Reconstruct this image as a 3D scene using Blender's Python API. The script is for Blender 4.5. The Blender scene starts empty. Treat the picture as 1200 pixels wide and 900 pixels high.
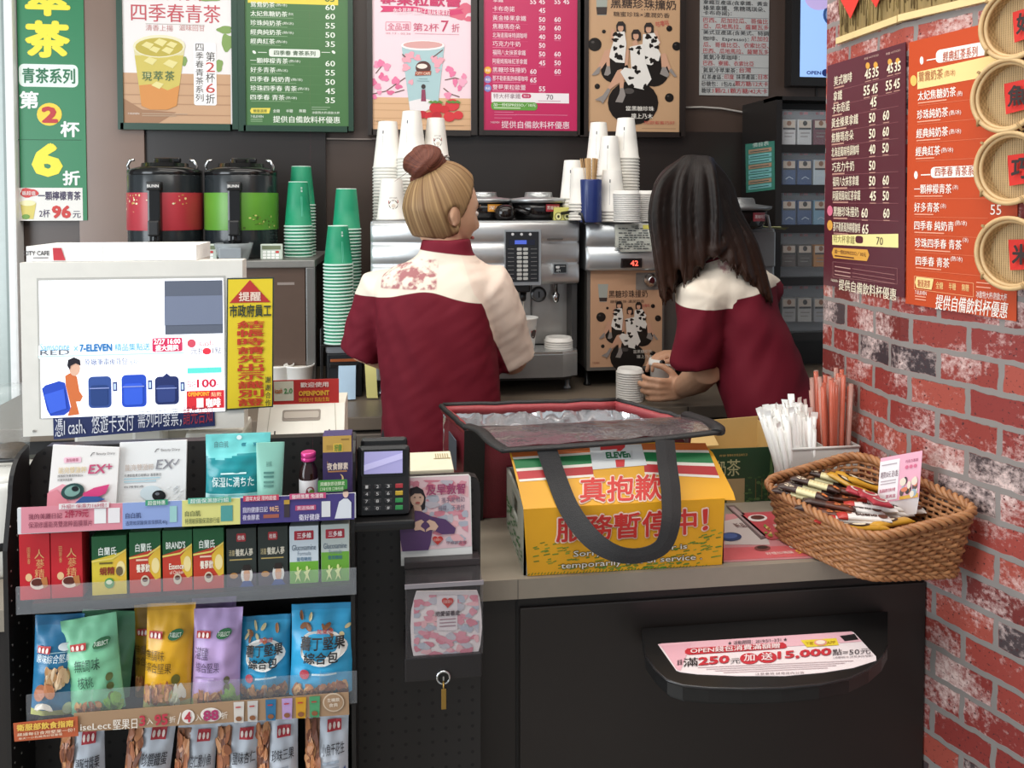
import bpy, bmesh, math, random
from mathutils import Vector, Matrix, noise
V = Vector
scene = bpy.context.scene
COL = scene.collection
rnd = random.Random(11)

# ------------------------------------------------------------------ camera
F = 1000.0                      # focal length in pixels of the 1200 x 900 frame
PPX, PPY = 600.0, 270.0         # principal point (the frame is a shifted crop)
YAW, PITCH = math.radians(7.7), math.radians(2.0)
CAM = V((0, 0, 1.5))
FWD = V((math.sin(YAW) * math.cos(PITCH), math.cos(YAW) * math.cos(PITCH), -math.sin(PITCH)))
RGT = V((math.cos(YAW), -math.sin(YAW), 0))
UPV = RGT.cross(FWD)
cd = bpy.data.cameras.new('camera')
cam = bpy.data.objects.new('camera', cd)
COL.objects.link(cam)
cam.location = CAM
cam.rotation_euler = Matrix((RGT, UPV, -FWD)).transposed().to_euler()
cd.sensor_fit = 'HORIZONTAL'
cd.sensor_width = 36.0
cd.lens = F / 1200 * 36
cd.shift_y = (PPY - 450) / 1200
cd.clip_start = 0.05
scene.camera = cam

# ------------------------------------------------------------------ light and exposure
vs = scene.view_settings
vs.view_transform = 'Standard'
vs.look = 'None'
vs.exposure = 0.15
vs.gamma = 1.0
vs.use_curve_mapping = False
world = bpy.data.worlds.new('daylight')
scene.world = world
world.use_nodes = True
world.node_tree.nodes['Background'].inputs[0].default_value = (0.86, 0.93, 1.0, 1)
world.node_tree.nodes['Background'].inputs[1].default_value = 0.5

def area(name, loc, rot, sx, sy, power, col):
	l = bpy.data.lights.new(name, 'AREA')
	l.shape = 'RECTANGLE'
	l.size, l.size_y, l.energy, l.color = sx, sy, power, col
	o = bpy.data.objects.new(name, l)
	o.location, o.rotation_euler = loc, rot
	COL.objects.link(o)

area('ceiling_lamp_front', (-0.2, 0.55, 2.72), (0, 0, 0), 2.4, 0.35, 24, (1.0, 0.97, 0.92))
area('ceiling_lamp_counter', (0.2, 1.55, 2.72), (0, 0, 0), 2.0, 0.3, 16, (1.0, 0.95, 0.88))
area('ceiling_lamp_back', (0.2, 2.35, 2.72), (0, 0, 0), 2.2, 0.25, 8.5, (1.0, 0.94, 0.86))
area('storefront_daylight', (-2.6, 0.3, 1.6), (math.radians(90), 0, math.radians(-62)), 1.8, 2.0, 70, (0.88, 0.95, 1.0))

# ------------------------------------------------------------------ pixel -> world

def ray(px, py):
	return FWD + RGT * ((px - PPX) / F) + UPV * ((PPY - py) / F)

def pd(px, py, d):
	return CAM + ray(px, py) * d

def py_(px, py, Y):
	r = ray(px, py)
	return CAM + r * (Y / r.y)

def pz(px, py, z):
	r = ray(px, py)
	return CAM + r * ((z - 1.5) / r.z)

def topix(p):
	q = V(p) - CAM
	d = q.dot(FWD)
	return PPX + F * q.dot(RGT) / d, PPY - F * q.dot(UPV) / d

# ------------------------------------------------------------------ materials

def lin(h):
	h = h.lstrip('#')
	out = []
	for i in (0, 2, 4):
		c = int(h[i:i + 2], 16) / 255
		out.append(c / 12.92 if c <= 0.04045 else ((c + 0.055) / 1.055) ** 2.4)
	return (*out, 1.0)

_mats = {}

def M(h, rough=0.55, metal=0.0, var=0.06, vs_=40.0, bump=0.0, bs=300.0, emit=0.0, trans=0.0, alpha=1.0, stretch=None, spec=0.5):
	key = (h, rough, metal, var, vs_, bump, bs, emit, trans, alpha, stretch, spec)
	if key in _mats:
		return _mats[key]
	m = bpy.data.materials.new('m_%d' % len(_mats))
	_mats[key] = m
	m.use_nodes = True
	nt = m.node_tree
	b = nt.nodes['Principled BSDF']
	c = lin(h)
	b.inputs['Base Color'].default_value = c
	b.inputs['Roughness'].default_value = rough
	b.inputs['Metallic'].default_value = metal
	b.inputs['Specular IOR Level'].default_value = spec
	if trans:
		b.inputs['Transmission Weight'].default_value = trans
	if alpha < 1:
		b.inputs['Alpha'].default_value = alpha
	if emit:
		b.inputs['Emission Color'].default_value = c
		b.inputs['Emission Strength'].default_value = emit
	if var or bump:
		tc = nt.nodes.new('ShaderNodeTexCoord')
		src = tc.outputs['Object']
		if stretch:
			mp = nt.nodes.new('ShaderNodeMapping')
			mp.inputs['Scale'].default_value = stretch
			nt.links.new(src, mp.inputs[0])
			src = mp.outputs[0]
	if var:
		n = nt.nodes.new('ShaderNodeTexNoise')
		n.inputs['Scale'].default_value = vs_
		n.inputs['Detail'].default_value = 3
		nt.links.new(src, n.inputs['Vector'])
		mx = nt.nodes.new('ShaderNodeMix')
		mx.data_type = 'RGBA'
		mx.inputs[6].default_value = tuple(x * (1 - var) for x in c[:3]) + (1,)
		mx.inputs[7].default_value = tuple(min(1, x * (1 + var)) for x in c[:3]) + (1,)
		nt.links.new(n.outputs[0], mx.inputs[0])
		nt.links.new(mx.outputs[2], b.inputs['Base Color'])
	if bump:
		n2 = nt.nodes.new('ShaderNodeTexNoise')
		n2.inputs['Scale'].default_value = bs
		n2.inputs['Detail'].default_value = 3
		nt.links.new(src, n2.inputs['Vector'])
		bp = nt.nodes.new('ShaderNodeBump')
		bp.inputs['Strength'].default_value = bump
		bp.inputs['Distance'].default_value = 0.004
		nt.links.new(n2.outputs[0], bp.inputs['Height'])
		nt.links.new(bp.outputs[0], b.inputs['Normal'])
	return m

def P(h, rough=0.5):             # flat printed ink
	return M(h, rough, var=0)

# ------------------------------------------------------------------ mesh builder

def frame_from(x, z):
	x = V(x).normalized()
	z = V(z).normalized()
	y = z.cross(x).normalized()
	x = y.cross(z)
	return Matrix((x, y, z)).transposed().to_4x4()

def rotz(a):
	return Matrix.Rotation(a, 4, 'Z')

def T(x, y=None, z=None):
	return Matrix.Translation(V(x) if y is None else V((x, y, z)))

class MB:
	def __init__(s):
		s.v, s.f, s.m, s.s, s.mats, s.uv = [], [], [], [], [], {}
		s.attr = {}

	def mi(s, mat):
		if mat not in s.mats:
			s.mats.append(mat)
		return s.mats.index(mat)

	def add(s, vs, fs, mat, smooth=False):
		o = len(s.v)
		s.v += [V(p) for p in vs]
		k = s.mi(mat)
		for f in fs:
			s.f.append([i + o for i in f])
			s.m.append(k)
			s.s.append(smooth)
		return o

	def box(s, a, b, mat, bev=0.0, Mx=None):
		a, b = V(a), V(b)
		lo = V((min(a.x, b.x), min(a.y, b.y), min(a.z, b.z)))
		hi = V((max(a.x, b.x), max(a.y, b.y), max(a.z, b.z)))
		bm = bmesh.new()
		bmesh.ops.create_cube(bm, size=1)
		c, d = (lo + hi) / 2, hi - lo
		for v in bm.verts:
			v.co = V((c.x + v.co.x * d.x, c.y + v.co.y * d.y, c.z + v.co.z * d.z))
		if bev > 0:
			bmesh.ops.bevel(bm, geom=list(bm.edges), offset=min(bev, min(d) * 0.45), segments=2, affect='EDGES', profile=0.6)
		bm.verts.index_update()
		vs = [(Mx @ v.co) if Mx else v.co.copy() for v in bm.verts]
		s.add(vs, [[v.index for v in f.verts] for f in bm.faces], mat)
		bm.free()

	def lathe(s, prof, mat, Mx=None, n=24, smooth=True, mats=None, caps=True):
		Mx = Mx or Matrix()
		base = len(s.v)
		for r, z in prof:
			for i in range(n):
				a = 2 * math.pi * i / n
				s.v.append(Mx @ V((r * math.cos(a), r * math.sin(a), z)))
		for j in range(len(prof) - 1):
			k = s.mi(mats[j] if mats else mat)
			for i in range(n):
				i2 = (i + 1) % n
				s.f.append([base + j * n + i, base + j * n + i2, base + (j + 1) * n + i2, base + (j + 1) * n + i])
				s.m.append(k)
				s.s.append(smooth)
		if caps:
			s.f.append([base + i for i in range(n)][::-1])
			s.m.append(s.mi(mats[0] if mats else mat))
			s.s.append(False)
			e = base + (len(prof) - 1) * n
			s.f.append([e + i for i in range(n)])
			s.m.append(s.mi(mats[-1] if mats else mat))
			s.s.append(False)

	def tube(s, pts, r, mat, n=8, smooth=True, closed=False, flat=1.0, up=None, round_ends=False):
		pts = [V(p) for p in pts]
		rs = list(r) if isinstance(r, (list, tuple)) else [r] * len(pts)
		if round_ends and not closed:
			d0 = (pts[0] - pts[1]).normalized()
			d1 = (pts[-1] - pts[-2]).normalized()
			a, b = pts[0], pts[-1]
			ra, rb = rs[0], rs[-1]
			pts = [a + d0 * ra * .95, a + d0 * ra * .6] + pts + [b + d1 * rb * .6, b + d1 * rb * .95]
			rs = [ra * .3, ra * .8] + rs + [rb * .8, rb * .3]
		N = len(pts)
		base = len(s.v)
		t0 = (pts[1] - pts[0]).normalized()
		nrm = V(up) if up is not None else t0.orthogonal()
		for i, p in enumerate(pts):
			if closed:
				t = (pts[(i + 1) % N] - pts[i - 1]).normalized()
			else:
				t = (pts[min(i + 1, N - 1)] - pts[max(i - 1, 0)]).normalized()
			nrm = (nrm - t * nrm.dot(t))
			nrm = nrm.normalized() if nrm.length > 1e-6 else t.orthogonal().normalized()
			bn = t.cross(nrm)
			for k in range(n):
				a = 2 * math.pi * k / n
				s.v.append(p + nrm * (math.cos(a) * rs[i] * flat) + bn * (math.sin(a) * rs[i]))
		k = s.mi(mat)
		for i in range(N if closed else N - 1):
			j = (i + 1) % N
			for q in range(n):
				q2 = (q + 1) % n
				s.f.append([base + i * n + q, base + i * n + q2, base + j * n + q2, base + j * n + q])
				s.m.append(k)
				s.s.append(smooth)
		if not closed:
			s.f.append([base + q for q in range(n)][::-1])
			s.f.append([base + (N - 1) * n + q for q in range(n)])
			s.m += [k, k]
			s.s += [False, False]

	def prism(s, poly, up, mat, smooth=False):      # poly: world points in one plane, up: extrusion vector
		poly = [V(p) for p in poly]
		n = len(poly)
		up = V(up)
		nn = sum(((poly[i] - poly[0]).cross(poly[(i + 1) % n] - poly[0]) for i in range(n)), V())
		if nn.dot(up) < 0:
			poly.reverse()
		vs = poly + [p + up for p in poly]
		fs = [list(range(n))[::-1], list(range(n, 2 * n))] + [[i, (i + 1) % n, n + (i + 1) % n, n + i] for i in range(n)]
		s.add(vs, fs, mat, smooth)

	def grid(s, rows, mat, smooth=True, cyc=False):
		base = len(s.v)
		w = len(rows[0])
		for r_ in rows:
			s.v += [V(p) for p in r_]
		for j in range(len(rows) - 1):
			for i in range(w if cyc else w - 1):
				i2 = (i + 1) % w
				s.f.append([base + j * w + i, base + j * w + i2, base + (j + 1) * w + i2, base + (j + 1) * w + i])
				s.m.append(s.mi(mat(i, j) if callable(mat) else mat))
				s.s.append(smooth)

	def build(s, name, parent=None, local=False, label=None, cat=None, group=None, kind=None, smooth=None):
		if not s.v:
			s.v = [V((0, 0, 0))]
		me = bpy.data.meshes.new(name)
		loc = V((0, 0, 0))
		vs = s.v
		if parent is not None and not local:
			inv = wmat(parent).inverted()
			vs = [inv @ p for p in vs]
		elif parent is None and not local:
			xs, ys, zs = [p.x for p in vs], [p.y for p in vs], [p.z for p in vs]
			loc = V(((min(xs) + max(xs)) / 2, (min(ys) + max(ys)) / 2, min(zs)))
			vs = [p - loc for p in vs]
		me.from_pydata([tuple(p) for p in vs], [], s.f)
		for m in s.mats:
			me.materials.append(m)
		me.polygons.foreach_set('material_index', s.m)
		me.polygons.foreach_set('use_smooth', [True] * len(s.f) if smooth else s.s)
		if s.uv:
			ul = me.uv_layers.new(name='UVMap')
			for p in me.polygons:
				for li in p.loop_indices:
					ul.data[li].uv = s.uv.get(me.loops[li].vertex_index, (0, 0))
		for k, vals in s.attr.items():
			a = me.attributes.new(k, 'FLOAT', 'POINT')
			a.data.foreach_set('value', vals)
		me.update()
		o = bpy.data.objects.new(name, me)
		COL.objects.link(o)
		o.location = loc
		if parent is not None:
			o.parent = parent
		tag(o, label, cat, group, kind)
		return o

def tag(o, label=None, cat=None, group=None, kind=None):
	for k, v in (('label', label), ('category', cat), ('group', group), ('kind', kind)):
		if v:
			o[k] = v
	return o

def wmat(o):
	m = Matrix.LocRotScale(o.location, o.rotation_euler, o.scale)
	return wmat(o.parent) @ m if o.parent else m

def thing(name, label, cat, loc=(0, 0, 0), rz=0.0, group=None):
	o = bpy.data.objects.new(name, None)
	o.empty_display_size = 0.05
	COL.objects.link(o)
	o.location = loc
	o.rotation_euler = (0, 0, rz)
	return tag(o, label, cat, group)

def copy_tree(o, parent=None, **kw):
	c = o.copy()
	COL.objects.link(c)
	if parent is not None:
		c.parent = parent
	for k, v in kw.items():
		if k == 'loc':
			c.location = v
		elif k == 'rot':
			c.rotation_euler = v
		elif v:
			c[k] = v
	for ch in KIDS.get(o.name, []):
		copy_tree(ch, c)
	return c

KIDS = {}

def kid(parent, child):
	KIDS.setdefault(parent.name, []).append(child)
	return child

def remesh(mb, voxel, smooth=4, factor=0.5):
	"""the closed shapes of a builder fused into one continuous skin: (verts, faces)"""
	me = bpy.data.meshes.new('tmp')
	me.from_pydata([tuple(p) for p in mb.v], [], mb.f)
	o = bpy.data.objects.new('tmp', me)
	COL.objects.link(o)
	r = o.modifiers.new('r', 'REMESH')
	r.mode = 'VOXEL'
	r.voxel_size = voxel
	if smooth:
		q = o.modifiers.new('s', 'SMOOTH')
		q.iterations = smooth
		q.factor = factor
	dg = bpy.context.evaluated_depsgraph_get()
	m2 = bpy.data.meshes.new_from_object(o.evaluated_get(dg))
	vs = [v.co.copy() for v in m2.vertices]
	fs = [list(p.vertices) for p in m2.polygons]
	ns = [v.normal.copy() for v in m2.vertices]
	bpy.data.objects.remove(o)
	bpy.data.meshes.remove(me)
	bpy.data.meshes.remove(m2)
	return vs, fs, ns

# ------------------------------------------------------------------ print and lettering on surfaces
_glyph = {}

def glyphs(s, bold=0.0, res=2):
	k = (s, bold, res)
	if k not in _glyph:
		c = bpy.data.curves.new('t', 'FONT')
		c.body = s
		c.resolution_u = res
		o = bpy.data.objects.new('t', c)
		COL.objects.link(o)
		dg = bpy.context.evaluated_depsgraph_get()
		m = bpy.data.meshes.new_from_object(o.evaluated_get(dg))
		vs = [(v.co.x, v.co.y, 0) for v in m.vertices]
		fs = [list(p.vertices) for p in m.polygons]
		bpy.data.objects.remove(o)
		bpy.data.curves.remove(c)
		bpy.data.meshes.remove(m)
		if bold and vs:
			sh = [(bold, 0), (-bold, 0)] if bold < .014 else [(bold * math.cos(a), bold * math.sin(a)) for a in [math.pi * q_ / 4 for q_ in range(8)]]
			nv = len(vs)
			f0 = fs
			fs = [[i + nv * k for i in f] for k in range(len(sh)) for f in f0]
			vs = [(x + a, y + b, .07 * k) for k, (a, b) in enumerate(sh) for x, y, _ in vs]
		if vs:
			x0, x1 = min(v[0] for v in vs), max(v[0] for v in vs)
			y0, y1 = min(v[1] for v in vs), max(v[1] for v in vs)
			vs = [((a - x0) / max(1e-6, x1 - x0), (y1 - b) / max(1e-6, y1 - y0), k) for a, b, k in vs]
		_glyph[k] = (vs, fs)
	return _glyph[k]

LAY = 0.0005

class Surf:
	"""a printable surface; units u (right) and v (down); pos(u, v, off) gives the world point"""
	lay = LAY
	cnt = 0

	def eps(s, layer):            # shapes of one layer never share a plane
		s.cnt += 1
		return s.lay * (layer + (s.cnt % 40) * .012)

	def poly(s, mb, pts, mat, layer=1):
		e = s.eps(layer)
		mb.add([s.pos(u, v, e) for u, v in pts][::-1], [list(range(len(pts)))], mat)

	def rect(s, mb, u0, v0, u1, v1, mat, layer=1, nx=1, ny=1):
		e = s.eps(layer)
		rows = [[s.rpos(u0, v0, u1, v1, i / nx, j / ny, e) for i in range(nx + 1)] for j in range(ny + 1)]
		mb.grid([r_[::-1] for r_ in rows], mat, smooth=False)

	def rpos(s, u0, v0, u1, v1, a, b, off):
		return s.pos(u0 + (u1 - u0) * a, v0 + (v1 - v0) * b, off)

	def rrect(s, mb, u0, v0, u1, v1, r, mat, layer=1, n=4):
		ar = abs(v1 - v0)
		pts = []
		for cx, cy, a0 in ((1 - r, r, -90), (1 - r, 1 - r, 0), (r, 1 - r, 90), (r, r, 180)):
			pass
		ru, rv = r, r
		for cx, cy, a0 in ((u1 - ru, v0 + rv, -90), (u1 - ru, v1 - rv, 0), (u0 + ru, v1 - rv, 90), (u0 + ru, v0 + rv, 180)):
			for k in range(n + 1):
				a = math.radians(a0 + 90 * k / n)
				pts.append((cx + ru * math.cos(a), cy + rv * math.sin(a)))
		e = s.eps(layer)
		vv = [s.rpos(u0, v0, u1, v1, (x - u0) / (u1 - u0), (y - v0) / (v1 - v0), e) for x, y in pts]
		mb.add(vv[::-1], [list(range(len(vv)))], mat)

	def ell(s, mb, cu, cv, ru, rv, mat, layer=1, n=20, rot=0.0, wob=0.0):
		pts = []
		for k in range(n):
			a = 2 * math.pi * k / n
			w = 1 + wob * math.sin(3 * a + cu) + wob * .6 * math.sin(5 * a + cv)
			x, y = ru * math.cos(a) * w, rv * math.sin(a) * w
			pts.append((cu + x * math.cos(rot) - y * math.sin(rot), cv + x * math.sin(rot) + y * math.cos(rot)))
		s.poly(mb, pts, mat, layer)

	def line(s, mb, pts, w, mat, layer=1):
		for (x0, y0), (x1, y1) in zip(pts, pts[1:]):
			L = math.hypot(x1 - x0, y1 - y0) or 1
			nx, ny = -(y1 - y0) / L * w / 2, (x1 - x0) / L * w / 2
			s.poly(mb, [(x0 + nx, y0 + ny), (x0 - nx, y0 - ny), (x1 - nx, y1 - ny), (x1 + nx, y1 + ny)], mat, layer)

	def text(s, mb, t, u0, v0, u1, v1, mat, layer=2, bold=0.0, slant=0.0, rot=0.0):
		vs, fs = glyphs(t, bold)
		out = []
		cr, sr = math.cos(rot), math.sin(rot)
		for a, b, kk in vs:
			a2 = a + slant * (1 - b)
			if rot:
				x, y = (a2 - .5) * (u1 - u0), (b - .5) * (v1 - v0)
				out.append(s.pos((u0 + u1) / 2 + x * cr - y * sr, (v0 + v1) / 2 + x * sr + y * cr, s.lay * (layer + kk)))
			else:
				out.append(s.rpos(u0, v0, u1, v1, a2, b, s.lay * (layer + kk)))
		mb.add(out, fs, mat)

	def vtext(s, mb, t, u0, v0, u1, v1, mat, layer=2, bold=0.0):
		h = (v1 - v0) / len(t)
		for i, ch in enumerate(t):
			s.text(mb, ch, u0, v0 + h * i + h * .06, u1, v0 + h * (i + .94), mat, layer, bold)

class Px(Surf):
	"""a real plane (point o, normal n) addressed by photo coordinates of a crop; u, v are crop units"""

	def __init__(s, o, n, crop=(0, 0, 1200, 900), size=None):
		s.o, s.n = V(o), V(n).normalized()
		if s.n.dot(CAM - s.o) < 0:
			s.n = -s.n
		s.c = crop
		s.k = ((crop[2] - crop[0]) / size[0], (crop[3] - crop[1]) / size[1]) if size else (1, 1)
		up = V((0, 0, 1)) if abs(s.n.z) < 0.9 else V((0, 1, 0))
		s.tx = up.cross(s.n).normalized()
		s.ty = s.n.cross(s.tx)

	def pxof(s, u, v):
		return s.c[0] + u * s.k[0], s.c[1] + v * s.k[1]

	def pos(s, u, v, off=0.0):
		r = ray(*s.pxof(u, v))
		return CAM + r * ((s.o - CAM).dot(s.n) / r.dot(s.n)) + s.n * off

	def abc(s, u0, v0, u1, v1):
		key = (u0, v0, u1, v1)
		A = s.pos(u0, v0)
		v = v0
		for _ in range(4):
			B = s.pos(u1, v)
			e = (B - A).dot(s.ty)
			d = (s.pos(u1, v + 1) - B).dot(s.ty)
			v -= e / d
		C = s.pos(u0, v1)
		C = A + s.ty * (C - A).dot(s.ty)
		return A, s.pos(u1, v), C

	def rpos(s, u0, v0, u1, v1, a, b, off):
		k = (u0, v0, u1, v1)
		if getattr(s, '_k', None) != k:
			s._k, s._abc = k, s.abc(u0, v0, u1, v1)
		A, B, C = s._abc
		return A + (B - A) * a + (C - A) * b + s.n * off

	def slab(s, mb, u0, v0, u1, v1, thick, mat, off=0.0, bev=0.0):
		"""a board whose front lies in the plane (moved by off), thick behind it"""
		A, B, C = s.abc(u0, v0, u1, v1)
		D = B + (C - A)
		mb.prism([p + s.n * off for p in (A, B, D, C)], -s.n * thick, mat)

class Quad(Surf):
	"""a flat panel given by three world corners: A top left, B top right, C bottom left; units w x h"""

	def __init__(s, A, B, C, w=1.0, h=1.0):
		s.A, s.B, s.C, s.w, s.h = V(A), V(B), V(C), w, h
		s.n = (s.C - s.A).cross(s.B - s.A).normalized()

	def pos(s, u, v, off=0.0):
		return s.A + (s.B - s.A) * (u / s.w) + (s.C - s.A) * (v / s.h) + s.n * off

class Fn(Surf):
	def __init__(s, fn):
		s.pos = fn

def merge_into(ob, *mbs):
	"""adds printed marks (surface pattern) to the mesh of the part that carries them"""
	me = ob.data
	inv = wmat(ob).inverted()
	vs = [v.co.copy() for v in me.vertices]
	fs = [list(p.vertices) for p in me.polygons]
	mi = [p.material_index for p in me.polygons]
	sm = [p.use_smooth for p in me.polygons]
	mats = list(me.materials)
	for mb in mbs:
		base = len(vs)
		vs += [inv @ p for p in mb.v]
		loc = []
		for m in mb.mats:
			if m not in mats:
				mats.append(m)
			loc.append(mats.index(m))
		fs += [[i + base for i in f] for f in mb.f]
		mi += [loc[k] for k in mb.m]
		sm += mb.s
	m2 = bpy.data.meshes.new(me.name)
	m2.from_pydata([tuple(p) for p in vs], [], fs)
	for m in mats:
		m2.materials.append(m)
	m2.polygons.foreach_set('material_index', mi)
	m2.polygons.foreach_set('use_smooth', sm)
	m2.update()
	ob.data = m2

def fin(S, ob, pr, le=None):
	merge_into(ob, *[m for m in (pr, le) if m is not None and m.v])

# ================================================================== the setting
YW = 3.02                                   # back wall
CF = pz(607, 679, 0.9).y                    # front of the customer counter
CB = CF + 0.47
BZ = 0.93
BF = pz(720, 479, BZ).y                     # front of the worktop along the back wall

mb = MB()
mb.box((-4, -2.5, -0.1), (4, YW + .2, 0), M('#9a948b', .35, var=.08, vs_=3))
mb.build('floor', kind='structure')
mb = MB()
mb.box((-4, -2.5, 2.8), (4, YW + .2, 2.9), M('#d9d7d2', .8))
mb.build('ceiling', kind='structure')
wallbrown = M('#4b3d36', .38, var=.07, vs_=6)
mb = MB()
mb.box((-4, YW, 0), (4, YW + .15, 2.8), wallbrown)
for x in (-.62, .02, 1.55):
	mb.box((x, YW - .004, 0), (x + .006, YW, 2.8), M('#2e2622', .4))
mb.build('wall_back', kind='structure')
# glossy brown facing at the left and the dark splash panels
mb = MB()
a, b = py_(98, 310, YW), py_(174, 310, YW)
mb.box((a.x, YW - .03, BZ), (b.x, YW + .01, 2.8), M('#7f695d', .22, var=.1, vs_=4))
mb.build('trim_1', kind='structure')
mb = MB()
for x0, x1 in ((174, 383), (470, 870)):
	a, b = py_(x0, 300, YW), py_(x1, 300, YW)
	mb.box((a.x, YW - .018, BZ), (b.x, YW + .01, py_(x0, 151, YW).z), M('#2c2725', .3, var=.1, vs_=5))
mb.build('trim_2', kind='structure')
mb = MB()
for x0, x1, y in ((383, 436, 163), (436, 442, 163)):
	a, b = py_(x0, y, YW), py_(x1, y, YW)
	mb.box((a.x, YW - .012, a.z - .002), (b.x, YW, a.z + .003), M('#8d8078', .3))
mb.build('trim_3', kind='structure')

# white pillar at the left, with a pale glazed edge
mb = MB()
PY = YW - .06
a, b = py_(8, 250, PY), py_(19, 250, PY)
mb.box((a.x, PY, 0), (b.x, YW, 2.8), M('#f1f2f1', .45), .008)
mb.build('wall_left', kind='structure')
mb = MB()
c = py_(-40, 250, PY)
mb.box((c.x, YW - .03, 0), (a.x, YW, 2.8), M('#b9c4c0', .25))
mb.box((a.x - .012, YW - .045, 0), (a.x, YW, 2.8), M('#8c9793', .4))
mb.build('trim_4', kind='structure')

def brick_material():
	m = bpy.data.materials.new('brick_wallpaper')
	m.use_nodes = True
	nt = m.node_tree
	N, L = nt.nodes.new, nt.links.new
	b = nt.nodes['Principled BSDF']
	uv = N('ShaderNodeUVMap')
	nz = N('ShaderNodeTexNoise')
	nz.inputs['Scale'].default_value = 38
	nz.inputs['Detail'].default_value = 4
	L(uv.outputs[0], nz.inputs['Vector'])
	sub = N('ShaderNodeVectorMath')
	sub.operation = 'SUBTRACT'
	sub.inputs[1].default_value = (.5, .5, .5)
	L(nz.outputs['Color'], sub.inputs[0])
	sc = N('ShaderNodeVectorMath')
	sc.operation = 'SCALE'
	sc.inputs['Scale'].default_value = .009
	L(sub.outputs[0], sc.inputs[0])
	ad = N('ShaderNodeVectorMath')
	L(uv.outputs[0], ad.inputs[0])
	L(sc.outputs[0], ad.inputs[1])
	br = N('ShaderNodeTexBrick')
	br.offset = .5
	br.inputs['Scale'].default_value = 1
	br.inputs['Brick Width'].default_value = .112
	br.inputs['Row Height'].default_value = .0505
	br.inputs['Mortar Size'].default_value = .0055
	br.inputs['Mortar Smooth'].default_value = .25
	br.inputs['Bias'].default_value = 0
	br.inputs['Color1'].default_value = (0, 0, 0, 1)
	br.inputs['Color2'].default_value = (1, 1, 1, 1)
	br.inputs['Mortar'].default_value = (.5, .5, .5, 1)
	L(ad.outputs[0], br.inputs['Vector'])
	ramp = N('ShaderNodeValToRGB')
	cr = ramp.color_ramp
	cr.interpolation = 'CONSTANT'
	cols = [(0, '#3a2f33'), (.14, '#86302b'), (.34, '#963d34'), (.5, '#6f2824'), (.64, '#a0483b'), (.82, '#8b352d'), (.93, '#45393b')]
	cr.elements[0].position = 0
	cr.elements[0].color = lin(cols[0][1])
	cr.elements[1].position = cols[1][0]
	cr.elements[1].color = lin(cols[1][1])
	for p, c in cols[2:]:
		e = cr.elements.new(p)
		e.color = lin(c)
	L(br.outputs['Color'], ramp.inputs[0])
	# whitewash worn into patches
	n2 = N('ShaderNodeTexNoise')
	n2.inputs['Scale'].default_value = 9
	n2.inputs['Detail'].default_value = 1
	L(uv.outputs[0], n2.inputs['Vector'])
	n3 = N('ShaderNodeTexNoise')
	n3.inputs['Scale'].default_value = 90
	n3.inputs['Detail'].default_value = 6
	n3.inputs['Roughness'].default_value = .7
	L(uv.outputs[0], n3.inputs['Vector'])
	mu = N('ShaderNodeMath')
	mu.operation = 'ADD'
	L(n2.outputs[0], mu.inputs[0])
	L(n3.outputs[0], mu.inputs[1])
	mr = N('ShaderNodeMapRange')
	mr.inputs['From Min'].default_value = 1.0
	mr.inputs['From Max'].default_value = 1.3
	L(mu.outputs[0], mr.inputs[0])
	wmx = N('ShaderNodeMix')
	wmx.data_type = 'RGBA'
	wmx.inputs[7].default_value = lin('#dcc3bd')
	L(mr.outputs[0], wmx.inputs[0])
	L(ramp.outputs[0], wmx.inputs[6])
	# dark pits
	n4 = N('ShaderNodeTexNoise')
	n4.inputs['Scale'].default_value = 190
	n4.inputs['Detail'].default_value = 2
	L(uv.outputs[0], n4.inputs['Vector'])
	mr2 = N('ShaderNodeMapRange')
	mr2.inputs['From Min'].default_value = .62
	mr2.inputs['From Max'].default_value = .7
	L(n4.outputs[0], mr2.inputs[0])
	pmx = N('ShaderNodeMix')
	pmx.data_type = 'RGBA'
	pmx.inputs[7].default_value = lin('#4a1f20')
	L(mr2.outputs[0], pmx.inputs[0])
	L(wmx.outputs[2], pmx.inputs[6])
	fm = N('ShaderNodeMix')
	fm.data_type = 'RGBA'
	fm.inputs[7].default_value = lin('#87807c')
	L(br.outputs['Fac'], fm.inputs[0])
	L(pmx.outputs[2], fm.inputs[6])
	L(fm.outputs[2], b.inputs['Base Color'])
	b.inputs['Roughness'].default_value = .5
	bp = N('ShaderNodeBump')
	bp.inputs['Strength'].default_value = .25
	bp.inputs['Distance'].default_value = .003
	inv = N('ShaderNodeMath')
	inv.operation = 'SUBTRACT'
	inv.inputs[0].default_value = 1
	L(br.outputs['Fac'], inv.inputs[1])
	L(inv.outputs[0], bp.inputs['Height'])
	L(bp.outputs[0], b.inputs['Normal'])
	return m

# brick-papered column at the right: a face square to the counter, then one that flares towards the camera
WA = pz(1133, 668, .9)
WA.z = 0
WD = V((-.29, .957, 0)).normalized()          # along the flared face, away from the camera

def col_hit(px, o, d):                        # where the vertical plane of pixel column px meets the plan line o + t d
	r = ray(px, 270)
	t = (o.x * r.y - o.y * r.x) / (d.y * r.x - d.x * r.y)
	return o + d * t

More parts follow.
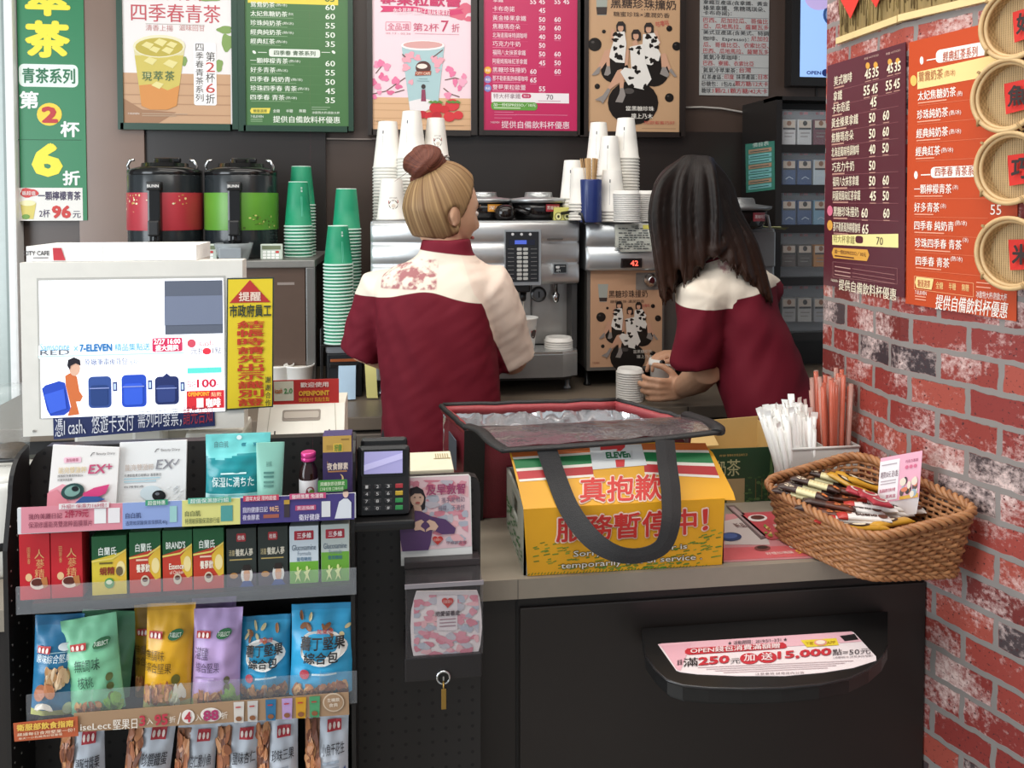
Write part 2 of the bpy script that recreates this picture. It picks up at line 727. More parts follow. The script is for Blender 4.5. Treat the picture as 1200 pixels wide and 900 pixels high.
WC = col_hit(1057, WA, WD)                    # the seam
WB = col_hit(966, WC, V((0, 1, 0)))           # far end of the square face
W0 = WA - WD * .75
mb = MB()
bm_ = brick_material()
plan = [(W0, 0), (WC, (WC - W0).length), (WB, (WC - W0).length + (WB - WC).length + .03), (WB + V((.9, 0, 0)), 2.5), (W0 + V((.9, -.0, 0)), 3.6)]
for (p, u), (q, w) in zip(plan, plan[1:] + [(W0, 4.5)]):
	o = mb.add([p, q, q + V((0, 0, 2.8)), p + V((0, 0, 2.8))], [[0, 1, 2, 3]], bm_)
	for i, t in enumerate(((u, 0), (w, 0), (w, 2.8), (u, 2.8))):
		mb.uv[o + i] = (t[0] + .03, t[1] + .013)
mb.build('wall_right', kind='structure')
FN = V((-WD.y, WD.x, 0))                      # normal of the flared face
if FN.dot(CAM - WA) < 0:
	FN = -FN
SN = V((-1, 0, 0))                            # normal of the square face

# ================================================================== customer counter (worktop and front)
blk = M('#211c1a', .45, var=.1, vs_=8)
seam = M('#0c0a0a', .6)
stone = M('#93897b', .42, var=.05, vs_=60)
mb = MB()
xr = WA.x - .012
xl = -1.15
mb.box((xl, CF + .012, 0.0), (xr - .004, CB - .02, .868), blk)
counter = mb.build('customer_counter', label='long dark-fronted customer counter with a pale grey-beige worktop edge', cat='counter')
mb = MB()
pl = [(xl, CF), (xr, CF)]
e = col_hit(1057, WA, WD)
mb.prism([V((xl, CF, .868)), V((xr, CF, .868)), V((WC.x - .004, WC.y, .868)), V((WC.x - .004, CB, .868)), V((xl, CB, .868))], (0, 0, .032), stone)
mb.build('worktop', counter, label='grey-beige worktop')
mb = MB()
for px in (562, 607):
	x = py_(px, 760, CF).x
	mb.box((x - .0015, CF + .0095, .02), (x + .0015, CF + .0125, .866), seam)
mb.box((py_(607, 679, CF).x - .0006, CF - .0006, .868), (py_(607, 679, CF).x + .0006, CF + .001, .9), M('#6f675d', .5))
mb.build('panel_seam', counter)
mb = MB()
mb.box((py_(610, 760, CF).x, CF + .006, .03), (xr - .012, CF + .0125, .85), M('#241f1d', .4, var=.08, vs_=8), .002)
mb.build('front_panel', counter)
mb = MB()
mb.box((xl, CF + .03, 0), (xr - .004, CF + .04, .05), M('#151312', .5))
mb.build('kick_board', counter)

# worktop along the back wall
mb = MB()
bl, brt = -1.1, 1.72
mb.box((bl, BF + .03, 0), (brt, YW - .04, BZ - .04), M('#191615', .5))
back = mb.build('back_counter', label='low worktop along the back wall carrying the coffee machines', cat='counter')
mb = MB()
mb.box((bl, BF, BZ - .035), (brt, YW - .034, BZ), M('#75695c', .4, var=.05, vs_=50), .003)
mb.build('worktop', back, label='grey-brown worktop')
mb = MB()
mb.box((py_(410, 500, BF).x, BF - .002, BZ - .085), (py_(470, 500, BF).x, BF + .028, BZ - .045), M('#9a8f84', .35, .6), .003)
mb.build('drawer_front', back, label='steel drawer front')
mb = MB()
for px in (540, 700, 806):
	x = py_(px, 500, BF).x
	mb.box((x - .001, BF - .0008, BZ - .034), (x + .001, BF + .002, BZ - .001), seam)
mb.build('panel_seam', back)

# pegboard gondola standing against the counter front
GB = CF - .028                                # pegboard face
GS = GB - .105                                # front of the shelves

def peg_material():
	m = bpy.data.materials.new('pegboard')
	m.use_nodes = True
	nt = m.node_tree
	N, L = nt.nodes.new, nt.links.new
	b = nt.nodes['Principled BSDF']
	g = N('ShaderNodeNewGeometry')
	mp = N('ShaderNodeVectorMath')
	mp.operation = 'SCALE'
	mp.inputs['Scale'].default_value = 1 / .0205
	L(g.outputs['Position'], mp.inputs[0])
	fr = N('ShaderNodeVectorMath')
	fr.operation = 'FRACTION'
	L(mp.outputs[0], fr.inputs[0])
	sb = N('ShaderNodeVectorMath')
	sb.operation = 'SUBTRACT'
	sb.inputs[1].default_value = (.5, .5, .5)
	L(fr.outputs[0], sb.inputs[0])
	ml = N('ShaderNodeVectorMath')
	ml.operation = 'MULTIPLY'
	ml.inputs[1].default_value = (1, 0, 1)
	L(sb.outputs[0], ml.inputs[0])
	ln = N('ShaderNodeVectorMath')
	ln.operation = 'LENGTH'
	L(ml.outputs[0], ln.inputs[0])
	lt = N('ShaderNodeMath')
	lt.operation = 'LESS_THAN'
	lt.inputs[1].default_value = .13
	L(ln.outputs['Value'], lt.inputs[0])
	mx = N('ShaderNodeMix')
	mx.data_type = 'RGBA'
	mx.inputs[6].default_value = lin('#242120')
	mx.inputs[7].default_value = lin('#020202')
	L(lt.outputs[0], mx.inputs[0])
	L(mx.outputs[2], b.inputs['Base Color'])
	b.inputs['Roughness'].default_value = .5
	return m

gon = thing('gondola_shelf', 'black pegboard display stand with tiered shelves of snacks and health goods', 'display stand', (py_(300, 700, GB).x, GB, 0))
mb = MB()
gx = lambda px, y=700, Y=GB: py_(px, y, Y).x
zt = py_(250, 516, GB).z
zs = py_(500, 560, GB).z
out = [(gx(36), 0), (gx(563), 0), (gx(563), zs - .03), (gx(562), zs - .012), (gx(558), zs - .003), (gx(550), zs), (gx(417), zs), (gx(417), zt), (gx(58), zt), (gx(46), zt - .01), (gx(36), zt - .03)]
mb.prism([V((x, GB, z)) for x, z in out], (0, .02, 0), peg_material())
mb.build('pegboard', gon)
sx0, sx1 = gx(19, 650, GS), gx(414, 650, GS)
dk = M('#1b1817', .42, var=.08)

def side_panel(x, first):
	mb = MB()
	zf = zt - .085
	prof = [(GB, 0), (GB, zt + .003)]
	for k in range(7):
		a = math.radians(90 * k / 6)
		prof.append((GB - .012 - .045 * math.sin(a), zt - .05 + .05 * math.cos(a)))
	prof += [(GS + .03, zt - .12), (GS + .03, 0)]
	mb.prism([V((x, y, z)) for y, z in prof], (.006, 0, 0), dk)
	dots = M('#8e8a85', .5, var=0)
	for z in [zt - .09 - k * .0205 for k in range(22)]:
		for y in (GB - .02, GB - .045, GB - .066):
			if (int(z * 997) + int(y * 773)) % 3:
				xx = x + .0063 if first else x - .0003
				mb.lathe([(.0016, 0), (.0016, .0004)], dots, T(xx, y, z) @ Matrix.Rotation(math.radians(90), 4, 'Y'), 6)
	mb.build('side_panel', gon, label='perforated side panel')

side_panel(gx(42, 650, GB) - .012, True)
side_panel(gx(414, 650, GB), False)
# shelves: height of the board under each tier
SH = {}
for k, yb in (('top', 612), ('mid', 697), ('low', 836), ('bottom', 985)):
	z = py_(215, yb, GS).z
	SH[k] = z
	mb = MB()
	xa, xb = sx0 + .018, sx1
	mb.box((xa, GS, z - .006), (xb, GB, z), dk)
	mb.build('shelf_board', gon)
# front rails
mb = MB()
mb.box((sx0 + .004, GS - .004, SH['top'] - .004), (sx1 + .004, GS, py_(215, 586, GS).z), M('#d7d9dc', .25, var=0))
rail_top = mb.build('label_rail', gon, label='printed price rail under the sachets')
acr = M('#c9cdd2', .08, var=0, alpha=.15, spec=.6)
mb = MB()
mb.box((sx0 + .0, GS - .004, SH['mid'] - .012), (sx1 + .004, GS - .001, py_(215, 676, GS).z), acr)
mb.build('shelf_guard', gon, label='clear plastic shelf guard')
mb = MB()
mb.box((sx0 + .01, GS - .004, SH['low'] - .002), (sx1 + .004, GS - .001, py_(215, 800, GS).z), M('#c9cdd2', .08, var=0, alpha=.1, spec=.6))
for k in range(5):
	x = sx0 + .09 + k * .075
	mb.box((x, GS - .001, SH['low']), (x + .0015, GS + .05, SH['low'] + .04), acr)
mb.build('shelf_guard', gon, label='clear plastic shelf guard')

# ================================================================== posters and menu boards
WP = YW - .05

def board(name, label, cat, crop, size, fr, inner, fcol, pcol, plane=None, fw=None, thick=.045, rough=.35, prough=.35):
	"""a framed light-box or sheet; fr / inner are boxes in crop units; returns (object, surface)"""
	o, n = plane or ((0, WP, 0), (0, -1, 0))
	S = Px(o, n, crop, size)
	mb = MB()
	S.slab(mb, *inner, .02, P(pcol, prough), off=0)
	ob = mb.build(name, label=label, cat=cat)
	if fr:
		mb = MB()
		fm = M(fcol, rough, var=.04)
		for bx in ((fr[0], fr[1], inner[0], fr[3]), (inner[2], fr[1], fr[2], fr[3]), (inner[0], inner[3], inner[2], fr[3]), (inner[0], fr[1], inner[2], inner[1])):
			S.slab(mb, *bx, thick, fm, off=.006)
		mb.build('frame', ob)
	return ob, S

# --- iced tea poster in a green frame
ob, S = board('drink_poster', 'poster of an iced green tea in a plastic cup, in a green frame', 'poster', (0, 0, 300, 300), (900, 900), (405, -260, 832, 455), (425, -240, 810, 432), '#1f4031', '#e6e1df')
pr, le = MB(), MB()
S.rect(pr, 425, 255, 810, 432, P('#c39b78'), 1)
for v in (290, 330, 362, 400):
	S.rect(pr, 425, v, 810, v + 4, P('#ad8463'), 2)
S.poly(pr, [(425, 340), (500, 385), (620, 395), (560, 432), (425, 432)], P('#9d7454'), 2)
for cu, cv, ru, rv in ((790, 105, 26, 14), (800, 150, 22, 30), (645, 215, 14, 16), (735, -8, 40, 14), (770, 230, 14, 22)):
	S.ell(pr, cu, cv, ru, rv, P('#7f9b56'), 2, wob=.12)
S.poly(pr, [(470, 165), (498, 372), (530, 386), (590, 386), (622, 372), (650, 165)], P('#d8cf9e'), 3)
S.poly(pr, [(474, 195), (498, 372), (530, 386), (590, 386), (622, 372), (646, 195)], P('#c9b85a'), 4)
S.poly(pr, [(490, 300), (498, 372), (530, 386), (590, 386), (622, 372), (632, 300), (590, 318), (540, 296)], P('#cf8a45'), 5)
S.ell(pr, 560, 163, 92, 40, P('#e3ddba'), 4)
S.ell(pr, 560, 166, 84, 33, P('#b9a744'), 5)
for cu, cv, r in ((520, 160, 22), (565, 150, 24), (605, 158, 20), (545, 175, 20), (590, 178, 22), (530, 215, 24), (600, 225, 26), (555, 300, 22), (520, 265, 16)):
	S.poly(pr, [(cu - r, cv), (cu - r * .2, cv - r * .6), (cu + r, cv - r * .2), (cu + r * .3, cv + r * .6)], P('#ded38f'), 6)
for k, ch in enumerate('現萃茶'):
	S.text(le, ch, 500 + k * 40, 250 + (k == 0) * 3, 534 + k * 40, 284, P('#4a6a45'), 8, .01)
S.text(le, '四季春青茶', 460, 10, 775, 74, P('#bf4f58'), 2, -.004)
S.text(le, '現萃青茶', 500, -60, 735, -2, P('#bf4f58'), 2, .0)
S.rect(pr, 512, 82, 720, 84, P('#b8b0a8'), 2)
S.text(le, '清香上揚', 512, 86, 608, 108, P('#c58a86'), 2)
S.text(le, '滋味回甘', 630, 86, 720, 108, P('#c58a86'), 2)
S.rrect(pr, 680, 150, 760, 370, 8, P('#f1eeec'), 3)
S.vtext(le, '四季春青茶系列', 688, 152, 716, 358, P('#4e4a47'), 5)
for k, (ch, c) in enumerate(zip('第2杯6折', ('#4e4a47', '#c04a44', '#4e4a47', '#c04a44', '#4e4a47'))):
	S.text(le, ch, 724, 182 + k * 37, 756, 216 + k * 37, P(c), 5)
S.text(le, '7-ELEVEN', 450, 396, 490, 402, P('#efe6dc'), 4)
S.rect(pr, 500, 398, 660, 401, P('#b59a80'), 4)
S.rect(pr, 500, 405, 620, 408, P('#b59a80'), 4)
fin(S, ob, pr, le)

# --- green tea menu
ob, S = board('menu_board', 'green tea menu board with white prices, beside the iced tea poster', 'menu board', (280, 0, 420, 155), (813, 900), (-17, -480, 772, 892), (34, -430, 738, 852), '#1c3d2d', '#44703f')
pr, le = MB(), MB()
Wt, Yl = P('#e9efe2'), P('#e2cf4f')
rows = [('鴛鴦奶茶', 30, '60', 245), ('太妃焦糖奶茶', 92, '60', 330), ('珍珠純奶茶', 155, '55', 290), ('經典純奶茶', 218, '50', 290), ('經典紅茶', 280, '35', 245),
		('一顆檸檬青茶', 412, '60', 335), ('好多青茶', 475, '55', 250), ('四季春 純奶青', 538, '50', 350), ('珍珠四季春 青茶', 600, '45', 395), ('四季春 青茶', 662, '35', 312)]
S.rect(pr, 60, -28, 675, 18, Yl, 1)
S.text(le, '65', 585, -26, 650, 12, P('#4a6b3a'), 2, .02)
for t, y, p_, xe in rows:
	S.text(le, t, 78, y - 20, xe, y + 17, Wt, 2, .012)
	S.text(le, '(熱/冰)', xe + 6, y - 6, xe + 82 if y != 92 else xe + 40, y + 16, Wt, 2)
	S.rect(pr, 82, y + 23, xe + 40, y + 26, P('#8fae86'), 1)
	S.text(le, p_, 588, y + 1, 654, y + 39, Wt, 2, .012)
	S.rect(pr, 80, y + 32, 560, y + 33.5, P('#56814f'), 1)
S.rrect(pr, 205, 331, 552, 385, 14, P('#dde3d8'), 1)
S.text(le, '四季春 青茶系列', 238, 342, 520, 375, P('#47603f'), 2, .015)
for a, b in ((130, 190), (562, 620)):
	S.rect(pr, a, 354, b, 358, Wt, 1)
for cu in (104, 644):
	S.ell(pr, cu, 355, 14, 9, Wt, 1, rot=.7)
S.poly(pr, [(85, 735), (215, 735), (206, 772), (85, 772), (76, 754)], Yl, 1)
S.text(le, '糖量選擇', 98, 743, 190, 765, P('#48622f'), 2, .01)
for k, t in enumerate(('全糖', '半糖', '無糖')):
	S.text(le, t, 232 + k * 89, 743, 278 + k * 89, 766, Wt, 2)
S.rect(pr, 495, 728, 620, 731, P('#a9bfa2'), 1)
S.rect(pr, 495, 742, 600, 745, P('#a9bfa2'), 1)
S.text(le, '冰飲特大杯/熱飲大杯', 498, 757, 686, 775, Wt, 2)
S.text(le, '7-ELEVEN', 80, 784, 166, 800, Wt, 2)
for v in (806, 815, 824):
	S.rect(pr, 80, v, 160, v + 4, P('#86a67d'), 1)
S.text(le, '提供自備飲料杯優惠', 232, 788, 688, 834, Wt, 2, .012)
fin(S, ob, pr, le)

# --- strawberry drink poster
ob, S = board('drink_poster', 'pink poster of a blossom-patterned paper cup with strawberries', 'poster', (430, 0, 570, 155), (813, 900), (-2, -480, 748, 920), (33, -440, 706, 880), '#2b2522', '#efd3da')
pr, le = MB(), MB()
S.rect(pr, 33, 660, 706, 880, P('#d8ae86'), 1)
for v in (700, 745, 800, 845):
	S.rect(pr, 33, v, 706, v + 5, P('#c79b72'), 2)
for cu, cv, r in ((620, 90, 70), (680, 60, 60), (690, 130, 30)):
	S.ell(pr, cu, cv, r, r * .6, P('#d9687f'), 2, wob=.15)
S.poly(pr, [(90, 40), (110, 62), (90, 82), (320, 78), (430, 100), (560, 108), (660, 92), (640, 72), (660, 60), (560, 72), (430, 66), (320, 44)], P('#d2406f'), 3)
S.text(le, '內含草莓‧鳳梨子風味糖果粒', 180, 52, 565, 98, P('#f7dfe6'), 5, .01)
S.text(le, '莓果粒歐蕾', 90, -40, 640, 34, P('#c93b68'), 4, .03)
S.line(pr, [(128, 150), (296, 150), (296, 206), (128, 206), (128, 150)], 3, P('#d9748c'), 2)
S.text(le, '全品項', 140, 156, 288, 200, P('#d3627f'), 3)
S.text(le, '第2杯', 314, 156, 490, 212, P('#c95273'), 3)
S.text(le, '7', 505, 140, 556, 216, P('#c23a62'), 3)
S.text(le, '折', 576, 162, 630, 218, P('#c95273'), 3)
S.text(le, '02.13 - 02.26', 130, 220, 298, 232, P('#cf8a99'), 3)
S.rect(pr, 326, 226, 628, 230, P('#d9a0ae'), 2)
br = P('#6b4a44')
for pts in ([(40, 640), (130, 620), (260, 530)], [(190, 630), (255, 612)], [(60, 500), (100, 450)], [(530, 545), (600, 530), (670, 550)], [(520, 600), (570, 640), (630, 660)]):
	S.line(pr, pts, 7, br, 2)
q = random.Random(5)
for cu, cv in ((70, 440), (95, 432), (135, 455), (45, 560), (75, 590), (125, 535), (195, 550), (160, 630), (85, 630), (50, 660), (560, 470), (580, 500), (600, 560), (650, 560), (630, 600), (660, 520), (550, 650), (100, 520), (215, 590)):
	S.ell(pr, cu, cv, q.uniform(14, 30), q.uniform(14, 28), P(q.choice(('#e98fae', '#e579a0', '#f1a9c0', '#dc6a92'))), 3, wob=.16)
S.poly(pr, [(237, 320), (292, 750), (400, 757), (485, 700), (526, 320)], P('#a9c6c9'), 4)
S.poly(pr, [(286, 690), (292, 750), (400, 757), (430, 738), (470, 690), (380, 668)], P('#e8e2e2'), 5)
S.ell(pr, 380, 310, 148, 34, P('#f3efee'), 5)
S.ell(pr, 380, 306, 134, 25, P('#d8a39f'), 6)
for cu, cv, r in ((270, 400, 30), (300, 375, 24), (345, 395, 22), (480, 430, 30), (455, 400, 22), (505, 410, 20), (265, 460, 26), (300, 560, 18), (480, 480, 16)):
	S.ell(pr, cu, cv, r, r, P('#e6a3b0'), 6, wob=.18)
S.line(pr, [(240, 370), (262, 390)], 8, br, 7)
S.line(pr, [(515, 340), (450, 390)], 6, br, 7)
S.ell(pr, 383, 462, 52, 46, P('#54302a'), 7)
S.ell(pr, 375, 452, 36, 17, P('#eee0d4'), 8)
S.poly(pr, [(330, 488), (438, 484), (434, 512), (326, 516)], P('#a6482b'), 8)
S.text(le, 'CITY CAFE', 336, 491, 430, 509, P('#f0d9c4'), 10, .02)
S.rect(pr, 352, 535, 412, 538, P('#6d8f92'), 6)
S.rect(pr, 340, 550, 424, 553, P('#6d8f92'), 6)
S.ell(pr, 384, 590, 15, 16, P('#39302f'), 7)
S.poly(pr, [(372, 610), (396, 610), (402, 690), (368, 690)], P('#8d3b57'), 7)
for cu, cv, r in ((380, 780, 30), (425, 790, 32), (470, 735, 46), (580, 715, 48), (528, 745, 32), (475, 790, 34), (560, 795, 40), (620, 785, 34)):
	S.ell(pr, cu, cv, r, r * .85, P(q.choice(('#c9262f', '#d4343b', '#b81f2b'))), 9 + int(r) % 2)
for cu in (440, 470, 500, 560, 590, 620):
	S.poly(pr, [(cu - 26, 690 + cu % 7), (cu - 4, 684), (cu + 20, 700), (cu - 2, 706)], P('#5c8a3c'), 12)
S.text(le, '7-ELEVEN', 50, 820, 130, 830, P('#6a5344'), 4)
S.rect(pr, 520, 852, 660, 856, P('#b48c69'), 3)
fin(S, ob, pr, le)

# --- magenta coffee menu
menu = [('卡布奇諾', 58, '', '45', '', '', 250), ('黃金榛果拿鐵', 120, '', '50', '60', '', 328), ('焦糖瑪奇朵', 178, '', '50', '60', '', 288), ('北海道風味特調咖啡', 238, '', '40', '50', '', 335), ('巧克力牛奶', 296, '', '50', '', '', 290),
		('福岡八女抹茶拿鐵', 355, '', '50', '60', '', 325), ('阿薩姆風味紅茶拿鐵', 415, '', '45', '50', '', 335), ('黑糖珍珠撞奶', 474, '60', '', '60', '', 328), ('那不勒斯風熱檸檬咖啡', 532, '65', '', '', '', 340), ('雙莓果粒歐蕾', 592, '', '55', '', '', 325)]
ob, S = board('menu_board', 'magenta coffee menu board with white prices on the back wall', 'menu board', (560, 0, 690, 155), (755, 900), (6, -520, 724, 920), (38, -480, 678, 885), '#2a2321', '#c0265c')
pr, le = MB(), MB()
Wt = P('#f3dbe3')
S.text(le, '拿鐵', 102, -14, 172, 14, Wt, 2, .01)
for x, t in ((355, '55'), (415, '45'), (520, '55'), (580, '45')):
	S.text(le, t, x, -6, x + 42, 28, Wt, 2, .02)
for t, y, a, b, c, d, xe in menu:
	S.text(le, t, 100, y - 18, xe, y + 18, Wt, 2, .005)
	S.rect(pr, 100, y + 24, 100 + (xe - 100) * .8, y + 28, P('#e07c9f'), 1)
	for x, p_ in ((355, a), (415, b), (520, c)):
		if p_:
			S.text(le, p_, x, y - 4, x + 44, y + 30, Wt, 2, .02)
			S.rect(pr, x, y + 37, x + 44, y + 40, P('#e07c9f'), 1)
	S.rect(pr, 100, y + 39, 340, y + 40.5, P('#d0567f'), 1)
for y, c in ((478, '#e6a336'), (541, '#8f7cbb'), (600, '#7d86c4')):
	S.ell(pr, 67, y, 25, 25, P(c), 2)
	S.text(le, '新品', 52, y - 9, 82, y + 9, P('#f7efe4'), 3, .01)
S.rect(pr, 92, 628, 620, 696, P('#ece4e6'), 1)
S.text(le, '特大杯拿鐵', 105, 636, 290, 670, P('#8c6a78'), 2)
S.rrect(pr, 298, 638, 362, 668, 14, P('#c0265c'), 2)
S.text(le, '熱/冰', 310, 645, 350, 662, Wt, 4)
S.text(le, '70', 466, 644, 512, 678, P('#6a5a63'), 2, .01)
S.rect(pr, 410, 684, 562, 688, P('#c890a4'), 2)
S.rrect(pr, 90, 692, 405, 748, 24, P('#5f9a3d'), 3)
S.text(le, '加一份ESPRESSO／10元', 105, 700, 395, 724, P('#e7f1dc'), 5, .01)
S.rect(pr, 108, 730, 290, 737, P('#cfe3bd'), 4)
for y, w in ((760, 130), (778, 150), (778, 350), (800, 120)):
	S.rect(pr, 112 if w < 300 else 255, y, 112 + w if w < 300 else 610, y + 4, P('#d87a9b'), 1)
S.text(le, '7-ELEVEN', 86, 826, 146, 838, Wt, 2)
S.text(le, '提供自備飲料杯優惠', 160, 822, 622, 872, Wt, 2, -.004)
fin(S, ob, pr, le)

# --- girls on chocolate pearls (generic figures)
def girls(S, pr, k, du=0, dv=0, L=3):
	blk_, wht, skin, hair = P('#1d1a18', .3), P('#e2ddd6'), P('#c99a7f'), P('#241a17')
	X = lambda u: u * k + du
	Y = lambda v: v * k + dv
	pl = lambda pts, m, l: S.poly(pr, [(X(u), Y(v)) for u, v in pts], m, L + l)
	el = lambda cu, cv, ru, rv, m, l, **kw: S.ell(pr, X(cu), Y(cv), ru * k, rv * k, m, L + l, **kw)
	for cu, cv, r in ((160, 215, 13), (98, 303, 46), (605, 195, 20), (655, 315, 30), (115, 588, 18), (605, 665, 30)):
		el(cu, cv, r, r, blk_, 0)
		el(cu - r * .3, cv - r * .35, r * .25, r * .18, P('#4a4441'), 1)
	el(235, 480, 95, 85, blk_, 0)
	el(500, 480, 105, 110, blk_, 0)
	el(358, 700, 172, 150, blk_, 2)
	el(330, 620, 36, 20, P('#4a4441'), 3)
	spots = random.Random(3)

	def girl(hx, hy, body, dress, legs, shoes, l):
		pl([(hx - 30, hy + 34), (hx - 32, hy - 8), (hx - 18, hy - 32), (hx + 14, hy - 34), (hx + 32, hy - 10), (hx + 34, hy + 40), (hx + 20, hy + 44)], hair, l)
		el(hx - 2, hy + 12, 19, 26, skin, l + 1)
		pl([(hx - 24, hy - 2), (hx - 20, hy - 22), (hx + 18, hy - 22), (hx + 22, hy - 2)], hair, l + 2)
		for b in body:
			pl(b, skin, l)
		pl(dress, wht, l + 1)
		xs, ys = [p[0] for p in dress], [p[1] for p in dress]
		for _ in range(9):
			cu, cv = spots.uniform(min(xs) + 22, max(xs) - 22), spots.uniform(min(ys) + 14, max(ys) - 14)
			ins = False
			for (x0, y0), (x1, y1) in zip(dress, dress[1:] + dress[:1]):
				if (y0 > cv) != (y1 > cv) and cu < (x1 - x0) * (cv - y0) / (y1 - y0) + x0:
					ins = not ins
			if ins:
				el(cu, cv, spots.uniform(10, 22), spots.uniform(9, 18), blk_, l + 2, wob=.2)
		for g in legs:
			pl(g, skin, l)
		for g in shoes:
			pl(g, P('#8d8580'), l + 1)

	girl(275, 180, [[(212, 200), (228, 195), (232, 285), (205, 280)]], [(232, 220), (300, 215), (312, 300), (300, 430), (240, 425), (195, 390), (205, 340), (222, 290)],
		 [[(165, 345), (215, 330), (200, 385), (150, 460), (120, 490), (110, 480)], [(170, 350), (198, 350), (200, 470), (180, 480)]],
		 [[(75, 512), (120, 460), (138, 452), (128, 500), (100, 514)], [(160, 512), (178, 450), (200, 452), (206, 500), (186, 516)]], 3)
	girl(465, 188, [[(500, 215), (522, 205), (545, 300), (520, 302)]], [(425, 235), (500, 225), (540, 290), (520, 320), (545, 370), (530, 420), (480, 445), (412, 430), (420, 330)],
		 [[(545, 370), (575, 362), (590, 450), (570, 470), (552, 460)], [(560, 370), (580, 366), (615, 470), (600, 480)]],
		 [[(540, 505), (556, 455), (580, 460), (605, 510), (590, 528)], [(600, 480), (616, 465), (655, 520), (640, 526)]], 3)
	girl(378, 235, [[(355, 285), (380, 265), (398, 330), (378, 470), (350, 450)], [(300, 450), (310, 350), (330, 330), (322, 440)]], [(335, 320), (430, 300), (440, 420), (482, 540), (430, 612), (330, 590), (270, 490), (300, 460), (345, 470)],
		 [[(250, 480), (280, 470), (300, 540), (270, 560), (200, 610), (185, 600)], [(262, 520), (300, 510), (290, 610), (268, 620)]],
		 [[(96, 680), (150, 650), (185, 600), (205, 612), (180, 660), (150, 706), (138, 690)], [(236, 695), (262, 640), (270, 600), (292, 600), (306, 650), (285, 700)]], 6)

ob, S = board('drink_poster', 'tan wall-framed poster of three girls in cow-print dresses on dark pearls', 'poster', (680, 0, 810, 155), (755, 900), (0, -520, 722, 930), (58, -480, 682, 893), '#241d1a', '#c29c78')
pr, le = MB(), MB()
S.poly(pr, [(105, -60), (188, -60), (178, 104), (114, 104)], P('#9fa49b'), 1)
S.poly(pr, [(108, 48), (183, 48), (178, 100), (114, 100)], P('#3b302c'), 2)
S.text(le, '黑糖珍珠撞奶', 208, -12, 652, 52, P('#3c2c25'), 2, .015)
for u in range(210, 650, 19):
	S.ell(pr, u, 66 if u > 400 else 52, 4, 4, P('#3c2c25'), 1, n=8)
S.text(le, '糖蜜珍珠×濃潤奶香', 225, 78, 608, 112, P('#4b392f'), 2, .005)
S.text(le, '咕嚕咕', 512, 140, 602, 180, P('#c24f4a'), 3, rot=-.15)
girls(S, pr, 1.0)
S.text(le, '當黑糖珍珠', 308, 722, 500, 754, P('#e8e2d8'), 9, .01)
S.text(le, '撞上乃木', 345, 772, 490, 808, P('#e8e2d8'), 9, .01)
S.text(le, '加甜蜜蜜巧好', 430, 822, 640, 846, P('#b8423f'), 9, .0)
S.text(le, '7-ELEVEN', 66, 826, 134, 836, P('#4b392f'), 2)
S.rect(pr, 420, 872, 650, 876, P('#a17d5c'), 1)
fin(S, ob, pr, le)

# --- white coffee-origin notice
S = Px((0, YW - .004, 0), (0, -1, 0), (800, 0, 1000, 300), (600, 900))
mb = MB()
S.slab(mb, 62, -150, 306, 334, .003, P('#b9bab8', .3))
ob = mb.build('origin_notice', label='white laminated notice listing coffee bean origins in black and red type', cat='notice')
pr, le = MB(), MB()
Bk, Rd = P('#2a2a2c'), P('#b23a40')
for y, parts in ((8, (('拿鐵豆產區(含拿鐵、黃金', 72, 300, Bk),)), (27, (('榛果拿鐵、焦糖瑪琪朵、', 72, 290, Bk),)), (46, (('卡布奇諾)：', 72, 172, Bk),)), (70, (('巴西、尼加拉瓜、哥倫比', 72, 300, Rd),)), (91, (('亞、瓜地馬拉、薩爾瓦多', 72, 302, Rd),)),
				 (114, (('美式豆產區(含美式、特調', 72, 302, Bk),)), (136, (('咖啡、Espresso)：', 72, 232, Bk), ('尼加拉', 240, 302, Rd))), (156, (('瓜、哥倫比亞、衣索比亞、', 72, 302, Rd),)), (178, (('巴西、瓜地馬拉、薩爾瓦多', 72, 302, Rd),)),
				 (200, (('氮氣冷萃咖啡：', 72, 200, Bk),)), (221, (('巴西、寮國、衣索比亞', 72, 250, Rd),)), (246, (('氮氣冷萃果茶：', 72, 192, Bk), ('台灣', 198, 240, Rd))), (270, (('紅茶產區：', 68, 142, Bk), ('印度', 146, 180, Rd), ('抹茶產區：', 188, 260, Bk), ('日本', 266, 300, Rd))),
				 (294, (('砂糖包：1包/0.6', 66, 184, Bk), ('顆方糖/12大卡', 184, 300, Rd))), (318, (('糖球：', 66, 104, Bk), ('1顆/2.1顆方糖/42大卡', 106, 298, Rd)))):
	for t, a, b, m in parts:
		S.text(le, t, a, y - 9, b, y + 9, m, 2, .005)
for v in (58, 103, 188, 234, 258, 282, 306):
	S.rect(pr, 66, v, 302, v + 1.5, P('#77797a'), 1)
fin(S, ob, pr, le)

# --- wall screen
S = Px((0, YW - .06, 0), (0, -1, 0), (800, 0, 1000, 300), (600, 900))
mb = MB()
S.slab(mb, 388, -220, 700, 300, .055, M('#191717', .4), off=-.002)
ob = mb.build('wall_screen', label='black-framed wall screen with a pale blue picture, above the cigarette rack', cat='screen')
mb = MB()
S.rect(mb, 417, -190, 680, 270, M('#8fb2e6', .3, var=0, emit=.75), 1)
mb.build('screen', ob)
pr, le = MB(), MB()
S.text(le, 'OPEN', 435, 249, 486, 262, P('#26408f'), 3, .03)
S.ell(pr, 502, 256, 13, 13, P('#26408f'), 2)
S.ell(pr, 535, 52, 42, 42, P('#3d69ad'), 2)
S.ell(pr, 535, 52, 33, 33, P('#9dbdf0'), 3)
S.ell(pr, 478, -10, 50, 46, M('#b9a7d8', .3, var=0, emit=.5), 2)
fin(S, ob, pr, le)
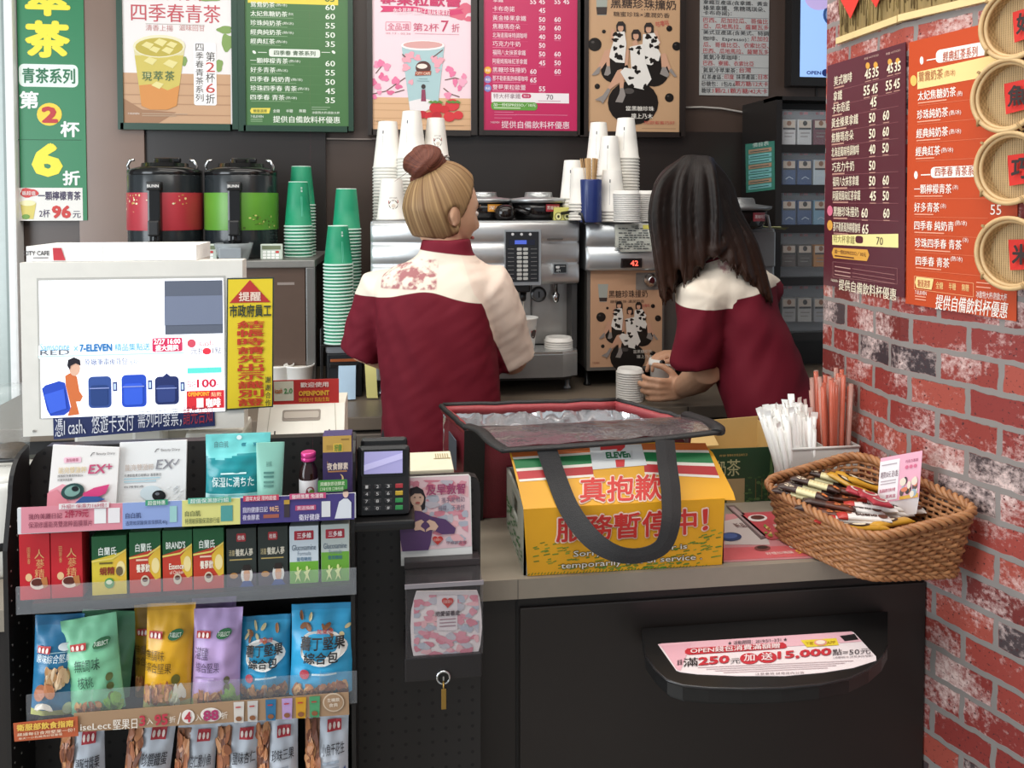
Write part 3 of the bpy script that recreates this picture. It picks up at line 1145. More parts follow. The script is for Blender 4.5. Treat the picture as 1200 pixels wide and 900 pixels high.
# cable along the wall
mb = MB()
mb.tube([py_(x, y, YW - .008) for x, y in ((804, 126), (822, 125.5), (845, 127), (868, 131), (890, 134))], .0035, M('#b9b3ac', .4))
mb.build('wall_cable', label='thin pale cable running along the wall under the origin notice', cat='cable')
S = Px((0, YW - .001, 0), (0, -1, 0))
mb = MB()
S.slab(mb, 809, 169, 830, 172.2, .001, P('#cfcac4'))
ob = mb.build('wall_label', label='tiny white strip label on the wall above the long-haired clerk', cat='label')

# --- green banner on the left wall
S = Px((0, YW - .034, 0), (0, -1, 0), (0, 0, 300, 300), (900, 900))
mb = MB()
S.slab(mb, 53, -300, 288, 775, .003, P('#17794a', .4))
ob = mb.build('promotion_banner', label='tall green banner with yellow and white characters beside the white pillar', cat='banner')
pr, le = MB(), MB()
G, Ye, W_ = P('#17794a'), P('#f2e23c'), P('#f1f4f0')
for ch, v0, v1 in (('現', -190, -80), ('萃', -62, 55), ('茶', 70, 202)):
	S.text(le, ch, 86, v0, 246, v1, Ye, 2, .045)
S.rrect(pr, 66, 224, 274, 304, 18, P('#e3efe6'), 1)
S.text(le, '青茶系列', 78, 238, 264, 292, P('#1b6b45'), 3, .02)
S.text(le, '第', 68, 320, 136, 382, W_, 2, .03)
S.ell(pr, 174, 402, 44, 40, P('#f1cf3a'), 2)
S.text(le, '2', 146, 374, 204, 432, P('#bb2f31'), 4, .05)
S.text(le, '杯', 212, 426, 280, 482, W_, 2, .03)
S.rect(pr, 62, 489, 286, 492, P('#0f5f38'), 1)
S.text(le, '6', 110, 502, 220, 622, Ye, 2, .05)
S.text(le, '折', 220, 600, 282, 652, W_, 2, .03)
S.rect(pr, 66, 660, 290, 776, P('#e9e6e0'), 1)
S.ell(pr, 102, 678, 32, 16, P('#c93a35'), 3, wob=.12)
S.text(le, '最超值', 78, 672, 126, 686, W_, 5)
S.text(le, '一顆檸檬青茶', 134, 672, 284, 704, P('#3a2c50'), 3, .02)
S.text(le, '2杯', 138, 736, 176, 764, P('#3a2c50'), 3, .01)
S.text(le, '96', 182, 722, 250, 768, P('#c9342f'), 3, .05)
S.text(le, '元', 256, 742, 284, 766, P('#3a2c50'), 3, .01)
S.poly(pr, [(72, 714), (80, 770), (118, 770), (128, 714)], P('#d8c867'), 3)
S.ell(pr, 98, 714, 28, 10, P('#ece6b4'), 4)
S.ell(pr, 92, 762, 14, 9, P('#6f9a3c'), 5)
fin(S, ob, pr, le)

# --- menus on the brick column
S = Px(WC, SN, (960, 40, 1080, 360), (338, 900))
SF = Px(WA, FN, (960, 40, 1080, 360), (338, 900))

def sheet_poster(name, label, pl, col, crop, size, pts, thick=.0015):
	S_ = Px(pl[0], pl[1], crop, size)
	mb = MB()
	mb.prism([S_.pos(u, v, .003) for u, v in pts], S_.n * -thick, P(col, .3))
	return mb.build(name, label=label, cat='menu poster'), S_

ob, S = sheet_poster('menu_poster', 'dark maroon coffee menu poster on the brick column', (WC, SN), '#551f2b', (960, 40, 1080, 360), (338, 900), [(32, 105), (290, 26), (286, 868), (18, 826)])
S.lay = .0004
S.o = S.o + S.n * .003
pr, le = MB(), MB()
Cr, Go = P('#efe3c8'), P('#dba044')
mm = [('美式咖啡', 152, 110, 50, 24), ('拿鐵', 202, 77, 48, 22), ('卡布奇諾', 243, 102, 44, 18), ('黃金榛果拿鐵', 290, 130, 42, 12), ('焦糖瑪奇朵', 338, 115, 42, 8), ('北海道風味特調咖啡', 386, 133, 42, 4), ('巧克力牛奶', 435, 117, 44, 0), ('福岡八女抹茶拿鐵', 482, 132, 46, -4), ('阿薩姆風味紅茶拿鐵', 528, 137, 46, -8), ('黑糖珍珠撞奶', 580, 132, 48, -10), ('那不勒斯風熱檸檬咖啡', 630, 137, 48, -14)]
pc = {0: [(152, '45'), (177, '35'), (225, '45'), (250, '35')], 1: [(148, '55'), (174, '45'), (221, '55'), (247, '45')], 2: [(170, '45')], 3: [(166, '50'), (212, '60')], 4: [(166, '50'), (211, '60')], 5: [(166, '40'), (210, '50')], 6: [(166, '50')], 7: [(166, '50'), (211, '60')], 8: [(168, '45'), (211, '50')], 9: [(141, '60'), (213, '60')], 10: [(143, '65')]}
slope = lambda v: -.30 + .5 * (v - 80) / 800
for i, (t, y, xe, x0, _) in enumerate(mm):
	S.text(le, t, x0, y - 12, xe, y + 20, Cr, 2, .008)
	S.rect(pr, x0, y + 24, x0 + (xe - x0) * .55, y + 29, P('#b98d7c'), 1)
	S.rect(pr, x0, y + 36 - i, 262, y + 37.5 - i, P('#8a5458'), 1)
	for x, p_ in pc[i]:
		sl = slope(y) * (x - x0)
		S.text(le, p_, x, y - 8 + sl, x + 21, y + 24 + sl, Cr, 2, .02)
		S.rect(pr, x, y + 30 + sl, x + 20, y + 33 + sl, P('#b98d7c'), 1)
for x, v in ((161, 104), (187, 102), (234, 92), (260, 89)):
	S.ell(pr, x, v, 7, 11, Go, 1, n=12)
for x, v in ((150, 84), (222, 68)):
	S.text(le, '熱量 HOT/ICED', x, v - 6, x + 48, v + 2, P('#c9a79a'), 2)
S.ell(pr, 36, 582, 9, 17, P('#d8708a'), 1)
S.ell(pr, 36, 630, 9, 17, Go, 1)
S.poly(pr, [(44, 662), (262, 658), (262, 704), (44, 694)], P('#f1e39a'), 1)
S.text(le, '特大杯拿鐵', 48, 660, 118, 686, P('#8a7a4a'), 2)
S.rrect(pr, 121, 664, 146, 688, 8, P('#551f2b'), 2)
S.text(le, '70', 190, 668, 212, 694, P('#5a4a3a'), 2, .01)
S.poly(pr, [(48, 704), (160, 710), (166, 728), (158, 748), (48, 738), (42, 720)], Go, 1)
S.text(le, '加一份ESPRESSO／10元', 52, 708, 156, 722, P('#5a2a20'), 2, .01)
S.rect(pr, 52, 728, 116, 732, P('#5a2a20'), 2)
S.line(pr, [(46, 750), (258, 772), (258, 824), (46, 800), (46, 750)], 1.2, P('#9a6a68'), 1)
for v in (764, 778, 790):
	S.rect(pr, 52, v, 104, v + 3, P('#c0978c'), 1)
	S.rect(pr, 110, v + 8, 250, v + 10, P('#9a6a68'), 1)
S.text(le, '7-ELEVEN', 40, 806, 62, 814, Cr, 2)
S.text(le, '提供自備飲料杯優惠', 66, 806, 256, 842, Cr, 2, .008)
fin(S, ob, pr, le)

ob, S = sheet_poster('menu_poster', 'orange tea menu poster on the brick column, partly behind bamboo sieves', (WA, FN), '#bf4a25', (1060, 0, 1200, 380), (332, 900), [(16, 118), (250, 60), (322, 62), (314, 892), (6, 842)])
S.lay = .0004
S.o = S.o + S.n * .003
pr, le = MB(), MB()
Wt, Cr = P('#f4ece2'), P('#f0cf8a')
S.rrect(pr, 88, 140, 232, 176, 12, Wt, 1)
S.text(le, '經典紅茶系列', 108, 144, 204, 172, P('#b04a2a'), 3, .01)
for v, x0 in ((166, 62), (484, 46)):
	S.rect(pr, x0, v, x0 + 26, v + 3, Wt, 1)
	S.ell(pr, x0 - 14, v + 2, 5, 11, Wt, 1)
S.poly(pr, [(36, 200), (260, 150), (300, 150), (300, 200), (36, 248)], Cr, 1)
S.text(le, '鴛鴦奶茶', 40, 200, 108, 228, P('#a5623a'), 3, .005)
S.text(le, '(熱/冰)', 112, 196, 142, 216, P('#a5623a'), 3)
S.ell(pr, 26, 224, 9, 15, P('#e3b65a'), 2)
for t, y, x0, xe, sf in (('太妃焦糖奶茶', 266, 38, 144, '(熱)'), ('珍珠純奶茶', 318, 36, 122, '(熱/冰)'), ('經典純奶茶', 370, 34, 122, '(熱/冰)'), ('經典紅茶', 420, 32, 100, '(熱/冰)'),
						 ('一顆檸檬青茶', 524, 28, 132, '(冰)'), ('好多青茶', 574, 28, 98, '(冰)'), ('四季春 純奶青', 624, 28, 138, '(熱/冰)'), ('珍珠四季春 青茶', 672, 30, 160, '(冰)'), ('四季春 青茶', 722, 32, 126, '(熱/冰)')):
	S.text(le, t, x0, y - 12, xe, y + 14, Wt, 2, .012)
	S.text(le, sf, xe + 3, y - 6 - .06 * (xe - 30), xe + (36 if len(sf) > 3 else 18), y + 10 - .06 * (xe - 30), Wt, 2)
	S.rect(pr, x0, y + 19, x0 + (xe - x0) * .75, y + 22, P('#e8a285'), 1)
	S.rect(pr, x0, y + 27, 232, y + 28.2, P('#d4704c'), 1)
S.text(le, '55', 240, 568, 270, 596, Wt, 2, .0)
S.rrect(pr, 74, 464, 232, 494, 10, Wt, 1)
S.text(le, '四季春 青茶系列', 86, 464, 212, 490, P('#b04a2a'), 3, .01)
S.line(pr, [(28, 766), (192, 786), (192, 824), (28, 802), (28, 766)], 1.5, P('#e2a070'), 1)
S.poly(pr, [(34, 768), (82, 774), (76, 804), (34, 798), (30, 783)], Cr, 2)
S.text(le, '糖量選擇', 38, 775, 72, 796, P('#b04a2a'), 3, .01)
for k, t in enumerate(('全糖', '半糖', '無糖')):
	S.text(le, t, 88 + k * 36, 781 + k * 3, 108 + k * 36, 801 + k * 3, Cr, 2)
S.text(le, '冰飲特大杯/熱飲大杯', 200, 806, 286, 826, Wt, 2)
for v in (782, 794):
	S.rect(pr, 200, v, 240, v + 3, P('#e8a285'), 1)
S.text(le, '7-ELEVEN', 30, 806, 62, 816, Wt, 2)
for v in (820, 828):
	S.rect(pr, 30, v, 60, v + 3, P('#e8a285'), 1)
S.text(le, '提供自備飲料杯優惠', 86, 816, 286, 858, Wt, 2, .012, slant=.02)
fin(S, ob, pr, le)

# ================================================================== things along the back wall
steel = M('#b4b6b7', .28, .85, var=.05, vs_=20)
steel_d = M('#77797b', .35, .8, var=.08)
blackp = M('#171617', .35, var=.1)
blackg = M('#121213', .15)
chrome = M('#d8dadb', .12, 1, var=0)
paper_w = M('#e9e7e2', .6, var=.02)
RX90 = Matrix.Rotation(math.radians(90), 4, 'X')      # local z -> -y (towards the customer)

# --- cabinet with a brown glazed door that carries the urns
RF = 2.52
a, b = py_(150, 305, RF), py_(369, 305, RF)
zt_ = a.z - .004
cab = thing('side_cabinet', 'metal-framed cabinet with a brown glazed front under the two urns', 'cabinet', ((a.x + b.x) / 2, RF, BZ))
mb = MB()
mb.box((a.x, RF, zt_ - .022), (b.x, YW - .04, zt_), M('#8b8985', .4, .5), .003)
mb.build('top', cab)
mb = MB()
mb.box((a.x + .01, RF + .012, BZ + .02), (b.x - .03, YW - .05, zt_ - .022), M('#5b4b43', .18, var=.06))
mb.build('body', cab, label='brown glazed front')
for x in (a.x, b.x - .026):
	mb = MB()
	mb.box((x, RF + .002, BZ), (x + .026, RF + .03, zt_ - .022), M('#7d7c7a', .35, .6), .002)
	mb.build('post', cab)
mb = MB()
S = Px((0, RF + .012, 0), (0, -1, 0))
S.slab(mb, 325, 331, 345, 334, .001, P('#8d8079'), .001)
mb.build('label_strip', cab)

def cyl_surf(root_loc, R0, ang0=0.0, R1=None, H=None):
	"""surface of a cylinder or cone whose axis is local z; u = degrees from the front (-y), v = height in m (down from the top)"""
	def fn(u, v, off):
		a_ = math.radians(u - 90) + ang0
		r = R0 if R1 is None else R0 + (R1 - R0) * v / H
		z = (H or 0) - v
		return V(root_loc) + V(((r + off) * math.cos(a_), (r + off) * math.sin(a_), z))
	return Fn(fn)

def urn(px, col, col2, label, motif):
	d = RF + .16
	base = py_(px, 305, d)
	L = V((base.x, d, zt_))
	r = .106
	t = thing('beverage_urn', label, 'urn', L, group=None)
	mb = MB()
	mb.lathe([(r * .96, 0), (r, .008), (r, .085), (r, .245), (r * .97, .252)], M('#23282b', .2), T(L), 40)
	mb.build('body', t, label='glossy dark body')
	mb = MB()
	mb.lathe([(r + .0015, .085), (r + .002, .087), (r + .002, .193), (r + .0015, .195)], M(col, .35, var=.12, vs_=12), T(L), 48, caps=False)
	Sf = cyl_surf(L, r + .002, H=.3)
	q = random.Random(px)
	for _ in range(26):
		u = q.gauss(-42 if motif == 'red' else 48, 9) if q.random() < .65 else q.gauss(32, 9)
		v = .3 - (q.gauss(.172, .012) if motif == 'red' else q.gauss(.108, .012))
		v = min(max(v, .112), .208)
		Sf.ell(mb, u, v, q.uniform(.8, 2.6), q.uniform(.0012, .004), P(q.choice(('#e7cf94', '#f0e3bd', '#c9a25a')) if motif == 'red' else q.choice(('#4b6a20', '#d3cf7a', '#6f8a34'))), 2, n=8, rot=0)
	mb.build('wrap', t, label='printed %s wrap' % motif)
	mb = MB()
	mb.lathe([(r * .99, .245), (r, .25), (r, .262), (r * .7, .272), (r * .64, .273), (r * .62, .283), (r * .3, .285), (r * .28, .296), (r * .12, .298)], blackg, T(L), 32)
	mb.box(L + V((-.03, -.012, .285)), L + V((.045, .012, .3)), blackg, .004)
	mb.build('lid', t)
	for sx in (-1, 1):
		mb = MB()
		x = L.x + sx * (r - .012)
		mb.tube([(x, L.y - .02, L.z + .245), (x + sx * .004, L.y - .03, L.z + .275), (x - sx * .004, L.y - .032, L.z + .29), (x - sx * .016, L.y - .032, L.z + .292)], .0045, chrome, 8)
		mb.build('hook', t, label='chrome hook')
	mb = MB()
	mb.box(L + V((-.018, -r - .022, .05)), L + V((.018, -r + .006, .225)), blackg, .006)
	mb.box(L + V((-.021, -r - .026, .2)), L + V((.021, -r + .004, .226)), blackp, .006)
	mb.box(L + V((-.016, -r - .032, .07)), L + V((.016, -r - .018, .115)), blackp, .005)
	mb.lathe([(.008, .035), (.011, .06), (.011, .085)], blackg, T(L + V((0, -r - .014, 0))), 14)
	g = Quad(L + V((-.019, -r - .0262, .222)), L + V((.019, -r - .0262, .222)), L + V((-.019, -r - .0262, .206)))
	g.text(mb, 'BUNN', .08, .25, .92, .8, P('#d9d6d2'), 1, .03)
	mb.build('tap', t)
	if motif == 'green':
		mb = MB()
		mb.lathe([(.04, .0), (.05, .03), (.055, .05), (.052, .05), (.046, .028), (.036, .003)], M('#aeb6b9', .15, var=0, alpha=.55), T(L + V((0, -r - .03, 0))), 24, caps=False)
		mb.box(L + V((-.03, -r - .087, .008)), L + V((.03, -r - .083, .038)), M('#8d9499', .3), .002)
		mb.build('drip_cup', t, label='clear drip cup')
	return t

urn(195, '#b2343f', None, 'black beverage urn with a red wrap, behind the white monitor', 'red')
urn(284, '#5f9a33', None, 'black beverage urn with a green wrap, next to the green cups', 'green')

# calculators on the cabinet top
for px, lab, full in ((318, 'small pale calculator with a red key, right of the green urn', True), (241, 'pale grey-green timer half hidden behind the monitor, between the urns', False)):
	Y = RF + .03
	S = Px((0, Y, 0), (0, -1, 0))
	x0, x1 = px - 13, px + 13
	A, B, C = S.abc(x0, 286, x1, 305)
	mb = MB()
	mb.box((A.x, Y, zt_), (B.x, Y + .014, A.z), M('#c3ccc0', .5), .003)
	ob = mb.build('calculator' if full else 'timer', label=lab, cat='calculator' if full else 'timer')
	pr = MB()
	S.rect(pr, x0 + 2, 288, x1 - 2, 292.5, P('#707a5c'), 1)
	for i in range(4):
		for j in range(3):
			S.rrect(pr, x0 + 3 + i * 5, 294 + j * 3.4, x0 + 7 + i * 5, 296.6 + j * 3.4, .8, P('#c9403f' if (i == 3 and j == 0) else '#f2f3ee'), 1, 2)
	fin(S, ob, pr)

# --- paper cups, upside down in nested stacks
def cup_mesh(name, H, rim, top, col, rimcol, logo=None, n=28):
	mb = MB()
	mb.lathe([(rim - .003, .0), (rim, .0012), (rim + .0012, .003), (rim, .0055), (rim - .002, .006), (top + (rim - .002 - top) * .5, .006 + (H - .006) * .5), (top, H - .002), (top - .001, H), (top - .0025, H), (top - .003, H - .006), (.001, H - .006)],
			 M(col, .5, var=.02), None, n, mats=[M(rimcol, .5, var=.02)] * 4 + [M(col, .5, var=.02)] * 2 + [M(rimcol, .5, var=.02)] * 4, caps=False)
	if logo:
		S_ = cyl_surf((0, 0, 0), top, R1=rim - .002, H=H)
		for f in logo:
			f(S_, mb)
	return mb.build(name, local=True)

def lg_badge(S_, mb):
	v = .078
	S_.ell(mb, 8, v, 20, .0135, P('#40302c'), 1, n=16)
	S_.poly(mb, [(-13, v - .012), (29, v - .014), (30, v - .005), (-14, v - .003)], P('#a8342c'), 2)
	S_.ell(mb, 8, v + .004, 9, .006, P('#d9cdc0'), 2, n=12)
	S_.text(mb, 'CITY CAFE', -10, v - .022, 26, v - .018, P('#6a5a55'), 1)

def lg_side(S_, mb):
	S_.rect(mb, -28, .03, -22, .04, P('#5a5a62'), 1)
	S_.rect(mb, -26, .045, -24.5, .105, P('#9a9aa2'), 1)

def lg_green(S_, mb):
	S_.vtext(mb, '茶', 20, .016, 31, .024, P('#d7ece4'), 1, .02)
	S_.vtext(mb, '萃', 20, .025, 31, .033, P('#d7ece4'), 1, .02)
	S_.rect(mb, 20, .045, 23, .105, P('#5db89c'), 1)
	S_.rect(mb, 26, .045, 28, .105, P('#5db89c'), 1)

def stack(px, yb, yt, d, H, rim, top, col, rimcol, who, group, logo=None, zb=None, where_top=None):
	base = pd(px, yb, d)
	if zb is not None:
		base.z = zb
	tot = pd(px, yt, d).z - base.z
	n = max(1, round((tot - H) / .0098) + 1)
	pitch = (tot - H) / (n - 1) if n > 1 else 0
	proto = cup_mesh('paper_cup', H, rim, top, col, rimcol, None, 20)
	tag(proto, where_top[1] if where_top else who, 'cup', group)
	proto.location = base
	if n == 1 and logo:
		bpy.data.objects.remove(proto)
	else:
		for k in range(1, n - 1):
			copy_tree(proto, loc=base + V((0, 0, pitch * k)))
	tp = cup_mesh('paper_cup', H, rim, top, col, rimcol, logo)
	tp.location = base + V((0, 0, pitch * (n - 1)))
	tag(tp, where_top[0], 'cup', group)

GC, GR = '#0f8a63', '#c6ddd2'
WCc, WR = '#ece9e2', '#e3e0d8'
zc = zt_
stack(354, 303, 195, 2.68, .125, .043, .03, GC, GR, '', 'green cups on the cabinet', None, zc, ('topmost green cup of the taller rear stack on the side cabinet', 'green paper cup nested in the taller rear stack on the side cabinet'))
stack(350, 304, 213, 2.60, .138, .0425, .0285, GC, GR, '', 'green cups on the cabinet', [lg_green], zc, ('topmost green cup of the front stack on the side cabinet', 'green paper cup nested in the front stack on the side cabinet'))
# dark stand over the label printer
DS = 2.50
zs_ = pd(398, 400, DS).z
a, b = pd(377, 400, DS), pd(427, 400, DS)
st = thing('cup_stand', 'low dark stand carrying the two tall green cup stacks above the label printer', 'stand', ((a.x + b.x) / 2, a.y, BZ))
mb = MB()
mb.box((a.x, a.y - .055, zs_ - .008), (b.x + .03, a.y + .14, zs_), blackp, .002)
mb.build('shelf', st)
for x, y in ((a.x, a.y - .055), (b.x + .022, a.y - .055), (a.x, a.y + .13), (b.x + .022, a.y + .13)):
	mb = MB()
	mb.box((x, y, BZ), (x + .008, y + .01, zs_ - .008), blackp, .001)
	mb.build('leg', st)
mb = MB()
mb.box((a.x, a.y - .055, zs_), (a.x + .006, a.y + .14, zs_ + .045), blackp, .002)
mb.build('side_rail', st)
stack(407, 398, 221, 2.57, .125, .043, .03, GC, GR, '', 'green cups on the dark stand', None, zs_, ('topmost green cup of the taller right stack on the dark stand', 'green paper cup nested in the taller right stack on the dark stand'))
stack(397, 399, 264, 2.47, .115, .0425, .0285, GC, GR, '', 'green cups on the dark stand', [lg_green], zs_, ('topmost green cup of the shorter left stack on the dark stand', 'green paper cup nested in the shorter left stack on the dark stand'))

# label printer under the stand
S = Px((0, pd(400, 440, 2.47).y, 0), (0, -1, 0))
A, B, C = S.abc(382, 404, 424, 474)
Yp = A.y
pt = thing('label_printer', 'dark label printer with a grey top under the green cup stand', 'printer', ((A.x + B.x) / 2, Yp, BZ))
mb = MB()
mb.box((A.x, Yp, BZ), (B.x, Yp + .15, A.z - .025), M('#23262b', .35), .006)
mb.build('body', pt)
mb = MB()
mb.box((A.x - .002, Yp - .004, A.z - .026), (B.x + .002, Yp + .15, A.z), M('#8d9096', .4), .008)
mb.build('lid', pt, label='grey lid')
mb = MB()
mb.box((A.x + .012, Yp - .003, A.z - .05), (B.x - .012, Yp + .002, A.z - .042), M('#a3562c', .4), .001)
mb.box((A.x + .01, Yp - .006, A.z - .066), (B.x - .01, Yp + .002, A.z - .054), blackp, .002)
mb.build('paper_slot', pt)
mb = MB()
rows = []
for k in range(9):
	t = k / 8
	y = Yp - .01 - .035 * t
	z = A.z - .06 - (A.z - .06 - BZ - .004) * min(1, t * 1.05) ** 1.2
	rows.append([(A.x + .036, y, z), (A.x + .064, y - .002, z), (A.x + .085, y, z)])
mb.grid(rows, M('#a9c3d8', .5))
mb.build('label_strip', pt, label='pale blue label strip')
mb = MB()
rows = [[pd(x + k * .6, y, 2.44 - .004 * math.sin(k)) for x in (427, 431, 436, 440)] for k, y in enumerate((420, 430, 440, 452, 463, 466.5))]
mb.grid(rows, M('#d9cf84', .5))
yo = mb.build('paper_slip', label='crumpled yellow paper slip beside the label printer', cat='paper')
# white bowls
for px, lab in ((327, 'white paper bowl half hidden by the yellow notice'), (351, 'white paper bowl behind the red points sign')):
	b0 = pd(px, 465, 2.47)
	mb = MB()
	mb.lathe([(.03, 0), (.031, .003), (.04, .09), (.0435, .093), (.044, .097), (.042, .098), (.039, .092), (.03, .01), (.001, .008)], paper_w, T(b0.x, b0.y, BZ), 28, caps=False)
	mb.lathe([(.0385, .088), (.001, .091)], M('#d6cfc2', .5), T(b0.x, b0.y, BZ), 28, caps=False)
	mb.build('paper_bowl', label=lab, cat='bowl')

# ------------------------------------------------------------------ double coffee machine
MF = 2.50

def wave_front(mb, x0, x1, z0, z1, y, mat, n=3, depth=.010, side=True):
	rows = []
	N = 30
	for k in range(N + 1):
		t = k / N
		rows.append((y - depth * abs(math.sin(math.pi * n * t)) ** .7, z1 + (z0 - z1) * t))
	rows[0] = (y + .012, z1)
	rows[-1] = (y + .01, z0)
	xs = [x0, x0 + .012, x1 - .012, x1]
	mb.grid([[(x, yy + (.012 if i in (0, 3) else 0), z) for i, x in enumerate(xs)] for yy, z in rows], mat)

S = Px((0, MF, 0), (0, -1, 0))
A, B, C = S.abc(434, 259, 679, 336)
x0, x1, zt1, zb1 = A.x, B.x, A.z, C.z
ztray = S.pos(640, 409).z
zfoot = S.pos(640, 438).z
cm = thing('coffee_machine', 'large silver two-hopper coffee machine in front of the bun-haired clerk', 'coffee machine', ((x0 + x1) / 2, MF, BZ))
mb = MB()
mb.box((x0, MF + .006, zb1), (x1, YW - .06, zt1), M('#8f9193', .35, .7), .006)
wave_front(mb, x0, x1, zb1, zt1 - .002, MF, M('#cfd1d2', .34, .75, var=.04))
mb.build('upper_housing', cm, label='silver ribbed front')
mb = MB()
mb.box((x0 + .01, MF + .09, ztray), (x1 - .012, YW - .07, zb1), M('#b3b0ac', .36, .6), .002)
mb.box((x1 - .02, MF + .01, ztray), (x1 - .004, MF + .1, zb1), M('#3a3a3b', .4), .002)
mb.box((S.pos(627, 370).x, MF + .086, ztray), (S.pos(629, 370).x, MF + .091, zb1), M('#5c5a58', .4))
mb.build('lower_housing', cm)
mb = MB()
w_ = x1 - x0
pts = [V((x0, MF + .07, zfoot)), V((x0, MF - .01, zfoot)), V((x0 + .05, MF - .05, zfoot)), V((x1 - .06, MF - .055, zfoot)), V((x1 - .012, MF - .03, zfoot)), V((x1, MF + .07, zfoot))]
mb.prism(pts, (0, 0, ztray - zfoot - .008), M('#b2b4b5', .3, .8))
mb.prism([p + V((0, .004 if i in (1, 2, 3, 4) else 0, ztray - zfoot - .008)) for i, p in enumerate(pts)], (0, 0, .008), M('#c9cbcc', .25, .85))
mb.build('drip_tray', cm, label='silver drip tray')
mb = MB()
mb.box((x0 + .02, MF + .02, BZ + .03), (x1 - .02, YW - .09, zfoot), M('#1a1918', .5))
mb.build('base', cm)
for x in (x0 + .03, x1 - .03):
	for y in (MF + .03, YW - .12):
		mb = MB()
		mb.lathe([(.012, 0), (.012, .006), (.007, .01), (.007, .034)], steel, T(x, y, BZ), 12)
		mb.build('foot', cm)
# keypad
KS = Px((0, MF - .014, 0), (0, -1, 0), (540, 200, 780, 460), (831, 900))
mb = MB()
KS.slab(mb, 178, 240, 326, 466, .02, M('#b4b6b7', .3, .8), -.001)
KS.slab(mb, 182, 248, 316, 452, .004, M('#1c1c1f', .25), .003)
pr = MB()
KS.lay = .0006
for u in (210, 246, 281):
	KS.ell(pr, u, 258, 6, 6, P('#c9c9c9'), 6, n=10)
KS.rect(pr, 196, 280, 300, 302, P('#15182e', .2), 6)
KS.rect(pr, 218, 282, 266, 298, M('#4d63c9', .3, var=0, emit=.35), 7)
for i in range(8):
	for j in range(2):
		u, v = 227 + j * 25, 312 + i * 17
		KS.rrect(pr, u, v, u + 20, v + 12, 3, P('#b9bab6'), 6, 2)
		KS.rect(pr, 190 if j == 0 else 283, v + 4, 215 if j == 0 else 308, v + 7, P('#6a6a6a'), 6)
kp = mb.build('keypad', cm, label='black keypad panel with a blue display')
fin(KS, kp, pr)
mb = MB()
KS.slab(mb, 374, 376, 434, 418, .018, M('#a9abac', .3, .8), .002)
KS.slab(mb, 378, 380, 427, 414, .003, blackg, .004)
pr = MB()
KS.rrect(pr, 384, 386, 400, 396, 3, P('#c9c9c9'), 8, 2)
KS.text(pr, 'AM', 386, 400, 402, 410, P('#d0d0d0'), 8)
KS.rect(pr, 402, 386, 422, 389, P('#8a8a8a'), 8)
kp = mb.build('switch_plate', cm, label='small black switch plate')
fin(KS, kp, pr)
mb = MB()
KS.slab(mb, 352, 275, 415, 282, .01, M('#4a4543', .5), -.001)
mb.build('name_strip', cm)
# spouts, dial, steam nozzle
mb = MB()
A_ = KS.pos(208, 482)
mb.box((A_.x, MF + .0, KS.pos(0, 500).z), (KS.pos(285, 482).x, MF + .09, zb1 + .002), blackp, .004)
for u in (218, 262):
	p = KS.pos(u, 500)
	mb.lathe([(.006, -.026), (.009, -.02), (.01, 0)], blackp, T(p.x, MF + .03, p.z), 12)
mb.build('spout', cm, label='black coffee spout')
mb = MB()
p = KS.pos(338, 516)
mb.lathe([(.024, 0), (.024, .008), (.017, .012), (.015, .012)], steel_d, T(p.x, MF + .09, p.z) @ RX90, 24)
mb.box((p.x - .002, MF + .074, p.z - .009), (p.x + .002, MF + .08, p.z + .009), blackp)
mb.build('dial', cm)
mb = MB()
p = KS.pos(403, 478)
mb.lathe([(.004, -.055), (.009, -.05), (.012, -.03), (.006, -.022), (.005, .004)], chrome, T(p.x, MF + .055, p.z + .004), 14)
mb.build('steam_nozzle', cm)
mb = MB()
p = KS.pos(263, 500)
mb.tube([(p.x, MF + .03, p.z - .02), (p.x, MF + .03, S.pos(618, 384).z)], .0014, M('#d6c9ba', .2), 6)
mb.build('milk_stream', cm)
# bean hoppers
for px, lab, c, tx in ((566, 'bean hopper with an orange label', '#d9932f', '深焙'), (631, 'bean hopper with a red label', '#a52a35', '黑糖珍珠')):
	p = pd(px, 258, MF + .14)
	h = thing('bean_hopper', 'black %s on the coffee machine' % lab, 'bean hopper', (p.x, p.y, zt1))
	r = .088
	L = T(p.x, p.y, zt1)
	mb = MB()
	mb.lathe([(r * .8, 0), (r * .9, .012), (r * .94, .03), (r * .94, .052)], M('#141213', .1, var=.1), L, 36)
	g = cyl_surf((p.x, p.y, zt1), r * .945, H=.06)
	u0 = 6 if px > 600 else 4
	g.lay = .0015
	g.poly(mb, [(u0 + k * 3, .012) for k in range(12)] + [(u0 + 33 - k * 3, .034) for k in range(12)], P(c), 1)
	for k, ch in enumerate(tx):
		w = 30 / len(tx)
		g.text(mb, ch, u0 + 2 + k * w, .017, u0 + 2 + (k + .85) * w, .028, P('#f3e9dc'), 2, .01)
	hb = mb.build('bowl', h)
	mb = MB()
	mb.lathe([(r, .052), (r * 1.06, .055), (r * 1.08, .06), (r * 1.04, .065), (r * .5, .07), (r * .48, .082), (r * .46, .085), (.001, .086)], M('#a9acad', .3, .7), L, 36)
	mb.build('lid', h, label='silver lid')
# portafilter-like black jug by the hoppers
p = pd(592, 256, MF + .06)
mb = MB()
mb.lathe([(.02, 0), (.032, .01), (.034, .03), (.024, .042), (.012, .047)], M('#191413', .12), T(p.x, p.y, zt1), 20)
mb.tube([(p.x + .03, p.y, zt1 + .03), (p.x + .05, p.y - .01, zt1 + .028), (p.x + .07, p.y - .02, zt1 + .02)], .006, blackp, 8)
mb.build('milk_jug', label='small black jug between the two bean hoppers', cat='jug')
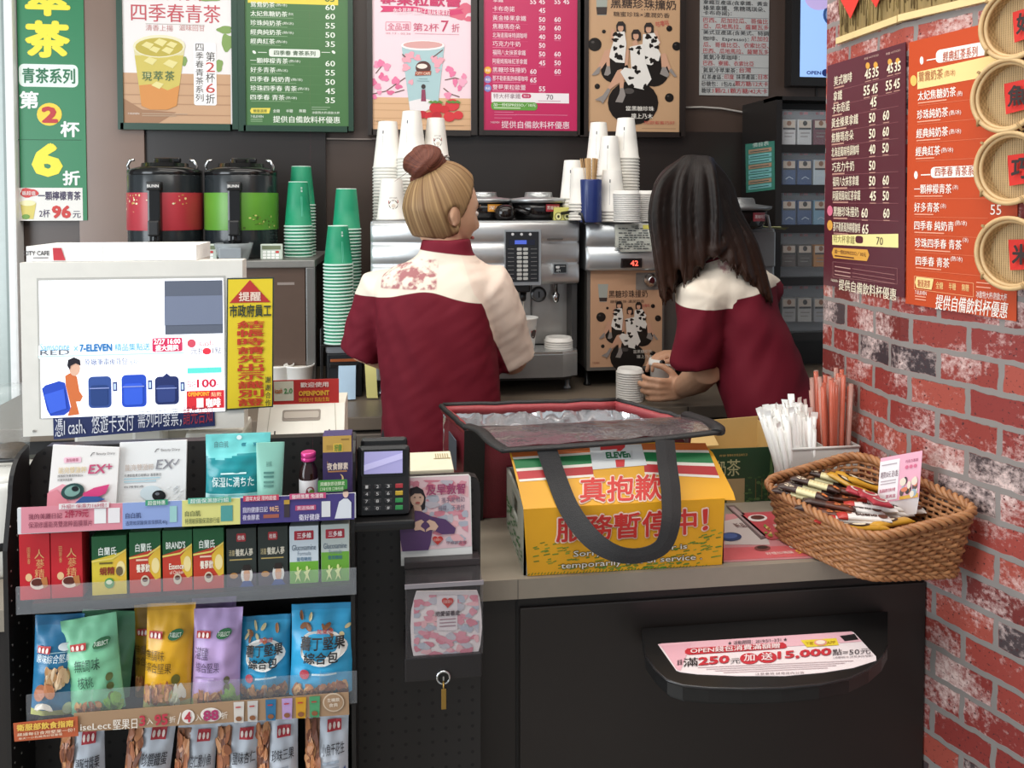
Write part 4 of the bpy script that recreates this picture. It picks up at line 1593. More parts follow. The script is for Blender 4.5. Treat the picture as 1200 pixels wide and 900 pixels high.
# yellow memo box with two printed eyes
S2 = Px((0, MF + .02, 0), (0, -1, 0), (540, 200, 780, 460), (831, 900))
mb = MB()
S2.slab(mb, 378, 162, 450, 214, .03, M('#d9d377', .5))
ob = mb.build('eye_box', label='small yellow box printed with two round eyes on the machine edge', cat='box')
mb.v
ob.location.z += zt1 + .0005 - ob.location.z
pr = MB()
S2.o = S2.o
dz = 0
for u in (396, 431):
	S2.ell(pr, u, 186, 15, 17, P('#6b6a2c'), 1)
	S2.ell(pr, u, 186, 12, 14, P('#e6e2a0'), 2)
	S2.ell(pr, u, 186, 5, 6, P('#2d2c1c'), 3)
fin(S2, ob, pr)
# cup under the spout and lids on the tray
mb = MB()
p = S.pos(617, 414)
mb.lathe([(.027, 0), (.028, .002), (.036, .088), (.039, .09), (.039, .094), (.036, .094), (.034, .088), (.027, .006), (.001, .004)], paper_w, T(p.x, MF + .025, ztray), 28, caps=False)
g = cyl_surf((p.x, MF + .025, ztray), .037, R1=.028, H=.09)
g.ell(mb, 42, .045, 20, .013, P('#40302c'), 1, n=14)
g.poly(mb, [(22, .034), (62, .034), (62, .041), (22, .041)], P('#a8342c'), 2)
mb.build('paper_cup', label='white paper cup being filled under the coffee spout', cat='cup')

def lid_mesh(mb, L, r=.043):
	mb.lathe([(r, 0), (r + .001, .003), (r - .002, .0045), (r - .004, .012), (r - .006, .0135), (r - .009, .011), (.001, .0105)], M('#e6e4df', .4, var=.02), L, 26, caps=False)

p = S.pos(656, 414)
for k in range(4):
	mb = MB()
	lid_mesh(mb, T(p.x, MF + .02, ztray + .0005 + k * .0065))
	mb.build('cup_cover', label='topmost white plastic lid on the coffee machine tray' if k == 3 else 'white plastic lid stacked on the coffee machine drip tray', cat='lid', group='lids on the drip tray')

# ------------------------------------------------------------------ milk fridge machine with the poster door
S = Px((0, MF, 0), (0, -1, 0))
A, B, C = S.abc(687, 260, 812, 318)
x0, x1, zt2, zb2 = A.x, B.x, A.z, C.z
zd = S.pos(730, 434).z
mf = thing('milk_cooler', 'silver milk cooler with a poster on its door and a red temperature display', 'cooler', ((x0 + x1) / 2, MF, BZ))
mb = MB()
mb.box((x0, MF + .006, zb2), (x1, YW - .06, zt2), M('#9b9da0', .35, .6), .006)
wave_front(mb, x0, x1, zb2, zt2 - .002, MF, M('#cdd0d2', .33, .75, var=.04), 2, .012)
mb.build('upper_housing', mf, label='silver ribbed top')
mb = MB()
mb.box((x0 + .006, MF + .04, zd), (x1, YW - .07, zb2), M('#6b6763', .4, .5), .003)
mb.build('cabinet', mf)
for x in (x0 + .02, x1 - .03):
	for y in (MF + .07, YW - .12):
		mb = MB()
		mb.lathe([(.012, 0), (.012, .006), (.008, .01), (.008, zd - BZ)], blackp, T(x, y, BZ), 12)
		mb.build('foot', mf)
mb = MB()
DSf = Px((0, MF + .018, 0), (0, -1, 0), (540, 200, 780, 460), (831, 900))
DSf.slab(mb, 512, 402, 826, 812, .022, M('#7d7a76', .35, .6))
door = mb.build('door', mf)
pr = MB()
k_, du, dv = .415, 520 + 8, 468
DSf.lay = .0004
DSf.rect(pr, 526, 404, 818, 798, P('#c69c7c'), 1)
DSf.poly(pr, [(556, 460), (598, 460), (592, 532), (562, 532)], P('#a4a79f'), 2)
DSf.poly(pr, [(560, 515), (594, 515), (592, 530), (563, 530)], P('#3b302c'), 3)
DSf.text(pr, '黑糖珍珠撞奶', 600, 486, 758, 516, P('#3f2f28'), 3, .01)
DSf.text(pr, '糖蜜珍珠‧濃潤奶香', 606, 525, 744, 538, P('#5a463a'), 3)
DSf.text(pr, '咕嚕咕', 734, 540, 766, 554, P('#b8504a'), 4, rot=-.1)
girls(DSf, pr, k_, du, dv)
DSf.text(pr, '當黑糖珍珠', 698, 726, 774, 740, P('#d8d2c8'), 14)
DSf.text(pr, '撞上乃木', 712, 746, 776, 760, P('#d8d2c8'), 14)
DSf.text(pr, '7-ELEVEN', 534, 776, 562, 784, P('#7d3a2a'), 3)
DSf.rrect(pr, 710, 414, 812, 484, 4, P('#7f7872', .4), 4)
fin(DSf, door, pr)
mb = MB()
p = DSf.pos(766, 442)
mb.lathe([(.02, 0), (.02, .006), (.013, .01), (.012, .02), (.009, .022)], chrome, T(p.x, MF + .012, p.z) @ RX90, 24)
kid(door, mb.build('knob', door, label='chrome door lock'))
mb = MB()
KS.slab(mb, 650, 356, 734, 394, .02, M('#2a2526', .3), .004)
pr = MB()
KS.rrect(pr, 656, 360, 728, 390, 8, P('#150d0e', .2), 9)
KS.text(pr, '42', 686, 364, 718, 386, M('#ff5a4a', .3, var=0, emit=1.6), 11, .02)
ds = mb.build('temperature_display', mf, label='red digit display')
fin(KS, ds, pr)
# hanging note
mb = MB()
NP = lambda u, v, w=0: KS.pos(u, v, .004 + w)
rows = []
for j in range(7):
	t = j / 6
	rows.append([NP(622 + (772 - 622) * i / 6 + (12 if j == 6 and i == 0 else 0), 218 + (330 - 218) * t - 4 * i / 6 - (26 if i == 0 and j == 6 else 0), .006 * math.sin(t * 3) + .002) for i in range(7)])
mb.grid(rows, P('#cdd0c6', .6))
ob = mb.build('taped_note', label='white handwritten list taped over the front of the milk cooler', cat='note')
pr = MB()
g = Fn(lambda u, v, off: KS.pos(u, v, .0075 + .006 * math.sin((v - 218) / 112 * 3) + off))
q = random.Random(4)
for v in range(232, 318, 9):
	u = 636
	while u < 752:
		w = q.uniform(6, 22)
		if q.random() < .8:
			g.rect(pr, u, v, min(u + w, 760), v + 4, P('#565b5c'), 1)
		u += w + 4
g.rect(pr, 735, 220, 765, 236, P('#d8cf62'), 2)
g.text(pr, '豆漿', 688, 222, 718, 232, P('#3b4040'), 2)
fin(g, ob, pr)

# --- white cup stacks on the machines
stack(455, 262, 143, MF + .2, .148, .048, .0295, WCc, WR, '', 'white cups on the coffee machine', [lg_side], zt1, ('topmost cup of the leftmost white stack on the coffee machine', 'white cup nested in the leftmost tall stack on the coffee machine'))
stack(459, 262, 211, MF + .07, .125, .046, .032, WCc, WR, '', 'white cups on the coffee machine', [lg_badge], zt1, ('single white cup with a badge, in front of the leftmost white stack', ''))
stack(483, 262, 131, MF + .17, .15, .047, .0285, WCc, WR, '', 'white cups on the coffee machine', [lg_side], zt1, ('topmost cup of the tallest white stack, behind the clerk\'s bun', 'white cup nested in the tallest stack behind the clerk\'s bun'))
stack(511, 262, 139, MF + .22, .125, .0425, .0275, WCc, WR, '', 'white cups on the coffee machine', [lg_badge], zt1, ('topmost badge cup of the white stack right of the hair bun', 'white cup nested in the stack right of the hair bun'))
stack(671, 261, 188, MF + .12, .12, .04, .0265, WCc, WR, '', 'white cups by the stick holder', [lg_side], zt1, ('topmost white cup of the rear stack left of the blue stick holder', 'white cup nested in the rear stack left of the blue stick holder'))
stack(679, 262, 197, MF + .05, .11, .033, .024, WCc, WR, '', 'white cups by the stick holder', None, zt1, ('topmost small white cup right beside the blue stick holder', 'small white cup nested right beside the blue stick holder'))
stack(701, 262, 144, MF + .26, .125, .04, .026, WCc, WR, '', 'white cups on the milk cooler', [lg_side], zt2, ('topmost cup of the tall white stack behind the blue stick holder', 'white cup nested in the tall stack behind the blue stick holder'))
stack(714, 262, 160, MF + .16, .125, .04, .0265, WCc, WR, '', 'white cups on the milk cooler', [lg_side], zt2, ('topmost cup of the middle white stack on the milk cooler', 'white cup nested in the middle stack on the milk cooler'))
stack(733, 262, 139, MF + .2, .13, .043, .027, WCc, WR, '', 'white cups on the milk cooler', [lg_side], zt2, ('topmost cup of the tall white stack right of the others on the cooler', 'white cup nested in the tall right-hand stack on the milk cooler'))
stack(717, 262, 199, MF + .075, .128, .042, .0285, WCc, WR, '', 'white cups on the milk cooler', [lg_side], zt2, ('white cup on top of the short front stack beside the lids', 'white cup nested in the short front stack beside the lids'))
for px, n, d, who in ((734, 14, MF + .045, 'front lid stack on the milk cooler'), (756, 14, MF + .12, 'rear lid stack next to the long-haired clerk')):
	p = pd(px, 262, d)
	for k in range(n):
		mb = MB()
		lid_mesh(mb, T(p.x, p.y, zt2 + k * .0062), .0415)
		mb.build('cup_cover', label=('topmost white lid of the ' if k == n - 1 else 'white lid nested in the ') + who, cat='lid', group='lids on the milk cooler')
# blue stick holder
p = pd(692, 261, MF + .035)
hd = MB()
r = .033
hd.lathe([(r, 0), (r + .001, .004), (r + .001, .123), (r, .126), (r - .004, .126), (r - .004, .01), (.001, .008)], M('#26356e', .25, var=.08), T(p.x, p.y, zt2), 32, caps=False)
hd.build('stick_holder', label='dark blue cylinder holding wooden stir sticks', cat='holder')
q = random.Random(8)
proto = None
for k in range(22):
	a_ = q.uniform(0, 6.28)
	rr = q.uniform(.002, .022)
	b0 = V((p.x + rr * .6 * math.cos(a_), p.y + rr * .6 * math.sin(a_), zt2 + .011))
	t0 = V((p.x + rr * 1.5 * math.cos(a_) + q.uniform(-.01, .01), p.y + rr * 1.3 * math.sin(a_), zt2 + q.uniform(.165, .198)))
	if proto is None:
		mb = MB()
		mb.box((-.003, -.0008, 0), (.003, .0008, .178), M('#c9a373', .6, var=.15, vs_=60), .0006)
		proto = mb.build('stir_stick', local=True, label='wooden stir stick standing in the blue holder', cat='stick', group='stir sticks in the blue holder')
		o = proto
	else:
		o = copy_tree(proto)
	dv = (t0 - b0).normalized()
	o.location = b0
	o.rotation_euler = dv.to_track_quat('Z', 'Y').to_euler()
mb = MB()
p2 = pd(655, 262, MF + .02)
mb.tube([pd(658, 250, MF + .06), pd(672, 248, MF + .03), pd(682, 251, MF + .015), pd(685, 262, MF + .01)], .005, blackp, 8)
mb.build('machine_hose', label='short black hose between the coffee machine and the milk cooler', cat='hose')

# lids on the worktop beside the hand-held cup
p = pd(738, 467, 2.44)
for k in range(13):
	mb = MB()
	lid_mesh(mb, T(p.x, p.y, BZ + k * .0066 + .0003), .039)
	mb.build('cup_cover', label='topmost white lid on the worktop beside the held cup' if k == 12 else 'white lid nested in the worktop stack beside the held cup', cat='lid', group='lids on the worktop')

# ------------------------------------------------------------------ third machine, right of the long-haired clerk
A, B, C = S.abc(800, 268, 912, 320)
m3 = thing('coffee_machine', 'silver coffee machine half hidden behind the long-haired clerk', 'coffee machine', ((A.x + B.x) / 2, MF + .02, BZ))
mb = MB()
mb.box((x1 + .01, MF + .02, BZ + .06), (B.x, YW - .3, A.z), M('#8b8d8e', .4, .6), .008)
mb.build('housing', m3)
mb = MB()
mb.box((x1 + .012, MF + .008, A.z - .12), (B.x - .004, MF + .02, A.z - .01), M('#8f9293', .35, .7), .004)
mb.build('front_panel', m3)
for x in (x1 + .03, B.x - .03):
	mb = MB()
	mb.lathe([(.012, 0), (.012, .06)], blackp, T(x, MF + .06, BZ), 12)
	mb.build('foot', m3)
mb = MB()
p = pd(893, 268, MF + .06)
mb.tube([(p.x - .035, p.y, A.z - .002), (p.x - .03, p.y, A.z + .03), (p.x - .01, p.y, A.z + .045), (p.x + .018, p.y, A.z + .04), (p.x + .026, p.y, A.z - .002)], .004, steel, 8)
mb.build('rail', m3)
zh = A.z
p = pd(862, 268, MF + .12)
h = thing('bean_hopper', 'dark bean hopper with a silver lid right of the long-haired clerk', 'bean hopper', (p.x, p.y, zh))
L = T(p.x, p.y, zh)
r = .098
mb = MB()
mb.lathe([(r * .8, 0), (r * .86, .012), (r * .92, .03), (r * .94, .056)], M('#191615', .15), L, 36)
g = cyl_surf((p.x, p.y, zh), r * .94, H=.06)
g.lay = .0015
g.poly(mb, [(10 + k * 3, .01) for k in range(12)] + [(43 - k * 3, .036) for k in range(12)], P('#8e2530'), 1)
g.text(mb, '黑咖啡豆', 13, .017, 40, .028, P('#f0dede'), 2, .01)
mb.build('bowl', h)
mb = MB()
mb.lathe([(r, .056), (r * 1.08, .06), (r * 1.1, .068), (r * .6, .075), (r * .56, .09), (r * .5, .094), (.001, .095)], M('#8e9091', .35, .6), L, 36)
mb.build('lid', h, label='silver lid')
mb = MB()
rows = [[(p.x + .05 + .05 * i, MF + .06 + .03 * j, zh + .002 + .012 * math.sin(i * 1.7) * math.sin(j * 1.3 + .4) ** 2) for i in range(4)] for j in range(5)]
mb.grid(rows, M('#b9bd8a', .6))
mb.build('cleaning_cloth', label='pale green folded cloth on the machine right of the long-haired clerk', cat='cloth')

# ------------------------------------------------------------------ cigarette rack
CFY = 2.70
CS = Px((0, CFY, 0), (0, -1, 0), (860, 100, 980, 400), (360, 900))
A = CS.pos(150, 38)
xr_ = A.x
rk = thing('cigarette_rack', 'tall dark rack of cigarette packs behind clear covers, beside the brick column', 'rack', (xr_ + .2, CFY, BZ))
XE = xr_ + .46
mb = MB()
dkr = M('#1d1a19', .4, var=.1)
mb.box((xr_, CFY + .1, BZ), (XE, YW - .04, A.z), dkr)
mb.box((xr_, CFY, BZ), (xr_ + .02, CFY + .1, A.z), dkr)
mb.box((XE - .012, CFY, BZ), (XE, CFY + .1, A.z), dkr)
mb.box((xr_, CFY, A.z - .012), (XE, CFY + .1, A.z), dkr)
mb.build('carcass', rk)
rowsv = [(84, 204), (226, 346), (368, 488), (512, 674), (696, 870)]
cols_ = [(170, 218), (226, 274), (282, 330), (338, 386), (394, 442)]
packc = [['#c9c9cb', '#c4c6c8', '#6b3a48', '#b8bac0', '#7a8aa5'], ['#35507d', '#2f4a78', '#b9c6cf', '#41618d', '#c0c4c8'], ['#3a5684', '#34507e', '#6f9ab5', '#33496f', '#9ab0c0'],
		 ['#5a4f49', '#4d4844', '#b0793d', '#5f5650', '#8a6a4a'], ['#a5a6a6', '#b4b4b2', '#9a9ca0', '#adadad', '#9a9a9a']]
names = [['white', 'white', 'maroon', 'pale', 'grey-blue'], ['blue', 'deep blue', 'white-blue', 'mid blue', 'pale grey'], ['navy', 'dark blue', 'light blue', 'navy', 'pale blue'], ['brown', 'dark brown', 'orange-brown', 'brown', 'tan'], ['pale grey', 'light grey', 'grey', 'light grey', 'grey']]
pos_w = ['first', 'second', 'third', 'fourth', 'fifth']
rw = ['top', 'second', 'third', 'fourth', 'bottom']
for i, (v0, v1) in enumerate(rowsv):
	zt3, zb3 = CS.pos(160, v0).z, CS.pos(160, v1).z
	mb = MB()
	mb.box((xr_ + .02, CFY + .006, zb3 - .03), (XE - .012, CFY + .1, zb3 - .003), dkr)
	mb.build('shelf', rk)
	mb = MB()
	mb.box((xr_ + .021, CFY + .052, zb3 - .003), (XE - .013, CFY + .06, zt3), M('#8f9398', .5))
	pr = MB()
	bs = Px((0, CFY + .052, 0), (0, -1, 0), (860, 100, 980, 400), (360, 900))
	for j, (u0, u1) in enumerate(cols_):
		bs.text(mb, '85', u0 + 6, v0 + 10, u0 + 16, v0 + 20, P('#b8495c'), 1, .02)
		bs.rect(mb, u0 + 20, v0 + 10, u0 + 34, v0 + 19, P('#c98a94'), 1)
	mb.build('back_panel', rk, label='grey backing with price marks')
	hh = (v1 - v0)
	pv0, pv1 = v0 + hh * .3, v1 - (4 if i < 3 else hh * .22)
	PSf = Px((0, CFY + .022, 0), (0, -1, 0), (860, 100, 980, 400), (360, 900))
	for j, (u0, u1) in enumerate(cols_):
		mb = MB()
		A2, B2, C2 = PSf.abc(u0, pv0, u1, pv1)
		zlow = zb3 - .003 if i < 3 else C2.z
		mb.box((A2.x, CFY + .022, zlow), (B2.x, CFY + .051, A2.z), M(packc[i][j], .4), .001)
		ob = mb.build('cigarette_pack', label='%s cigarette pack, %s from the left in the %s row of the rack' % (names[i][j], pos_w[j], rw[i]), cat='cigarette pack', group='cigarette packs in the rack')
		pr = MB()
		h2 = pv1 - pv0
		PSf.rect(pr, u0 + 3, pv0 + 4, u1 - 3, pv0 + h2 * .36, P('#c9bcae'), 1)
		PSf.ell(pr, (u0 + u1) / 2, pv0 + h2 * .17, 8, 9, P('#8a5a3a' if j % 2 == 0 else '#2a2422'), 2, n=12)
		PSf.rect(pr, u0 + 3, pv0 + h2 * .36, u1 - 3, pv0 + h2 * .44, P('#2b2a2c'), 2)
		if i in (1, 2):
			PSf.line(pr, [(u0 + 12, pv0 + h2 * .85), (u0 + 24, pv0 + h2 * .74), (u0 + 38, pv0 + h2 * .84)], 2.5, P('#b9c8d8'), 1)
		else:
			PSf.line(pr, [(u0 + 8, pv0 + h2 * .6), (u1 - 8, pv0 + h2 * .6)], 3, P('#77706c'), 1)
			PSf.line(pr, [(u0 + 8, pv0 + h2 * .75), (u1 - 14, pv0 + h2 * .75)], 3, P('#8a8480'), 1)
		fin(PSf, ob, pr)
	mb = MB()
	mb.box((xr_ + .021, CFY + .008, zb3 - .002), (XE - .013, CFY + .01, zt3), M('#dfe6ea', .05, var=0, alpha=.06, spec=.8))
	mb.build('clear_cover', rk, label='clear cover')
# price sheet on the side of the rack
mb = MB()
PA = lambda px, py: None
SR = Px((xr_, 0, 0), (-1, 0, 0))
q0 = [SR.pos(u, v, .001) for u, v in ((874, 169), (908, 165), (908.5, 222), (875, 226))]
mb.prism(q0, (-.001, 0, 0), P('#3f7f70', .4))
ob = mb.build('price_sheet', label='green and teal price sheet on the side of the cigarette rack', cat='price sheet')
pr = MB()
SR.lay = .0008
for k in range(8):
	t0, t1 = .12 + k * .105, .12 + k * .105 + .085
	SR.poly(pr, [(878, 169 + 57 * t0), (905, 165.5 + 57 * t0), (905, 165.5 + 57 * t1), (878, 169 + 57 * t1)], P('#79b5b5' if k % 3 else '#a98a72'), 3)
	SR.line(pr, [(880, 171.5 + 57 * t0), (902, 168.5 + 57 * t0)], .8, P('#2d5a58'), 4)
SR.text(pr, '價目表', 883, 168, 902, 173, P('#cfe0d8'), 4)
fin(SR, ob, pr)

# ================================================================== things on and before the customer counter
# ------------------------------------------------------------------ customer-facing monitor
MY = CF + .10
MS = Px((0, MY, 0), (math.sin(.03), -math.cos(.03), 0))
bez = M('#dfdcd4', .45)
mon = thing('monitor', 'white-framed customer monitor showing a backpack offer', 'monitor', (MS.pos(155, 508).x, MY + .08, .9))
mb = MB()
MS.slab(mb, 23, 308, 284, 512, .045, bez, 0)
A, B, C = MS.abc(23, 308, 284, 512)
mb.box((A.x + .03, MY + .035, C.z + .03), (B.x - .03, MY + .085, A.z - .03), bez, .012)
mb.build('housing', mon, label='white housing')
mb = MB()
MS.rect(mb, 43, 326, 264, 491, P('#b5b3ad'), 1)
MS.lay = .0008
scr = M('#f4f7fd', .25, var=0, emit=.95)
MS.rect(mb, 46, 329, 262, 490, scr, 2)
pr = MB()
E_ = lambda h, e=.75: M(h, .3, var=0, emit=e * .62, spec=.2)
MS.rect(pr, 193, 329, 261, 392, E_('#5c6270', .45), 3)
MS.rect(pr, 193, 347, 261, 381, E_('#70788c', .5), 4)
MS.text(pr, '你好！歡迎光臨', 72, 357, 166, 369, E_('#dcdcdc'), 3)
MS.rect(pr, 46, 405, 216, 420, E_('#e8f2f8'), 3)
MS.text(pr, 'Samsonite', 48, 402, 82, 411, E_('#5b9dc4'), 4)
MS.text(pr, 'RED', 48, 410, 82, 416, E_('#5a5a62'), 4)
MS.text(pr, '×', 87, 405, 92, 411, E_('#7ab0c8'), 4)
MS.text(pr, '7-ELEVEN', 94, 403, 132, 412, E_('#2f6ea8'), 4, .04)
MS.text(pr, '精品集點送', 135, 402, 176, 411, E_('#4a9ac0'), 4)
MS.rrect(pr, 179, 396, 214, 412, 2, E_('#c23a5c'), 4)
MS.text(pr, '2/27 16:00', 181, 397, 212, 403, E_('#ffffff'), 5, .02)
MS.text(pr, '盛大開跑', 183, 404, 210, 411, E_('#ffffff'), 5, .02)
MS.rect(pr, 46, 417, 216, 418, E_('#a8cfe0'), 4)
MS.text(pr, '原廠筆電後背包', 100, 420, 150, 428, E_('#40507a'), 4, .01)
MS.text(pr, '6折', 153, 420, 164, 427, E_('#6a7a9a'), 4)
MS.text(pr, '1299元', 167, 418, 193, 426, E_('#c2b6c0'), 4)
for u in (118, 134, 150, 172, 190):
	MS.rect(pr, u, 430, u + 10, 431.2, E_('#c0c4cc'), 4)
# person with a backpack and three packs
MS.poly(pr, [(50, 455), (54, 451), (70, 446), (77, 448), (84, 480), (76, 486), (60, 487), (56, 480)], E_('#2f4bb0', .55), 4)
MS.poly(pr, [(53, 462), (76, 455), (79, 478), (60, 484)], E_('#3f60cc', .55), 5)
MS.poly(pr, [(77, 440), (84, 436), (91, 441), (94, 458), (98, 464), (95, 470), (90, 470), (94, 485), (80, 487), (84, 476), (78, 452)], E_('#c06a40', .6), 4)
MS.ell(pr, 88.5, 431, 6.5, 9, E_('#d3aa92', .5), 5)
MS.poly(pr, [(80, 428), (81, 421), (88, 418), (95, 421), (96, 428), (90, 425), (84, 428), (83, 433)], E_('#2c2a30', .3), 6)
for u0, u1, v0, v1, c, c2 in ((104, 131, 441, 478, '#3a5290', '#2f4478'), (143, 172, 439, 477, '#2f50bb', '#3b5fd0'), (182, 210, 441, 474, '#2c3664', '#37457c')):
	MS.rrect(pr, u0, v0, u1, v1, 5, E_(c, .5), 4)
	MS.rrect(pr, u0 + 3, v0 + 10, u1 - 4, v1 - 3, 3, E_(c2, .5), 5)
	MS.rect(pr, u0 + 2, v0 + 13, u1 - 2, v0 + 14.2, E_('#8a96c8', .5), 6)
	if u0 > 180:
		MS.poly(pr, [(u0 + 9, v0), (u0 + 14, v0 - 4), (u0 + 19, v0)], E_(c, .5), 4)
	MS.rect(pr, u1 + 2, v0 + 6, u1 + 7, v0 + 17, E_('#42507e', .6), 4)
	MS.rect(pr, u1 + 3.4, v0 + 8, u1 + 5.6, v0 + 15, E_('#b9cff0'), 5)
MS.ell(pr, 225, 402, 5, 5, E_('#c45060'), 4)
MS.text(pr, 'icash', 232, 398, 250, 405, E_('#c06a70'), 4)
MS.text(pr, '1元折   1點', 221, 407, 260, 415, E_('#40405a'), 4)
MS.ell(pr, 243, 411, 5, 4, E_('#d03a48'), 5)
MS.rect(pr, 220, 423, 260, 440, E_('#e2f5f5'), 3)
MS.rect(pr, 220, 431, 260, 437, E_('#5fd0c4'), 4)
MS.text(pr, '現抵', 220, 446, 230, 456, E_('#c85a6a'), 4)
MS.text(pr, '100', 231, 444, 254, 454, E_('#c02c44'), 4, .03)
MS.text(pr, '元起', 254, 447, 261, 454, E_('#c85a6a'), 4)
MS.rect(pr, 219, 458, 263, 479, E_('#c8343c'), 3)
MS.text(pr, 'OPENPOINT', 221, 459, 246, 464, E_('#e8b040'), 5, .03)
MS.text(pr, '點數', 248, 459, 260, 464, E_('#f0d0a0'), 5)
MS.text(pr, '咖啡', 242, 466, 259, 477, E_('#ffffff'), 5, .02)
MS.rect(pr, 231, 466, 239, 477, E_('#f4e8e8'), 5)
so = mb.build('screen', mon, label='glowing screen with a backpack offer')
fin(MS, so, pr)
mb = MB()
mb.box((A.x + .1, MY + .03, .9005), (B.x - .1, MY + .09, .912), bez, .004)
mb.box((A.x + .14, MY + .05, .91), (B.x - .14, MY + .085, C.z + .05), bez, .006)
mb.build('stand', mon)
for px, py in ((40, 505),):
	mb = MB()
	p = MS.pos(px, py, .0008)
	mb.lathe([(.002, 0), (.002, .001)], P('#8f8c86'), T(p) @ RX90, 10)
	mb.build('indicator', mon)
# strip label along the lower edge (its own card)
TS = Px(MS.o + MS.n * .0015, MS.n)
TS.lay = .0007
mb = MB()
q0 = [TS.pos(*p) for p in ((62, 486), (251, 471), (252, 499), (63, 515))]
mb.prism(q0, TS.n * -.001, P('#26315f'))
ob = mb.build('payment_strip', label='navy strip with white payment reminder text, taped along the monitor bottom', cat='sign')
pr = MB()

def slanted(S, pr, t, u0, u1, va0, va1, vb0, vb1, mat, layer=2, bold=0.0):
	vs_, fs = glyphs(t, bold)
	pr.add([S.pos(u0 + (u1 - u0) * a_, (va0 + (vb0 - va0) * a_) * (1 - b_) + (va1 + (vb1 - va1) * a_) * b_, S.lay * (layer + k_)) for a_, b_, k_ in vs_], fs, mat)

slanted(TS, pr, '憑I cash、悠遊卡支付', 65, 157, 490, 512, 482, 504, P('#e2e4ec'))
slanted(TS, pr, '需列印發票，', 162, 213, 481, 502, 477, 499, P('#e2e4ec'))
slanted(TS, pr, '請先告知', 215, 249, 476, 498, 473, 495, P('#a8323e'))
fin(TS, ob, pr)
# yellow notice on the right edge of the monitor
YS = Px(MS.o + MS.n * .004, MS.n)
YS.lay = .0007
mb = MB()
q0 = [YS.pos(*p) for p in ((266, 326), (321, 325), (320, 477), (265, 481))]
mb.prism(q0, YS.n * -.0015, P('#2a3a36'))
ob = mb.build('reminder_notice', label='tall yellow reminder notice with a red triangle at the monitor side', cat='notice')
pr = MB()
YS.poly(pr, [(267.5, 327.5), (319.5, 326.5), (318.7, 475.5), (266.5, 479)], P('#e3c928'), 1)
YS.poly(pr, [(293, 328), (317, 354), (269, 355)], P('#b8302c'), 2)
YS.text(pr, '提醒', 280, 342, 306, 353, P('#f1d8c8'), 3, .02)
YS.text(pr, '市政府員工', 269, 357, 318, 372, P('#2c3a30'), 3, .02)
for k, ch in enumerate('結帳時請先出示識別證'):
	YS.text(pr, ch, 278 + k * .1, 376 + k * 10.1, 310 - k * .1, 385 + k * 10.1, P('#bf3a22'), 3, .02)
for k, ch in enumerate('謝謝合作'):
	YS.text(pr, ch, 311, 441 + k * 9, 317.5, 448.5 + k * 9, P('#2c3a30'), 3, .01)
fin(YS, ob, pr)
# white carton lid on the monitor
mb = MB()
a0, b0 = MS.pos(26, 307, .0), MS.pos(229, 307, .0)
zt5 = A.z + .0005
zb5 = zt5 + .016
bk = .12
vs_ = [V((a0.x, MY - .002, zt5)), V((b0.x, MY - .002, zt5)), V((b0.x - .004, MY + bk, zt5)), V((a0.x + .0, MY + bk, zt5))]
mb.prism(vs_, (0, 0, .024), P('#f0efec'))
ob = mb.build('carton_lid', label='white flat carton with a coffee logo lying on top of the monitor', cat='carton')
LS = Px((0, MY - .002, 0), (0, -1, 0))
pr = MB()
LS.text(pr, 'CITY CAFE', 28, 294, 58, 299.5, P('#4a4648'), 2, .02)
LS.rect(pr, 39, 301.5, 57, 303, P('#8a8688'), 2)
LS.poly(pr, [(62, 290.5), (72, 290.5), (77, 305), (63, 305)], P('#b92f3a'), 2)
LS.rect(pr, 120, 288, 120.6, 307, P('#cfcdca'), 2)
fin(LS, ob, pr)
# POS body that carries monitor carton behind
mb = MB()
mb.box((a0.x + .03, MY + .095, .9005), (b0.x - .02, MY + .2, zt5 - .0), M('#cfcbc2', .5), .006)
mb.build('register_terminal', label='pale register terminal standing behind the customer monitor', cat='terminal')

# ------------------------------------------------------------------ pale devices between monitor and card terminal
DY = MY + .03
rd = thing('card_reader', 'cream slotted counter device below the red points sign', 'card reader', (py_(350, 520, DY).x, DY, .9))
p0, p1 = py_(287, 540, DY).x, py_(411, 540, DY).x
zA, zB = py_(340, 540, DY - .03).z, py_(340, 474, DY + .02).z
mb = MB()
side = [(DY - .035, .9005), (DY - .035, zA), (DY + .02, zB), (DY + .10, zB), (DY + .10, .9005)]
cream = M('#e4dfd2', .45)
mb.prism([V((p0 + .02, y, z)) for y, z in side], (p1 - p0 - .03, 0, 0), cream)
bo = mb.build('body', rd, label='cream sloping body')
CSf = Quad((p0 + .02, DY + .02, zB), (p1 - .01, DY + .02, zB), (p0 + .02, DY - .035, zA), 100, 60)
pr = MB()
CSf.rrect(pr, 28, 6, 72, 18, 2, P('#8f8478'), 1)
CSf.rrect(pr, 30, 8, 70, 15, 2, P('#b9aea0'), 2)
CSf.rrect(pr, 40, 50, 62, 54, 1, P('#b0a48c'), 1)
for u in (20, 82):
	CSf.rect(pr, u, 28, u + 1.6, 33, P('#3a3632'), 1)
	CSf.rect(pr, u, 44, u + 1.6, 49, P('#3a3632'), 1)
CSf.line(pr, [(14, 0), (10, 60)], .8, P('#b9b2a2'), 1)
CSf.line(pr, [(88, 0), (93, 60)], .8, P('#b9b2a2'), 1)
fin(CSf, bo, pr)
RS = Px((0, DY + .022, 0), (0, -1, 0))
RS.lay = .0007
mb = MB()
RS.slab(mb, 319, 446, 397, 475, .002, P('#c2332f'))
ob = mb.build('points_sign', label='red welcome sign for points and cash card, standing behind the cream device', cat='sign')
pr = MB()
RS.rect(pr, 321, 447, 344, 470, P('#e6e2cc'), 1)
RS.text(pr, 'icash', 322, 455, 331, 461, P('#c8702c'), 2, .02)
